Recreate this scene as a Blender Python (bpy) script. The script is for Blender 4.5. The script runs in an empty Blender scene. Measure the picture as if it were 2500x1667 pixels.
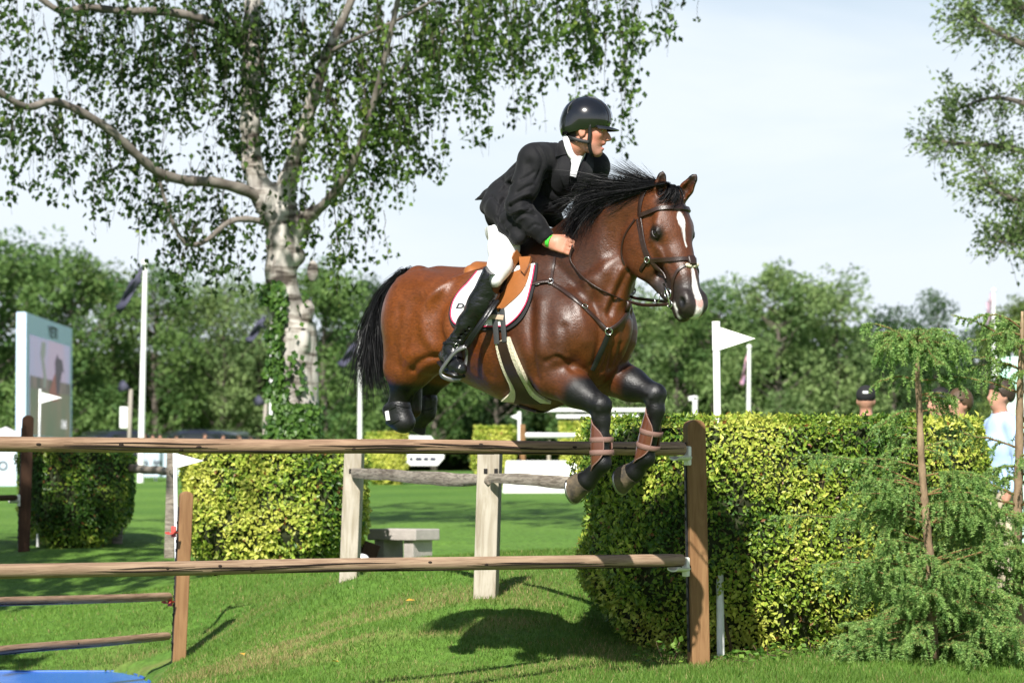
import bpy, bmesh, math, random
import numpy as np
from mathutils import Vector, Matrix

# ---------------------------------------------------------------- camera, sky, sun, exposure
S = bpy.context.scene
FPX, CX, CY, HORIZON = 8333.33, 1250.0, 833.5, 1181.0      # 120 mm lens on a 36 mm sensor, in photo pixels
CAM = np.array([0.0, 0.0, 0.94])
PITCH = math.atan((HORIZON - CY) / FPX)
cam = bpy.data.objects.new('camera', bpy.data.cameras.new('camera'))
S.collection.objects.link(cam)
cam.location = CAM
cam.rotation_euler = (math.pi / 2 + PITCH, 0, 0)
cam.data.lens = 120.0
cam.data.sensor_width = 36.0
cam.data.clip_start = 0.5
cam.data.clip_end = 6000.0
cam.data.dof.use_dof = True
cam.data.dof.focus_distance = 16.9
cam.data.dof.aperture_fstop = 5.6
S.camera = cam

SUN_AZ, SUN_EL = math.radians(12.0), math.radians(40.5)    # behind the camera, a little to its left
SUN_DIR = np.array([-math.sin(SUN_AZ) * math.cos(SUN_EL), -math.cos(SUN_AZ) * math.cos(SUN_EL), math.sin(SUN_EL)])
sun = bpy.data.objects.new('sun', bpy.data.lights.new('sun', 'SUN'))
S.collection.objects.link(sun)
sun.data.energy = 4.7
sun.data.angle = math.radians(0.55)
sun.data.color = (1.0, 0.955, 0.88)
sun.rotation_euler = Vector(SUN_DIR.tolist()).to_track_quat('Z', 'Y').to_euler()
sun.location = (-8, -20, 20)

world = bpy.data.worlds.new('World')
S.world = world
world.use_nodes = True
wn, wl = world.node_tree.nodes, world.node_tree.links
wn.clear()
w_out = wn.new('ShaderNodeOutputWorld')
w_bg = wn.new('ShaderNodeBackground')
w_bg.inputs['Strength'].default_value = 0.060
w_sky = wn.new('ShaderNodeTexSky')
w_sky.sky_type = 'NISHITA'
w_sky.sun_disc = False
w_sky.sun_elevation = SUN_EL
w_sky.sun_rotation = math.pi + SUN_AZ
w_sky.air_density = 1.0
w_sky.dust_density = 0.7
w_sky.ozone_density = 1.4
# soft high cloud over the whole dome, laid out by direction
w_tc = wn.new('ShaderNodeTexCoord')
w_map = wn.new('ShaderNodeMapping')
w_map.inputs['Scale'].default_value = (2.2, 2.2, 9.0)
w_map.inputs['Location'].default_value = (0.35, 0.0, 0.62)
w_n1 = wn.new('ShaderNodeTexNoise')
w_n1.inputs['Scale'].default_value = 2.1
w_n1.inputs['Detail'].default_value = 7.0
w_n1.inputs['Roughness'].default_value = 0.5
w_n1.inputs['Distortion'].default_value = 0.3
w_ramp = wn.new('ShaderNodeValToRGB')
w_ramp.color_ramp.elements[0].position = 0.39
w_ramp.color_ramp.elements[0].color = (0.50, 0.50, 0.50, 1)
w_ramp.color_ramp.elements[1].position = 0.58
w_ramp.color_ramp.elements[1].color = (0.97, 0.97, 0.97, 1)
w_mix = wn.new('ShaderNodeMix')
w_mix.data_type = 'RGBA'
w_mix.inputs[7].default_value = (8.5, 9.25, 10.1, 1)
wl.new(w_tc.outputs['Generated'], w_map.inputs['Vector'])
wl.new(w_map.outputs[0], w_n1.inputs['Vector'])
wl.new(w_n1.outputs['Fac'], w_ramp.inputs['Fac'])
# thin cloud looks denser towards the horizon, where one looks through more of it
w_sep = wn.new('ShaderNodeSeparateXYZ')
w_el = wn.new('ShaderNodeMapRange')
w_el.interpolation_type = 'SMOOTHSTEP'
w_el.inputs[1].default_value = 0.10; w_el.inputs[2].default_value = 0.55
w_el.inputs[3].default_value = 1.0; w_el.inputs[4].default_value = 0.10
w_mul = wn.new('ShaderNodeMath'); w_mul.operation = 'MULTIPLY'
wl.new(w_tc.outputs['Generated'], w_sep.inputs[0]); wl.new(w_sep.outputs['Z'], w_el.inputs[0])
wl.new(w_ramp.outputs['Color'], w_mul.inputs[0]); wl.new(w_el.outputs[0], w_mul.inputs[1])
wl.new(w_mul.outputs[0], w_mix.inputs[0])
wl.new(w_sky.outputs['Color'], w_mix.inputs[6])
wl.new(w_mix.outputs[2], w_bg.inputs['Color'])
wl.new(w_bg.outputs[0], w_out.inputs['Surface'])

S.view_settings.view_transform = 'Standard'
S.view_settings.look = 'None'
S.view_settings.exposure = 0.84
S.view_settings.gamma = 1.0
S.view_settings.use_curve_mapping = False
S.cycles.use_denoising = True
S.cycles.max_bounces = 6
S.cycles.transparent_max_bounces = 6
S.cycles.use_adaptive_sampling = True
S.cycles.adaptive_threshold = 0.02

# ---------------------------------------------------------------- helpers
rng = np.random.default_rng(11)
random.seed(5)
V3 = lambda *a: np.array(a, dtype=float)

def P(px, py, D):
    """the point of the place seen at photo pixel (px, py), D metres in front of the camera"""
    u, v = (px - CX) / FPX, (CY - py) / FPX
    d = np.array([u, math.cos(PITCH) - v * math.sin(PITCH), math.sin(PITCH) + v * math.cos(PITCH)])
    return CAM + d * (D / d[1])

def ray(px, py):
    return P(px, py, 1.0) - CAM

def link(o, parent=None):
    S.collection.objects.link(o)
    if parent is not None:
        o.parent = parent
    return o

def tag(o, label=None, category=None, group=None, kind=None):
    if label: o['label'] = label
    if category: o['category'] = category
    if group: o['group'] = group
    if kind: o['kind'] = kind
    return o

def empty(name, loc=(0, 0, 0), rz=0.0):
    o = bpy.data.objects.new(name, None)
    o.location = loc
    o.rotation_euler = (0, 0, rz)
    o.empty_display_size = 0.2
    return link(o)

def fast_mesh(name, verts, loops, sizes, smooth=True):
    """mesh from flat numpy arrays: verts (n,3), loops (flat indices), sizes (per face)"""
    me = bpy.data.meshes.new(name)
    verts = np.asarray(verts, dtype=np.float32)
    loops = np.asarray(loops, dtype=np.int32).ravel()
    sizes = np.asarray(sizes, dtype=np.int32)
    me.vertices.add(len(verts))
    me.vertices.foreach_set('co', verts.ravel())
    me.loops.add(len(loops))
    me.loops.foreach_set('vertex_index', loops)
    me.polygons.add(len(sizes))
    starts = np.concatenate([[0], np.cumsum(sizes)[:-1]]).astype(np.int32)
    me.polygons.foreach_set('loop_start', starts)
    me.polygons.foreach_set('loop_total', sizes)
    me.polygons.foreach_set('use_smooth', np.full(len(sizes), smooth))
    me.update(calc_edges=True)
    me.validate()
    return me

def color_attr(me, cols, name='tint'):
    a = me.color_attributes.new(name, 'FLOAT_COLOR', 'POINT')
    c = np.ones((len(me.vertices), 4), dtype=np.float32)
    c[:, :3] = cols
    a.data.foreach_set('color', c.ravel())

def mesh_obj(name, me, mat, parent=None):
    o = bpy.data.objects.new(name, me)
    if mat is not None:
        me.materials.clear()
        me.materials.append(mat)
    return link(o, parent)

class MB:
    """collects shapes into one mesh"""
    def __init__(s):
        s.v, s.f = [], []
    def add(s, vs, fs):
        b = len(s.v)
        s.v += [tuple(map(float, p)) for p in vs]
        s.f += [tuple(b + i for i in f) for f in fs]
        return s
    def box(s, c, d, R=None, bevel=0.0):
        """box of size d at c (chamfered vertical and horizontal edges when bevel > 0)"""
        c = np.array(c, float); h = np.array(d, float) / 2
        R = np.eye(3) if R is None else np.array(R, float)
        if bevel <= 0:
            vs = [c + R @ (np.array([x, y, z]) * h) for z in (-1, 1) for y in (-1, 1) for x in (-1, 1)]
            return s.add(vs, [(0, 2, 3, 1), (4, 5, 7, 6), (0, 1, 5, 4), (2, 6, 7, 3), (0, 4, 6, 2), (1, 3, 7, 5)])
        bm = bmesh.new()
        bmesh.ops.create_cube(bm, size=1.0)
        for v in bm.verts:
            v.co = Vector((v.co.x * d[0], v.co.y * d[1], v.co.z * d[2]))
        bmesh.ops.bevel(bm, geom=bm.edges[:], offset=bevel, segments=2, profile=0.5, affect='EDGES')
        bm.verts.index_update()
        vs = [c + R @ np.array(v.co) for v in bm.verts]
        fs = [tuple(v.index for v in f.verts) for f in bm.faces]
        bm.free()
        return s.add(vs, fs)
    def tube(s, pts, rad, n=8, caps=True, flat=None, up=None):
        """tube along pts; rad scalar or list; flat=(a,b) ellipse factors; up keeps the frame steady"""
        pts = [np.array(p, float) for p in pts]
        rad = [rad] * len(pts) if np.isscalar(rad) else list(rad)
        ref = np.array(up if up is not None else (0, 0, 1), float)
        rings = []
        side = None
        for i, p in enumerate(pts):
            t = pts[min(i + 1, len(pts) - 1)] - pts[max(i - 1, 0)]
            t = t / (np.linalg.norm(t) + 1e-9)
            if side is None or up is not None:
                side = np.cross(t, ref)
                if np.linalg.norm(side) < 1e-4: side = np.cross(t, (1, 0, 0.01))
            side = side - t * (side @ t)
            side = side / (np.linalg.norm(side) + 1e-9)
            u2 = np.cross(side, t)
            fa, fb = flat or (1, 1)
            rings.append([p + rad[i] * (math.cos(2 * math.pi * k / n) * side * fa + math.sin(2 * math.pi * k / n) * u2 * fb) for k in range(n)])
        vs = [q for r in rings for q in r]
        fs = []
        for i in range(len(pts) - 1):
            for k in range(n):
                fs.append((i * n + k, i * n + (k + 1) % n, (i + 1) * n + (k + 1) % n, (i + 1) * n + k))
        if caps:
            fs.append(tuple(range(n - 1, -1, -1)))
            fs.append(tuple((len(pts) - 1) * n + k for k in range(n)))
        return s.add(vs, fs)
    def prism(s, outline, axis):
        """closed outline (3D points) extruded by the vector axis"""
        o = [np.array(p, float) for p in outline]; a = np.array(axis, float); n = len(o)
        return s.add(o + [p + a for p in o], [tuple(range(n - 1, -1, -1)), tuple(range(n, 2 * n))] + [(i, (i + 1) % n, n + (i + 1) % n, n + i) for i in range(n)])
    def ball(s, c, r, nu=12, nv=8, R=None):
        c = np.array(c, float); r = np.array([r] * 3 if np.isscalar(r) else r, float)
        R = np.eye(3) if R is None else R
        vs = [c + R @ (r * np.array([0, 0, -1]))]
        for j in range(1, nv):
            th = -math.pi / 2 + math.pi * j / nv
            for i in range(nu):
                ph = 2 * math.pi * i / nu
                vs.append(c + R @ (r * np.array([math.cos(th) * math.cos(ph), math.cos(th) * math.sin(ph), math.sin(th)])))
        vs.append(c + R @ (r * np.array([0, 0, 1])))
        fs = [(0, 1 + (i + 1) % nu, 1 + i) for i in range(nu)]
        for j in range(nv - 2):
            for i in range(nu):
                a = 1 + j * nu; fs.append((a + i, a + (i + 1) % nu, a + nu + (i + 1) % nu, a + nu + i))
        l = len(vs) - 1; a = 1 + (nv - 2) * nu
        fs += [(l, a + i, a + (i + 1) % nu) for i in range(nu)]
        return s.add(vs, fs)
    def build(s, name, mat, parent=None, smooth=False, angle=None):
        me = bpy.data.meshes.new(name)
        me.from_pydata(s.v, [], s.f)
        if smooth: me.polygons.foreach_set('use_smooth', np.full(len(me.polygons), True))
        me.update()
        if smooth and angle:
            bm = bmesh.new(); bm.from_mesh(me)
            for e in bm.edges:
                if len(e.link_faces) == 2 and e.calc_face_angle(0) > math.radians(angle): e.smooth = False
            bm.to_mesh(me); bm.free()
        return mesh_obj(name, me, mat, parent)

def spline(pts, n):
    """Catmull-Rom through pts (any dimension), n points in all"""
    p = np.array(pts, float)
    p = np.vstack([2 * p[0] - p[1], p, 2 * p[-1] - p[-2]])
    m = len(p) - 3
    out = []
    for x in np.linspace(0, m, n):
        i = min(int(x), m - 1); t = x - i
        a, b, c, d = p[i:i + 4]
        out.append(0.5 * (2 * b + (c - a) * t + (2 * a - 5 * b + 4 * c - d) * t * t + (3 * b - a - 3 * c + d) * t ** 3))
    return np.array(out)

def unit(v):
    v = np.array(v, float)
    return v / (np.linalg.norm(v) + 1e-12)

def frame(x, z=(0, 0, 1)):
    """rotation whose columns are x, y, z with x kept"""
    x = unit(x); y = unit(np.cross(z, x)); return np.column_stack([x, y, np.cross(x, y)])

# ---------------------------------------------------------------- signed-distance modelling for bodies
class Field:
    def __init__(s, lo, hi, h):
        s.lo, s.h = np.array(lo, float), h
        s.n = np.ceil((np.array(hi) - s.lo) / h).astype(int) + 1
        s.d = np.full(s.n, 1.0, dtype=np.float32)
        s.ax = [(s.lo[i] + h * np.arange(s.n[i])).astype(np.float32) for i in range(3)]
    def box(s, lo, hi):
        a = np.clip(np.floor((np.array(lo) - s.lo) / s.h).astype(int), 0, s.n)
        b = np.clip(np.ceil((np.array(hi) - s.lo) / s.h).astype(int) + 1, 0, s.n)
        return tuple(slice(a[i], b[i]) for i in range(3))
    def grid(s, sl):
        return s.ax[0][sl[0]][:, None, None], s.ax[1][sl[1]][None, :, None], s.ax[2][sl[2]][None, None, :]
    def put(s, sl, d, k, op):
        f = s.d[sl]
        if f.size == 0: return
        if op == 'add':
            if k <= 0: s.d[sl] = np.minimum(f, d)
            else:
                h = np.maximum(k - np.abs(f - d), 0) / k
                s.d[sl] = np.minimum(f, d) - h * h * (k / 4)
        else:
            d = -d
            if k <= 0: s.d[sl] = np.maximum(f, d)
            else:
                h = np.maximum(k - np.abs(f - d), 0) / k
                s.d[sl] = np.maximum(f, d) + h * h * (k / 4)
    def cone(s, a, b, ra, rb, k=0.03, asp=1.0, n=None, op='add'):
        """tapered capsule; asp scales its width along n"""
        a, b = np.array(a, float), np.array(b, float)
        m = max(ra, rb) * max(asp, 1) + k + 2 * s.h
        sl = s.box(np.minimum(a, b) - m, np.maximum(a, b) + m)
        X, Y, Z = s.grid(sl)
        ab = b - a; L2 = ab @ ab + 1e-12
        x, y, z = X - np.float32(a[0]), Y - np.float32(a[1]), Z - np.float32(a[2])
        t = np.clip((x * np.float32(ab[0]) + y * np.float32(ab[1]) + z * np.float32(ab[2])) / np.float32(L2), 0, 1)
        x, y, z = x - t * np.float32(ab[0]), y - t * np.float32(ab[1]), z - t * np.float32(ab[2])
        r = ra + t * (rb - ra)
        q = x * x + y * y + z * z
        if asp != 1.0:
            n = unit((0, 1, 0) if n is None else n)
            c = x * np.float32(n[0]) + y * np.float32(n[1]) + z * np.float32(n[2])
            q = q + c * c * np.float32(1 / asp ** 2 - 1)
            d = (np.sqrt(np.maximum(q, 0)) - r) * min(1.0, asp)
        else:
            d = np.sqrt(q) - r
        s.put(sl, d.astype(np.float32), k, op)
        return s
    def chain(s, pts, rads, k=0.03, asp=1.0, n=None, op='add'):
        for i in range(len(pts) - 1):
            s.cone(pts[i], pts[i + 1], rads[i], rads[i + 1], k, asp, n, op)
        return s
    def ell(s, c, r, k=0.03, R=None, op='add'):
        c, r = np.array(c, float), np.array(r, float)
        R = np.eye(3) if R is None else np.array(R, float)
        ext = np.sqrt(((R * r[None, :]) ** 2).sum(1)) + k + 2 * s.h
        sl = s.box(c - ext, c + ext)
        X, Y, Z = s.grid(sl)
        x, y, z = X - np.float32(c[0]), Y - np.float32(c[1]), Z - np.float32(c[2])
        q1 = q2 = 0
        for i in range(3):
            l = (x * np.float32(R[0, i]) + y * np.float32(R[1, i]) + z * np.float32(R[2, i])) * np.float32(1 / r[i])
            q1 = q1 + l * l
            l = l * np.float32(1 / r[i]); q2 = q2 + l * l
        k0 = np.sqrt(q1); k1 = np.sqrt(q2) + 1e-6
        d = k0 * (k0 - 1) / k1
        s.put(sl, d.astype(np.float32), k, op)
        return s
    def half(s, p, n, k=0.0):
        """cut away everything on the side of p that n points to"""
        n = unit(n)
        sl = (slice(None),) * 3
        X, Y, Z = s.grid(sl)
        d = (X - p[0]) * np.float32(n[0]) + (Y - p[1]) * np.float32(n[1]) + (Z - p[2]) * np.float32(n[2])
        s.put(sl, (-d).astype(np.float32), k, 'sub')
        return s
    def surface(s, smooth=2):
        d = s.d
        ins = d < 0
        def corner(a, i, j, k):
            return a[i:a.shape[0] - 1 + i, j:a.shape[1] - 1 + j, k:a.shape[2] - 1 + k]
        cnt = np.zeros(np.array(d.shape) - 1, dtype=np.int8)
        for i in (0, 1):
            for j in (0, 1):
                for k in (0, 1): cnt += corner(ins, i, j, k)
        act = (cnt > 0) & (cnt < 8)
        ci = np.argwhere(act)
        idx = np.full(act.shape, -1, dtype=np.int32)
        idx[act] = np.arange(len(ci))
        acc = np.zeros((len(ci), 3)); num = np.zeros(len(ci))
        cs = [(i, j, k) for i in (0, 1) for j in (0, 1) for k in (0, 1)]
        val = {c: d[ci[:, 0] + c[0], ci[:, 1] + c[1], ci[:, 2] + c[2]] for c in cs}
        for c in cs:
            for ax in range(3):
                if c[ax]: continue
                e = list(c); e[ax] = 1; e = tuple(e)
                va, vb = val[c], val[e]
                m = (va < 0) != (vb < 0)
                t = np.where(m, va / np.where(m, va - vb, 1), 0)
                p = np.array(c, float)[None, :].repeat(len(ci), 0); p[:, ax] = t
                acc += p * m[:, None]; num += m
        v = (ci + acc / num[:, None]) * s.h + s.lo
        quads = []
        for ax in range(3):
            b, c = [(1, 2), (2, 0), (0, 1)][ax]
            sa = [slice(None)] * 3; sb = [slice(None)] * 3
            sa[ax] = slice(0, -1); sb[ax] = slice(1, None)
            A, B = ins[tuple(sa)], ins[tuple(sb)]
            for m, flip in ((A & ~B, False), (~A & B, True)):
                e = np.argwhere(m)
                e = e[(e[:, b] > 0) & (e[:, c] > 0) & (e[:, b] < d.shape[b] - 1) & (e[:, c] < d.shape[c] - 1)]
                o = []
                for db, dc in ((1, 1), (0, 1), (0, 0), (1, 0)):
                    q = e.copy(); q[:, b] -= db; q[:, c] -= dc
                    o.append(idx[q[:, 0], q[:, 1], q[:, 2]])
                o = np.stack(o, 1)
                if flip: o = o[:, ::-1]
                quads.append(o)
        f = np.vstack(quads)
        f = f[(f >= 0).all(1)]
        for _ in range(smooth):
            sm = np.zeros_like(v); w = np.zeros(len(v))
            for i in range(4):
                a, b2 = f[:, i], f[:, (i + 1) % 4]
                for q in range(3):
                    sm[:, q] += np.bincount(a, v[b2, q], len(v)) + np.bincount(b2, v[a, q], len(v))
                w += np.bincount(a, minlength=len(v)) + np.bincount(b2, minlength=len(v))
            v = v * 0.5 + 0.5 * sm / np.maximum(w, 1)[:, None]
        return v, f
    def mesh(s, name, smooth=2):
        v, f = s.surface(smooth)
        return fast_mesh(name, v, f.ravel(), np.full(len(f), 4)), v

def near(v, a, b=None):
    """distance of the points v to the point a or the segment a-b"""
    a = np.array(a, float)
    if b is None: return np.linalg.norm(v - a, axis=1)
    b = np.array(b, float); ab = b - a
    t = np.clip(((v - a) @ ab) / (ab @ ab), 0, 1)
    return np.linalg.norm(v - a - t[:, None] * ab, axis=1)

def relief_lines(o, me, v, lines, caster):
    """push the surface in or out along lines given as pixel paths on its visible side: (pts, width, amount, mirrored)"""
    nm = np.empty(len(v) * 3, dtype=np.float32); me.vertices.foreach_get('normal', nm); nm = nm.reshape(-1, 3)
    rel = np.zeros(len(v))
    for pts, w, amp, mir in lines:
        q = np.array([p for p in (caster(x, y) for x, y in spline(pts, 4 * len(pts))) if p is not None])
        if len(q) < 2: continue
        for sgn in ((1, -1) if mir else (1,)):
            g = q * np.array([1, sgn, 1])
            m = np.where((v >= g.min(0) - 3 * w).all(1) & (v <= g.max(0) + 3 * w).all(1))[0]
            if len(m) == 0: continue
            d = np.min([near(v[m], g[i], g[i + 1]) for i in range(len(g) - 1)], axis=0)
            rel[m] += amp * np.exp(-(d / w) ** 2)
    v = v + nm * rel[:, None]
    me.vertices.foreach_set('co', v.astype(np.float32).ravel()); me.update()
    return v

def sstep(x, a, b):
    t = np.clip((x - a) / (b - a), 0, 1)
    return t * t * (3 - 2 * t)

def vnoise(p, scale=1.0, seed=0):
    """cheap smooth value noise on points (n,3) -> 0..1"""
    p = np.asarray(p) * scale + seed * 17.31
    i = np.floor(p).astype(np.int64); f = p - i; f = f * f * (3 - 2 * f)
    def h(q):
        x = (q[:, 0] * 374761393 + q[:, 1] * 668265263 + q[:, 2] * 2147483647 + seed * 974634) & 0xffffffff
        x = ((x ^ (x >> 13)) * 1274126177) & 0xffffffff
        return ((x ^ (x >> 16)) & 0xffff) / 65535.0
    r = 0
    for a in (0, 1):
        for b in (0, 1):
            for c in (0, 1):
                w = np.where(a, f[:, 0], 1 - f[:, 0]) * np.where(b, f[:, 1], 1 - f[:, 1]) * np.where(c, f[:, 2], 1 - f[:, 2])
                r = r + w * h(i + np.array([a, b, c]))
    return r

# ---------------------------------------------------------------- materials
def mat(name, col=(0.5, 0.5, 0.5), rough=0.6, metal=0.0, spec=0.5, var=0.0, var_scale=8.0, var_col=None, bump=0.0, bump_scale=60.0,
        attr=None, coat=0.0, sheen=0.0, transl=0.0, stretch=(1, 1, 1), rough_var=0.0, coords='Object', coat_rough=0.05):
    m = bpy.data.materials.new(name)
    m.use_nodes = True
    n, l = m.node_tree.nodes, m.node_tree.links
    b = n['Principled BSDF']
    b.inputs['Roughness'].default_value = rough
    b.inputs['Metallic'].default_value = metal
    b.inputs['Specular IOR Level'].default_value = spec
    b.inputs['Coat Weight'].default_value = coat
    b.inputs['Coat Roughness'].default_value = coat_rough
    b.inputs['Sheen Weight'].default_value = sheen
    b.inputs['Base Color'].default_value = (*col, 1)
    src = None
    if attr:
        a = n.new('ShaderNodeAttribute'); a.attribute_name = attr
        src = a.outputs['Color']
    tc = n.new('ShaderNodeTexCoord')
    mp = n.new('ShaderNodeMapping'); mp.inputs['Scale'].default_value = stretch
    l.new(tc.outputs[coords], mp.inputs['Vector'])
    if var > 0:
        nz = n.new('ShaderNodeTexNoise'); nz.inputs['Scale'].default_value = var_scale
        nz.inputs['Detail'].default_value = 6.0; nz.inputs['Roughness'].default_value = 0.6
        l.new(mp.outputs[0], nz.inputs['Vector'])
        mx = n.new('ShaderNodeMix'); mx.data_type = 'RGBA'
        rp = n.new('ShaderNodeMapRange')
        rp.inputs[1].default_value = 0.35; rp.inputs[2].default_value = 0.68
        rp.inputs[3].default_value = 0.0; rp.inputs[4].default_value = var
        l.new(nz.outputs['Fac'], rp.inputs[0]); l.new(rp.outputs[0], mx.inputs[0])
        vc = var_col if var_col is not None else tuple(c * 0.45 for c in col)
        mx.inputs[6].default_value = (*col, 1); mx.inputs[7].default_value = (*vc, 1)
        if src is not None:
            l.new(src, mx.inputs[6])
            if var_col is None:
                mu = n.new('ShaderNodeMix'); mu.data_type = 'RGBA'; mu.blend_type = 'MULTIPLY'; mu.inputs[0].default_value = 1
                mu.inputs[7].default_value = (0.5, 0.5, 0.5, 1); l.new(src, mu.inputs[6]); l.new(mu.outputs[2], mx.inputs[7])
        src = mx.outputs[2]
        if rough_var:
            rr = n.new('ShaderNodeMapRange'); rr.inputs[3].default_value = rough - rough_var; rr.inputs[4].default_value = rough + rough_var
            rr.inputs[1].default_value = 0.3; rr.inputs[2].default_value = 0.7
            l.new(nz.outputs['Fac'], rr.inputs[0]); l.new(rr.outputs[0], b.inputs['Roughness'])
    if src is not None: l.new(src, b.inputs['Base Color'])
    if bump > 0:
        nb = n.new('ShaderNodeTexNoise'); nb.inputs['Scale'].default_value = bump_scale; nb.inputs['Detail'].default_value = 4.0
        l.new(mp.outputs[0], nb.inputs['Vector'])
        bp = n.new('ShaderNodeBump'); bp.inputs['Strength'].default_value = bump; bp.inputs['Distance'].default_value = 0.01
        l.new(nb.outputs['Fac'], bp.inputs['Height']); l.new(bp.outputs[0], b.inputs['Normal'])
    if transl > 0:
        t = n.new('ShaderNodeBsdfTranslucent')
        if src is not None: l.new(src, t.inputs['Color'])
        else: t.inputs['Color'].default_value = (*col, 1)
        ms = n.new('ShaderNodeMixShader'); ms.inputs[0].default_value = transl
        out = n['Material Output']
        l.new(b.outputs[0], ms.inputs[1]); l.new(t.outputs[0], ms.inputs[2]); l.new(ms.outputs[0], out.inputs['Surface'])
    return m
# ================================================================ the ground: a grassy bank falling to a ditch, and the field behind it
def tps(pts, vals, lam=0.02):
    p = np.array(pts, float); n = len(p)
    d = np.linalg.norm(p[:, None] - p[None], axis=2)
    K = np.where(d > 0, d * d * np.log(d + 1e-9), 0) + lam * np.eye(n)
    A = np.zeros((n + 3, n + 3)); A[:n, :n] = K; A[:n, n] = 1; A[:n, n + 1:] = p; A[n, :n] = 1; A[n + 1:, :n] = p.T
    w = np.linalg.solve(A, np.concatenate([vals, np.zeros(3)]))
    def f(x, y):
        x, y = np.asarray(x, float), np.asarray(y, float)
        r = w[n] + w[n + 1] * x + w[n + 2] * y
        for i in range(n):
            q = (x - p[i, 0]) ** 2 + (y - p[i, 1]) ** 2
            r = r + w[i] * 0.5 * q * np.log(q + 1e-12)
        return r
    return f
gp = []
def G(px, py, D): q = P(px, py, D); gp.append((q[0], q[1], q[2]))
# right foreground and the foot of the big hedge
G(1700, 1622, 17.8); G(2260, 1590, 18.0); G(2600, 1600, 18.0); G(1950, 1650, 16.6); G(1400, 1660, 17.2); G(2500, 1680, 16.4)
gp += [(0.0, 13.5, -0.10), (3.0, 13.5, -0.02), (-3.0, 13.5, -0.45), (0.0, 11.0, -0.15)]
# crest of the bank by the split-rail posts
G(1190, 1466, 20.0); G(860, 1413, 22.0); G(1500, 1500, 19.8); G(1000, 1441, 21.0); G(1800, 1565, 19.3)
# the face of the bank
G(900, 1560, 19.2); G(650, 1600, 19.6); G(1150, 1600, 18.6); G(760, 1667, 18.2)
# ditch bottom, water and the far side of it
G(430, 1612, 22.0); G(200, 1636, 22.6); G(0, 1634, 22.8); G(-300, 1630, 23.0); G(380, 1660, 20.6); G(100, 1700, 20.5); G(-200, 1700, 20.2)
G(150, 1480, 26.0); G(0, 1500, 25.6); G(350, 1440, 26.0); G(-300, 1480, 26)
G(60, 1345, 30.0); G(200, 1335, 30.5); G(-200, 1350, 30.0)
G(560, 1400, 25.5); G(750, 1395, 25.8); G(460, 1380, 28.0)
# the field behind
G(1000, 1375, 27.0); G(1300, 1360, 28.0); G(1600, 1380, 26.0); G(2200, 1480, 26.0); G(2600, 1480, 26.0)
G(400, 1270, 36.0); G(900, 1270, 38.0); G(1400, 1265, 38.0); G(2400, 1280, 38.0); G(-200, 1270, 38)
G(200, 1180, 62.0); G(1000, 1155, 68.0); G(1600, 1150, 70.0); G(2500, 1160, 70.0); G(-400, 1180, 66)
gp += [(-30, 60, 0.6), (30, 60, 0.7), (-30, 30, 0.15), (30, 30, 0.1), (0, 95, 1.25), (-45, 95, 1.15), (45, 95, 1.25)]
gp = np.array(gp)
_bank = tps(gp[:, :2], gp[:, 2], 0.05)
def ground_z(x, y):
    x, y = np.asarray(x, float), np.asarray(y, float)
    z = _bank(np.clip(x, -45, 45), np.clip(y, 10.5, 95))
    far = sstep(y, 88, 125)
    z = z * (1 - far) + 1.25 * far
    lim = np.interp(y, [18.2, 18.4, 20, 21.2, 22.0, 22.55], [-9, -2.03, -2.04, -2.23, -2.39, -2.6])
    pool = sstep(lim - x, -0.03, 0.10) * sstep(y, 18.3, 18.5) * (1 - sstep(y, 22.5, 22.62))
    return np.where(pool > 0, np.minimum(z, z * (1 - pool) + (-0.42) * pool), z)

def grid_axis(cuts):
    out = []
    for a, b, h in cuts: out += list(np.arange(a, b, h))
    return np.array(out + [cuts[-1][1]])
gx = grid_axis([(-2500, -300, 200), (-300, -60, 30), (-60, -14, 4), (-14, -6, 0.5), (-6, 6, 0.09), (6, 14, 0.5), (14, 60, 4), (60, 300, 30), (300, 2500, 200)])
gy = grid_axis([(-400, -40, 40), (-40, 8, 6), (8, 15, 0.5), (15, 32, 0.09), (32, 60, 0.5), (60, 130, 3), (130, 400, 30), (400, 4000, 300)])
XX, YY = np.meshgrid(gx, gy, indexing='ij')
ZZ = ground_z(XX, YY)
fine = (np.abs(XX) < 8) & (YY > 14) & (YY < 34)
pp = np.stack([XX.ravel(), YY.ravel(), np.zeros(XX.size)], 1)
ZZ = ZZ + fine * ((vnoise(pp, 1.6, 4).reshape(XX.shape) - 0.5) * 0.05 + (vnoise(pp, 5.0, 5).reshape(XX.shape) - 0.5) * 0.018)
nx_, ny_ = XX.shape
idx = np.arange(nx_ * ny_).reshape(nx_, ny_)
quads = np.stack([idx[:-1, :-1], idx[1:, :-1], idx[1:, 1:], idx[:-1, 1:]], -1).reshape(-1, 4)
me = fast_mesh('ground', np.stack([XX.ravel(), YY.ravel(), ZZ.ravel()], 1), quads.ravel(), np.full(len(quads), 4))

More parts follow.
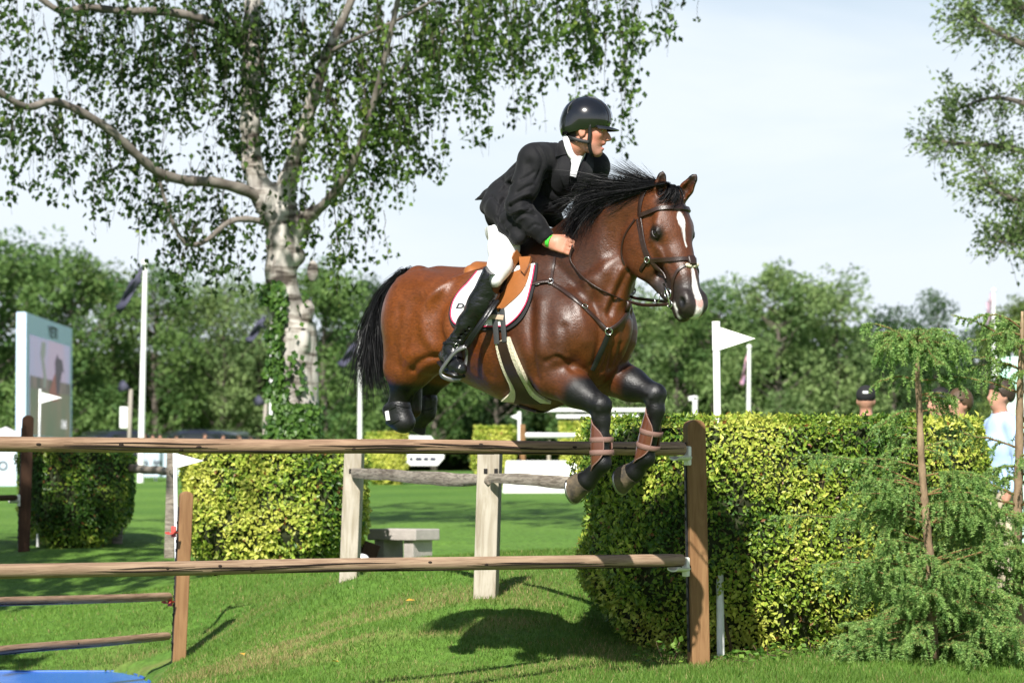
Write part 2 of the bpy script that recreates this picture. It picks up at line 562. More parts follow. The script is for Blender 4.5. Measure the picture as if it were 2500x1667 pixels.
def dry_at(x, y):
    """how much of the turf is worn and straw-coloured (0..1): streaks down the face of the bank"""
    p = np.stack([x, y, np.zeros_like(x)], 1)
    st = vnoise(p * np.array([1.2, 0.9, 1]) + np.array([0.5, 0.3, 0]), 1.2, 8) * 0.5 + vnoise(np.stack([x * 1.5 + y * 1.2, y * 4 - x * 1.0, 0 * x], 1), 1.3, 9) * 0.5
    zone = np.exp(-((x + 1.3 - (y - 19) * 0.15) / 1.6) ** 2) * np.exp(-((y - 19.2) / 1.7) ** 2)
    zone = np.maximum(zone, 0.8 * np.exp(-((x + 2.0) / 0.7) ** 2 - ((y - 22.2) / 1.2) ** 2))
    zone = np.maximum(zone, 0.5 * np.exp(-((x - 0.2) / 1.3) ** 2 - ((y - 18.4) / 0.9) ** 2))
    return np.clip(sstep(st, 0.36, 0.62) * zone * 0.75, 0, 1)
def turf_material():
    m = bpy.data.materials.new('lawn'); m.use_nodes = True
    n, l = m.node_tree.nodes, m.node_tree.links; b = n['Principled BSDF']
    b.inputs['Roughness'].default_value = 0.9; b.inputs['Specular IOR Level'].default_value = 0.15
    tc = n.new('ShaderNodeTexCoord')
    def noise(sc, det, st=(1, 1, 1)):
        mp = n.new('ShaderNodeMapping'); mp.inputs['Scale'].default_value = st
        z = n.new('ShaderNodeTexNoise'); z.inputs['Scale'].default_value = sc; z.inputs['Detail'].default_value = det
        l.new(tc.outputs['Object'], mp.inputs[0]); l.new(mp.outputs[0], z.inputs[0]); return z
    r = n.new('ShaderNodeValToRGB'); e = r.color_ramp.elements
    e[0].position, e[0].color = 0.30, (0.066, 0.148, 0.022, 1)
    e[1].position, e[1].color = 0.72, (0.122, 0.228, 0.036, 1)
    z = noise(0.35, 8); l.new(z.outputs['Fac'], r.inputs[0])
    z2 = noise(26, 4, (1, 0.35, 1))
    mr = n.new('ShaderNodeMapRange'); mr.inputs[1].default_value = 0.3; mr.inputs[2].default_value = 0.7; mr.inputs[3].default_value = 0.72; mr.inputs[4].default_value = 1.25
    l.new(z2.outputs['Fac'], mr.inputs[0])
    sc = n.new('ShaderNodeVectorMath'); sc.operation = 'SCALE'; l.new(r.outputs[0], sc.inputs[0]); l.new(mr.outputs[0], sc.inputs['Scale'])
    at = n.new('ShaderNodeAttribute'); at.attribute_name = 'tint'
    mx = n.new('ShaderNodeMix'); mx.data_type = 'RGBA'; mx.inputs[7].default_value = (0.24, 0.205, 0.08, 1)
    l.new(at.outputs['Fac'], mx.inputs[0]); l.new(sc.outputs[0], mx.inputs[6]); l.new(mx.outputs[2], b.inputs['Base Color'])
    bp = n.new('ShaderNodeBump'); bp.inputs['Strength'].default_value = 0.9; bp.inputs['Distance'].default_value = 0.04
    z3 = noise(14, 6, (1, 0.5, 1)); l.new(z3.outputs['Fac'], bp.inputs['Height']); l.new(bp.outputs[0], b.inputs['Normal'])
    return m
M_turf = turf_material()
dr = dry_at(XX.ravel(), YY.ravel())
color_attr(me, np.repeat(dr[:, None], 3, 1))
ground = tag(mesh_obj('ground', me, M_turf), kind='structure')
bpy.context.view_layer.update()
def gz(x, y): return float(ground_z(np.array([x]), np.array([y]))[0])
def stand(px, D, py=None):
    """ground point under image column px at distance D"""
    x = P(px, 1181, D)[0]
    return V3(x, D, gz(x, D))

# --- short turf: blades as real faces where they can be told apart
def blades(name, label, n, xr, yr, hmin, hmax, w, dens=None, seed=3):
    rg = np.random.default_rng(seed)
    y = rg.uniform(yr[0] ** 0.5, yr[1] ** 0.5, n) ** 2
    x = rg.uniform(xr[0], xr[1], n) * y / yr[1] + 0
    if dens is not None:
        k = rg.uniform(0, 1, n) < dens(x, y); x, y = x[k], y[k]
    n = len(x)
    p = np.stack([x, y, 0 * x], 1)
    z = ground_z(x, y) + (vnoise(p, 1.6, 4) - 0.5) * 0.05 + (vnoise(p, 5.0, 5) - 0.5) * 0.018 - 0.004
    clump = vnoise(p, 2.2, 6) * 0.6 + vnoise(p, 7.0, 7) * 0.6
    h = rg.uniform(hmin, hmax, n) * (0.55 + 0.75 * clump)
    a = rg.uniform(0, 2 * np.pi, n)
    lean = rg.uniform(0.15, 0.9, n)
    base = np.stack([x, y, z], 1)
    sd = np.stack([np.cos(a), np.sin(a), 0 * a], 1) * (w * rg.uniform(0.6, 1.4, n))[:, None]
    la = a + np.pi / 2 + rg.normal(0, 0.6, n)
    tip = base + np.stack([np.cos(la) * lean * h, np.sin(la) * lean * h, h], 1)
    v = np.empty((n, 3, 3)); v[:, 0] = base - sd; v[:, 1] = base + sd; v[:, 2] = tip
    me = fast_mesh(name, v.reshape(-1, 3), np.arange(n * 3), np.full(n, 3), False)
    d = dry_at(x, y)
    t = rg.uniform(0, 1, n)
    c = np.array([0.085, 0.190, 0.025]) * (1 - t[:, None]) + np.array([0.172, 0.285, 0.048]) * t[:, None]
    c = c * (0.65 + 0.6 * vnoise(p, 0.7, 12))[:, None]
    isdry = rg.uniform(0, 1, n) < (d * 0.85 + 0.04)
    c = np.where(isdry[:, None], np.array([0.36, 0.30, 0.13]) * rg.uniform(0.6, 1.15, n)[:, None], c)
    color_attr(me, np.repeat(c, 3, 0))
    return tag(mesh_obj(name, me, M_blade), label, 'grass', kind='stuff')
M_blade = mat('grass blade', rough=0.6, attr='tint', transl=0.35, spec=0.25)
def not_water(x, y): return np.where((x < -2.15 + 0.0 * y) & (y > 19.6) & (y < 22.55), 0.0, 1.0)
blades('grass', 'short green turf on the bank and in the foreground', 420000, (-5.0, 5.0), (15.2, 26.0), 0.014, 0.036, 0.0026, not_water)

# fallen leaves on the turf
M_leaf_fall = mat('yellow fallen leaf', (0.55, 0.30, 0.04), rough=0.7)
# ================================================================ jumps: rails, posts, cups, flags
def wood(name, base, dark, scale=3.0, stretch=(1, 18, 18), rough=0.75, crack=0.5):
    m = bpy.data.materials.new(name); m.use_nodes = True
    n, l = m.node_tree.nodes, m.node_tree.links; b = n['Principled BSDF']
    b.inputs['Roughness'].default_value = rough; b.inputs['Specular IOR Level'].default_value = 0.3
    tc = n.new('ShaderNodeTexCoord')
    mp = n.new('ShaderNodeMapping'); mp.inputs['Scale'].default_value = stretch
    l.new(tc.outputs['Object'], mp.inputs[0])
    z = n.new('ShaderNodeTexNoise'); z.inputs['Scale'].default_value = scale; z.inputs['Detail'].default_value = 8; z.inputs['Roughness'].default_value = 0.65; z.inputs['Distortion'].default_value = 1.2
    l.new(mp.outputs[0], z.inputs[0])
    r = n.new('ShaderNodeValToRGB'); e = r.color_ramp.elements
    e[0].position, e[0].color = 0.36, (*dark, 1); e[1].position, e[1].color = 0.58, (*base, 1)
    l.new(z.outputs['Fac'], r.inputs[0])
    z2 = n.new('ShaderNodeTexNoise'); z2.inputs['Scale'].default_value = 2.5; z2.inputs['Detail'].default_value = 5
    l.new(tc.outputs['Object'], z2.inputs[0])
    mx = n.new('ShaderNodeMix'); mx.data_type = 'RGBA'; mx.blend_type = 'MULTIPLY'
    rr = n.new('ShaderNodeMapRange'); rr.inputs[1].default_value = 0.4; rr.inputs[2].default_value = 0.7; rr.inputs[3].default_value = 0.0; rr.inputs[4].default_value = crack
    l.new(z2.outputs['Fac'], rr.inputs[0]); l.new(rr.outputs[0], mx.inputs[0]); l.new(r.outputs[0], mx.inputs[6]); mx.inputs[7].default_value = (0.42, 0.36, 0.32, 1)
    l.new(mx.outputs[2], b.inputs['Base Color'])
    bp = n.new('ShaderNodeBump'); bp.inputs['Strength'].default_value = 0.5; bp.inputs['Distance'].default_value = 0.006
    l.new(z.outputs['Fac'], bp.inputs['Height']); l.new(bp.outputs[0], b.inputs['Normal'])
    return m
M_rail = wood('brown timber rail', (0.37, 0.245, 0.16), (0.18, 0.108, 0.066))
M_rail2 = wood('weathered timber rail', (0.37, 0.26, 0.175), (0.21, 0.135, 0.085))
M_post = wood('stained timber post', (0.26, 0.145, 0.065), (0.18, 0.09, 0.037), 2.0, (10, 10, 1), crack=0.25)
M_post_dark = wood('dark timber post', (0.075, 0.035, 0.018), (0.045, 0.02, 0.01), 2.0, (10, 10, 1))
M_oak = wood('pale oak post', (0.44, 0.40, 0.33), (0.28, 0.24, 0.175), 2.2, (9, 9, 1), crack=0.35)
M_oldrail = wood('grey split rail', (0.34, 0.30, 0.25), (0.12, 0.10, 0.08), 5.0, (2, 12, 12), crack=0.6)
M_cup = mat('white plastic', (0.78, 0.77, 0.70), rough=0.4)
M_red = mat('red plastic', (0.50, 0.07, 0.055), rough=0.5)
M_hole = mat('dark slot', (0.01, 0.009, 0.008), rough=0.9)
M_track = mat('dark metal track', (0.03, 0.03, 0.035), rough=0.5, metal=0.6)
M_white_paint = mat('white paint', (0.80, 0.80, 0.80), rough=0.45)
M_crack = mat('crack in wood', (0.025, 0.014, 0.009), rough=1.0)

def rail(name, label, a, b, r, m, group=None, seed=1, cracks=0, cat='rail'):
    """round timber pole with a slightly uneven outline; local x along it"""
    a, b = np.array(a), np.array(b); ln = np.linalg.norm(b - a); R = frame(b - a)
    root = bpy.data.objects.new(name, None); link(root); root.location = a
    root.matrix_world = Matrix([[*R[i], a[i]] for i in range(3)] + [[0, 0, 0, 1]])
    tag(root, label, cat, group)
    n, k = 18, 60
    xs = np.linspace(0, ln, k); vs = []
    rg = np.random.default_rng(seed)
    off = np.stack([vnoise(np.stack([xs, 0 * xs + seed, 0 * xs], 1), 1.1, seed + q) - 0.5 for q in (0, 1)], 1) * 0.012
    for i, x in enumerate(xs):
        for j in range(n):
            t = 2 * math.pi * j / n
            rr = r * (1 + 0.05 * (vnoise(np.array([[x * 2.5, math.cos(t), math.sin(t)]]), 1.4, seed + 5)[0] - 0.5))
            if i in (0, k - 1): rr *= 0.93
            vs.append((x, off[i, 0] + rr * math.cos(t), off[i, 1] + rr * math.sin(t)))
    fs = [(i * n + j, (i + 1) * n + j, (i + 1) * n + (j + 1) % n, i * n + (j + 1) % n) for i in range(k - 1) for j in range(n)]
    fs += [tuple(range(n)), tuple((k - 1) * n + j for j in range(n - 1, -1, -1))]
    MB().add(vs, fs).build('pole', m, root, smooth=True, angle=60)
    for c in range(cracks):
        if c % 2 == 0:
            x = rg.uniform(0.03, 0.97) * ln; i = min(int(x / ln * (k - 1)), k - 1); t = rg.uniform(2.7, 4.6)
            d_ = np.array([0, math.cos(t), math.sin(t)]); c_ = np.array([x, off[i, 0], off[i, 1]]) + d_ * (r - 0.003)
            MB().ball(c_, (rg.uniform(0.010, 0.018), 0.007, 0.007), 8, 6).build('knot', M_crack, root, smooth=True)
        x0 = rg.uniform(0.02, 0.85) * ln; l_ = rg.uniform(0.35, 1.0); ang = rg.uniform(2.75, 4.4); dv = rg.uniform(-0.35, 0.35)
        pts = []
        for q in np.linspace(0, 1, 14):
            x = min(x0 + q * l_, ln - 0.02); i = min(int(x / ln * (k - 1)), k - 1)
            t = ang + dv * q + 0.05 * math.sin(q * 9 + c)
            pts.append((x, off[i, 0] + r * 1.004 * math.cos(t), off[i, 1] + r * 1.004 * math.sin(t)))
        MB().tube(pts, [0.0040 * math.sin(math.pi * min(max(q, 0.03), 0.97)) + 0.0003 for q in np.linspace(0, 1, 14)], 5).build('crack', M_crack, root)
    return root

def jump_post(name, label, base, top_z, w, d, rz, m, lean=(0, 0), group=None):
    root = empty(name, base, rz); tag(root, label, 'post', group)
    h = top_z - base[2]
    out = [(-w / 2, 0, -0.12), (w / 2, 0, -0.12), (w / 2, 0, h - w * 0.35)]
    out += [(w / 2 * math.cos(a), 0, h - w * 0.35 + w * 0.38 * math.sin(a)) for a in np.linspace(0.3, math.pi - 0.3, 7)]
    out += [(-w / 2, 0, h - w * 0.35)]
    out = [np.array((x + lean[0] * z / h, -d / 2 + lean[1] * z / h, z)) for x, y, z in out]
    b = MB().prism(out, (0, d, 0)); o = b.build('timber', m, root)
    bv = o.modifiers.new('bevel', 'BEVEL'); bv.width = 0.006; bv.segments = 2
    t = MB().box((-w / 2 - 0.004 + lean[0] * 0.5, 0, h * 0.48), (0.006, 0.03, h * 0.86), frame((1, 0, -lean[0] / h)))
    t.build('slotted_track', M_track, root)
    for k in range(14):
        z = h * (0.10 + 0.055 * k)
        MB().box((-w / 2 - 0.0085 + lean[0] * z / h, 0, z), (0.004, 0.012, 0.018)).build('slot', M_hole, root)
    return root

def jump_cup(at, rdir, m, label, flat=True):
    root = empty('jump_cup', at, math.atan2(rdir[1], rdir[0])); root.scale = (0.7,) * 3 if m is M_red else (1, 1, 1); tag(root, label, 'jump cup', 'cups that hold the rails')
    MB().box((0.0, 0, -0.005), (0.022, 0.045, 0.10), None, 0.006).build('bracket', m, root, smooth=True, angle=40)
    vs = []
    for x in (-0.085, -0.005):
        for k in range(9):
            a = math.pi + math.pi * k / 8
            vs.append((x, 0.042 * math.cos(a), -0.006 + 0.016 * math.sin(a)))
    for x in (-0.085, -0.005):
        for k in range(9):
            a = math.pi + math.pi * k / 8
            vs.append((x, 0.048 * math.cos(a), -0.012 + 0.018 * math.sin(a)))
    fs = []
    for k in range(8): fs += [(k, k + 1, 9 + k + 1, 9 + k), (18 + k, 27 + k, 27 + k + 1, 18 + k + 1), (k, 18 + k, 18 + k + 1, k + 1), (9 + k, 9 + k + 1, 27 + k + 1, 27 + k)]
    MB().add(vs, fs).build('cradle', m, root, smooth=True, angle=60)
    return root

# the near fence
RT0, RT1 = P(-140, 1083, 15.45), P(1668, 1096, 17.75)
RL0, RL1 = P(-140, 1395, 15.45), P(1664, 1367, 17.75)
rail('top_rail', 'long brown round top rail of the near fence, under the horse', RT0, RT1, 0.0355, M_rail, seed=3, cracks=18)
rail('lower_rail', 'long paler round lower rail of the near fence, above the grass bank', RL0, RL1, 0.0345, M_rail2, seed=8, cracks=14)
pb = P(1706, 1622, 17.86); pb[2] = gz(pb[0], pb[1])
post_c = jump_post('jump_post', 'tall stained timber post at the right end of the near fence', pb, P(1690, 1026, 17.86)[2], 0.098, 0.095, math.radians(14), M_post, lean=(-0.022, 0))
rd = unit(RT1 - RT0)
for q, lab in ((RT1, 'white cup holding the right end of the top rail'), (RL1, 'white cup holding the right end of the lower rail')):
    c = q + rd * 0.028 + V3(0, 0, -0.030)
    jump_cup(c, rd, M_cup, lab)

def pennant(name, label, base, top, r, tip, hgt, m_pole=M_white_paint):
    """flag pole with a stiff triangular flag; tip = vector from the pole to the point of the flag"""
    root = empty(name, base); tag(root, label, 'flag', 'white jump flags')
    b, t = V3(0, 0, 0), np.array(top) - np.array(base)
    ax = unit(t)
    MB().tube([b - ax * 0.1, t], r, 12).build('pole', m_pole, root, smooth=True, angle=60)
    MB().tube([t - ax * (hgt * 1.12), t + ax * 0.004], r * 1.12, 12).build('sleeve', m_pole, root, smooth=True, angle=60)
    tip = np.array(tip, float)
    p0, p1 = t - ax * 0.02, t - ax * (hgt + 0.02); pm = (p0 + p1) / 2 + tip
    nn = unit(np.cross(tip, ax)) * 0.003
    MB().prism([p0 - nn, p1 - nn, pm - nn], nn * 2).build('flag', M_white_paint, root)
    return root
b = P(1760, 1600, 18.34)
pennant('jump_flag', 'white triangular flag on the pole rising out of the big hedge', b, P(1748, 786, 18.34), 0.021, P(1853, 822, 18.34) - P(1757, 822, 18.34), 0.138)

# the middle fence in the ditch
pB = P(436, 1606, 22.0); pB[2] = gz(pB[0], pB[1])
jump_post('jump_post', 'brown timber post standing in the ditch at the middle fence', pB, P(452, 1200, 22.0)[2], 0.085, 0.10, math.radians(12), M_post, lean=(0.045, 0))
B1a, B1b = P(-120, 1470, 19.3), P(412, 1457, 21.9)
B2a, B2b = P(-120, 1598, 19.3), P(410, 1552, 21.9)
rail('ditch_rail', 'upper thin brown rail of the middle fence over the ditch', B1a, B1b, 0.027, M_rail, 'rails of the middle fence', 11, 3)
rail('ditch_rail', 'lowest thin brown rail just above the blue water', B2a, B2b, 0.027, M_rail, 'rails of the middle fence', 12, 3)
jump_cup(B1b + unit(B1b - B1a) * 0.02 + V3(0, 0, -0.02), B1b - B1a, M_red, 'red cup under the upper rail at the ditch post')
jump_cup(P(424, 1296, 21.9), B1b - B1a, M_red, 'empty red cup high on the ditch post')
pennant('jump_flag', 'white triangular flag beside the ditch post, in front of the yellow hedge', P(431, 1330, 22.25), P(427, 1098, 22.25), 0.014, P(498, 1124, 22.25) - P(428, 1124, 22.25), 0.10)

# the far fence at the left
pA = P(58, 1345, 30.0); pA[2] = gz(pA[0], pA[1])
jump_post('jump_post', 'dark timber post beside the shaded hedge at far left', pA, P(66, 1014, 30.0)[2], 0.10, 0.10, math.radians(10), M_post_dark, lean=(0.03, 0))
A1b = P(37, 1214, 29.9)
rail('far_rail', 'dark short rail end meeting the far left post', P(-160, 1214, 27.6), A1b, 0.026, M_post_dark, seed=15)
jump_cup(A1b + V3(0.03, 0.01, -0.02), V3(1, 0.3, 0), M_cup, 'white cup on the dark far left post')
pennant('jump_flag', 'white triangular flag in front of the big screen', P(92, 1335, 30.6), P(98, 950, 30.6), 0.013, P(152, 968, 30.6) - P(98, 968, 30.6), 0.11)

# --- split-rail fence on the bank
def oak_post(label, base, top, w, rz, holes_y):
    root = empty('oak_post', base, rz); tag(root, label, 'post', 'posts of the split-rail fence')
    h = top[2] - base[2]; lx = top[0] - base[0]
    R = frame((1, 0, 0)); lean = np.array([lx / h, 0, 1.0])
    vs = []
    for z in (-0.15, h * 0.5, h):
        for sx, sy in ((-1, -1), (1, -1), (1, 1), (-1, 1)):
            vs.append((sx * w / 2 + lean[0] * z * math.cos(rz) , sy * w * 0.42 - lean[0] * z * math.sin(rz), z))
    fs = [(0, 3, 2, 1), (8, 9, 10, 11)]
    for j in range(2):
        for k in range(4): fs.append((j * 4 + k, j * 4 + (k + 1) % 4, j * 4 + 4 + (k + 1) % 4, j * 4 + 4 + k))
    o = MB().add(vs, fs).build('timber', M_oak if 'pale' in label else M_oldrail, root)
    bv = o.modifiers.new('bevel', 'BEVEL'); bv.width = 0.006; bv.segments = 2
    for z in holes_y:
        for x in (-0.25, 0.22):
            MB().box((x * w + 0.02 + lean[0] * z * math.cos(rz), -w * 0.42 - 0.0005 - lean[0] * z * math.sin(rz), z), (0.022, 0.004, 0.030)).build('mortise', M_hole, root)
    return root
def post_at(px_b, py_b, D, px_t, py_t, w, label, rz=0.0):
    b = P(px_b, py_b, D); b[2] = gz(b[0], b[1]); t = P(px_t, py_t, D)
    z = (P(px_t, 1150, D)[2] - b[2])
    return oak_post(label, b, t, w, rz, (z,))
post_at(1186, 1463, 20.0, 1197, 1090, 0.132, 'pale oak fence post in the middle of the bank', math.radians(-10))
post_at(853, 1417, 22.0, 866, 1090, 0.116, 'pale oak fence post right of the yellow hedge', math.radians(-10))
post_at(286, 1322, 31.0, 291, 1092, 0.095, 'weathered grey fence post beside the shaded hedge', 0.1)
post_at(413, 1345, 29.0, 420, 1098, 0.085, 'weathered grey fence post behind the ditch flag', 0.1)
def split_rail(a, b, label, r=0.04, seed=1):
    a, b = np.array(a), np.array(b); R = frame(b - a); ln = np.linalg.norm(b - a)
    root = bpy.data.objects.new('split_rail', None); link(root)
    root.matrix_world = Matrix([[*R[i], a[i]] for i in range(3)] + [[0, 0, 0, 1]])
    tag(root, label, 'rail', 'rails of the split-rail fence')
    vs, k, n = [], 26, 9
    for i in range(k):
        x = ln * i / (k - 1)
        sg = 0.008 * math.sin(2.3 * x + seed) + 0.002 * math.sin(9 * x + 2 * seed)
        w = r * (1.0 - 0.30 * abs(2 * i / (k - 1) - 1) ** 4) * (1 + 0.07 * math.sin(4 * x + seed * 1.7) + 0.035 * math.sin(17.0 * x + seed))
        for j in range(n):
            t = 2 * math.pi * j / n
            f = 1.0 + 0.10 * math.sin(3 * t + x * 1.2 + seed)
            vs.append((x, 0.55 * w * math.cos(t) * f, sg + w * math.sin(t) * f))
    fs = [(i * n + j, (i + 1) * n + j, (i + 1) * n + (j + 1) % n, i * n + (j + 1) % n) for i in range(k - 1) for j in range(n)]
    fs += [tuple(range(n)), tuple((k - 1) * n + j for j in range(n - 1, -1, -1))]
    MB().add(vs, fs).build('timber', M_oldrail, root, smooth=True, angle=50)
split_rail(P(862, 1157, 21.93), P(1192, 1172, 19.93), 'grey split rail between the two pale oak posts', 0.040, 1)
split_rail(P(1196, 1168, 19.89), P(1440, 1178, 19.0), 'grey split rail running from the pale post behind the hooves', 0.036, 2.2)
split_rail(P(291, 1138, 30.92), P(420, 1153, 28.92), 'crooked dark rail between the weathered grey posts', 0.036, 3.4)

# --- stone bench, and odd things beside it
M_stone = mat('concrete', (0.42, 0.38, 0.35), rough=0.9, var=0.5, var_scale=6, bump=0.4, bump_scale=60)
bc = stand(985, 27.0)
bench = empty('stone_bench', bc, math.radians(-38)); tag(bench, 'low stone bench standing on the lawn behind the pale posts', 'bench')
zt = P(985, 1290, 27.0)[2] - bc[2]
MB().box((0, 0, zt - 0.045), (0.50, 0.30, 0.09), None, 0.008).build('seat', M_stone, bench)
for x in (-0.15, 0.15):
    MB().box((x, 0.0, (zt - 0.09) / 2 - 0.05), (0.10, 0.24, zt - 0.09 + 0.1), None, 0.006).build('leg', M_stone, bench)
c = stand(896, 26.6)
lg = empty('timber_block', c, 0.4); tag(lg, 'dark tilted timber block between the pale post and the bench', 'timber')
MB().box((0, 0, 0.09), (0.14, 0.10, 0.20), frame((0.9, 0, -0.3)), 0.008).build('block', M_post_dark, lg)
c = stand(884, 25.6)
st = empty('white_stone', c); tag(st, 'small white lump on the grass beside the pale post', 'stone')
MB().ball((0, 0, 0.05), (0.06, 0.05, 0.055), 10, 7).build('stone', M_white_paint, st, smooth=True)

# --- water in the ditch
wz = P(100, 1641, 22.5)[2]
outline = [P(-700, 1640, 22.6), P(180, 1636, 22.6), P(290, 1636, 22.55), P(345, 1644, 22.0), P(372, 1656, 21.2), P(400, 1690, 20.0), P(330, 1760, 18.4), P(-700, 1760, 18.4)]
outline = [V3(q[0], q[1], wz) for q in outline]
m = bpy.data.materials.new('blue water'); m.use_nodes = True
nn_, ll_ = m.node_tree.nodes, m.node_tree.links; bb_ = nn_['Principled BSDF']
bb_.inputs['Base Color'].default_value = (0.004, 0.13, 0.60, 1); bb_.inputs['Roughness'].default_value = 0.22; bb_.inputs['Specular IOR Level'].default_value = 0.25
nz_ = nn_.new('ShaderNodeTexNoise'); nz_.inputs['Scale'].default_value = 5; bpn = nn_.new('ShaderNodeBump'); bpn.inputs['Strength'].default_value = 0.25; bpn.inputs['Distance'].default_value = 0.05
ll_.new(nz_.outputs['Fac'], bpn.inputs['Height']); ll_.new(bpn.outputs[0], bb_.inputs['Normal'])
tag(MB().add(outline, [tuple(range(len(outline) - 1, -1, -1))]).build('water', m), kind='structure')
M_liner = mat('blue liner', (0.01, 0.11, 0.45), rough=0.5, var=0.5, var_scale=6)
tag(MB().tube([q + V3(0, 0, 0.002) for q in spline(outline[:6], 40)], 0.008, 8).build('water_edge', M_liner), kind='structure')
# ================================================================ the horse
PHI = math.radians(42.0)                       # heading, turned towards the camera
H0 = V3(0.08, 17.0, 0.0)
HF = V3(math.cos(PHI), -math.sin(PHI), 0)      # forward
HN = V3(-math.sin(PHI), -math.cos(PHI), 0)     # to the horse's right (near) side
HR = np.column_stack([HF, -HN, V3(0, 0, 1)])   # local x forward, y to its left, z up

def on_plane(px, py, q0, n, s):
    r = ray(px, py)
    return CAM + r * ((s - (CAM - q0) @ n) / (r @ n))
def L(px, py, s=0.0):
    """horse-local point under the photo pixel, s metres to the near side of its median plane"""
    return HR.T @ (on_plane(px, py, H0, HN, s) - H0)

horse = empty('horse', H0, -PHI)
tag(horse, 'bay horse with white blaze jumping over the wooden rails, forelegs tucked', 'horse')

# --- materials
def coat_material():
    m = bpy.data.materials.new('bay coat'); m.use_nodes = True
    n, l = m.node_tree.nodes, m.node_tree.links; b = n['Principled BSDF']
    at = n.new('ShaderNodeAttribute'); at.attribute_name = 'tint'
    tc = n.new('ShaderNodeTexCoord')
    def noise(scale, detail, rough=0.6, stretch=(1, 1, 1)):
        mp = n.new('ShaderNodeMapping'); mp.inputs['Scale'].default_value = stretch
        nz = n.new('ShaderNodeTexNoise'); nz.inputs['Scale'].default_value = scale; nz.inputs['Detail'].default_value = detail; nz.inputs['Roughness'].default_value = rough
        l.new(tc.outputs['Object'], mp.inputs['Vector']); l.new(mp.outputs[0], nz.inputs['Vector']); return nz
    damp = noise(5.5, 7, 0.65); mid = noise(22, 6, 0.55, (0.6, 1, 1)); hair = noise(170, 4, 0.65, (0.30, 1, 0.75))
    rr = n.new('ShaderNodeMapRange'); rr.inputs[1].default_value = 0.35; rr.inputs[2].default_value = 0.65; rr.inputs[3].default_value = 0.31; rr.inputs[4].default_value = 0.54
    l.new(damp.outputs['Fac'], rr.inputs[0]); l.new(rr.outputs[0], b.inputs['Roughness'])
    hs = n.new('ShaderNodeMapRange'); hs.inputs[1].default_value = 0.3; hs.inputs[2].default_value = 0.7; hs.inputs[3].default_value = 0.62; hs.inputs[4].default_value = 1.32
    l.new(hair.outputs['Fac'], hs.inputs[0])
    ms = n.new('ShaderNodeVectorMath'); ms.operation = 'SCALE'; l.new(at.outputs['Color'], ms.inputs[0]); l.new(hs.outputs[0], ms.inputs['Scale'])
    l.new(ms.outputs[0], b.inputs['Base Color'])
    b1 = n.new('ShaderNodeBump'); b1.inputs['Strength'].default_value = 0.35; b1.inputs['Distance'].default_value = 0.008
    b2 = n.new('ShaderNodeBump'); b2.inputs['Strength'].default_value = 0.5; b2.inputs['Distance'].default_value = 0.0035
    l.new(mid.outputs['Fac'], b1.inputs['Height']); l.new(hair.outputs['Fac'], b2.inputs['Height'])
    l.new(b1.outputs[0], b2.inputs['Normal']); l.new(b2.outputs[0], b.inputs['Normal'])
    b.inputs['Specular IOR Level'].default_value = 0.42
    return m
M_coat = coat_material()
M_hair = mat('black hair', (0.005, 0.005, 0.006), rough=0.5, spec=0.22)
M_hoof = mat('hoof horn', (0.035, 0.029, 0.023), rough=0.8, var=0.85, var_scale=14.0, var_col=(0.20, 0.145, 0.085), bump=0.25, bump_scale=60)

M_darkhoof = mat('dark hoof horn', (0.012, 0.011, 0.010), rough=0.7)
hf = Field((-1.35, -0.52, 0.62), (1.45, 0.50, 2.60), 0.0074)

# --- trunk: barrel, chest and croup, wider than deep at the back
sec = [(1040, 780, 0.185, 0.98), (1075, 778, 0.238, 1.04), (1130, 790, 0.252, 1.04), (1195, 800, 0.300, 1.00),
       (1280, 812, 0.348, 0.86), (1365, 800, 0.325, 0.84), (1430, 792, 0.25, 0.90)]
pts = [L(a, b) for a, b, c, d in sec]
for i in range(len(sec) - 1):
    hf.cone(pts[i], pts[i + 1], sec[i][2], sec[i + 1][2], 0.05, (sec[i][3] + sec[i + 1][3]) / 2)
# withers and the ridge of the back
hf.chain([L(1255, 652), L(1310, 632), L(1365, 628)], [0.06, 0.075, 0.09], 0.12)
hf.cone(L(1030, 702), L(1150, 708), 0.085, 0.085, 0.10)
# breast: two rounded pectorals and the keel between them
for s in (0.13, -0.13):
    hf.ell(L(1434, 806, 0) + V3(0.0, -s, 0), (0.135, 0.120, 0.17), 0.05)
    hf.ell(L(1460, 850, 0) + V3(0.0, -s * 0.72, 0.0), (0.09, 0.09, 0.11), 0.04)
hf.cone(L(1440, 900), L(1330, 950), 0.085, 0.10, 0.09)
# shoulders
for s in (0.21, -0.21):
    e = 1 if s > 0 else -1
    hf.cone(L(1330, 690, 0) + V3(0, -s * 0.62, 0), L(1425, 828, 0) + V3(0, -s, 0), 0.10, 0.115, 0.09, 0.7)
    hf.ell(L(1372, 850, 0) + V3(-0.03, -s * 0.98, 0.0), (0.13, 0.085, 0.15), 0.06)     # triceps
    hf.ell(L(1420, 842, 0) + V3(0.02, -s * 1.0, 0), (0.09, 0.07, 0.09), 0.05)      # point of the shoulder
# haunches
for s in (0.15, -0.15):
    dx = 0 if s > 0 else 62
    hf.ell(L(1022 + dx, 785, s), (0.215, 0.165, 0.265), 0.05)
    hf.ell(L(1068 + dx, 714, s * 1.1), (0.11, 0.11, 0.075), 0.09)                    # point of the hip
    hf.ell(L(1000 + dx, 872, s * 1.1), (0.145, 0.115, 0.160), 0.04)
    hf.ell(L(985 + dx, 905, s * 1.1), (0.10, 0.095, 0.085), 0.04)
    hf.cone(L(1072 + dx, 720, s * 1.3), L(1050 + dx, 860, s * 1.35), 0.07, 0.085, 0.05)   # front of the thigh
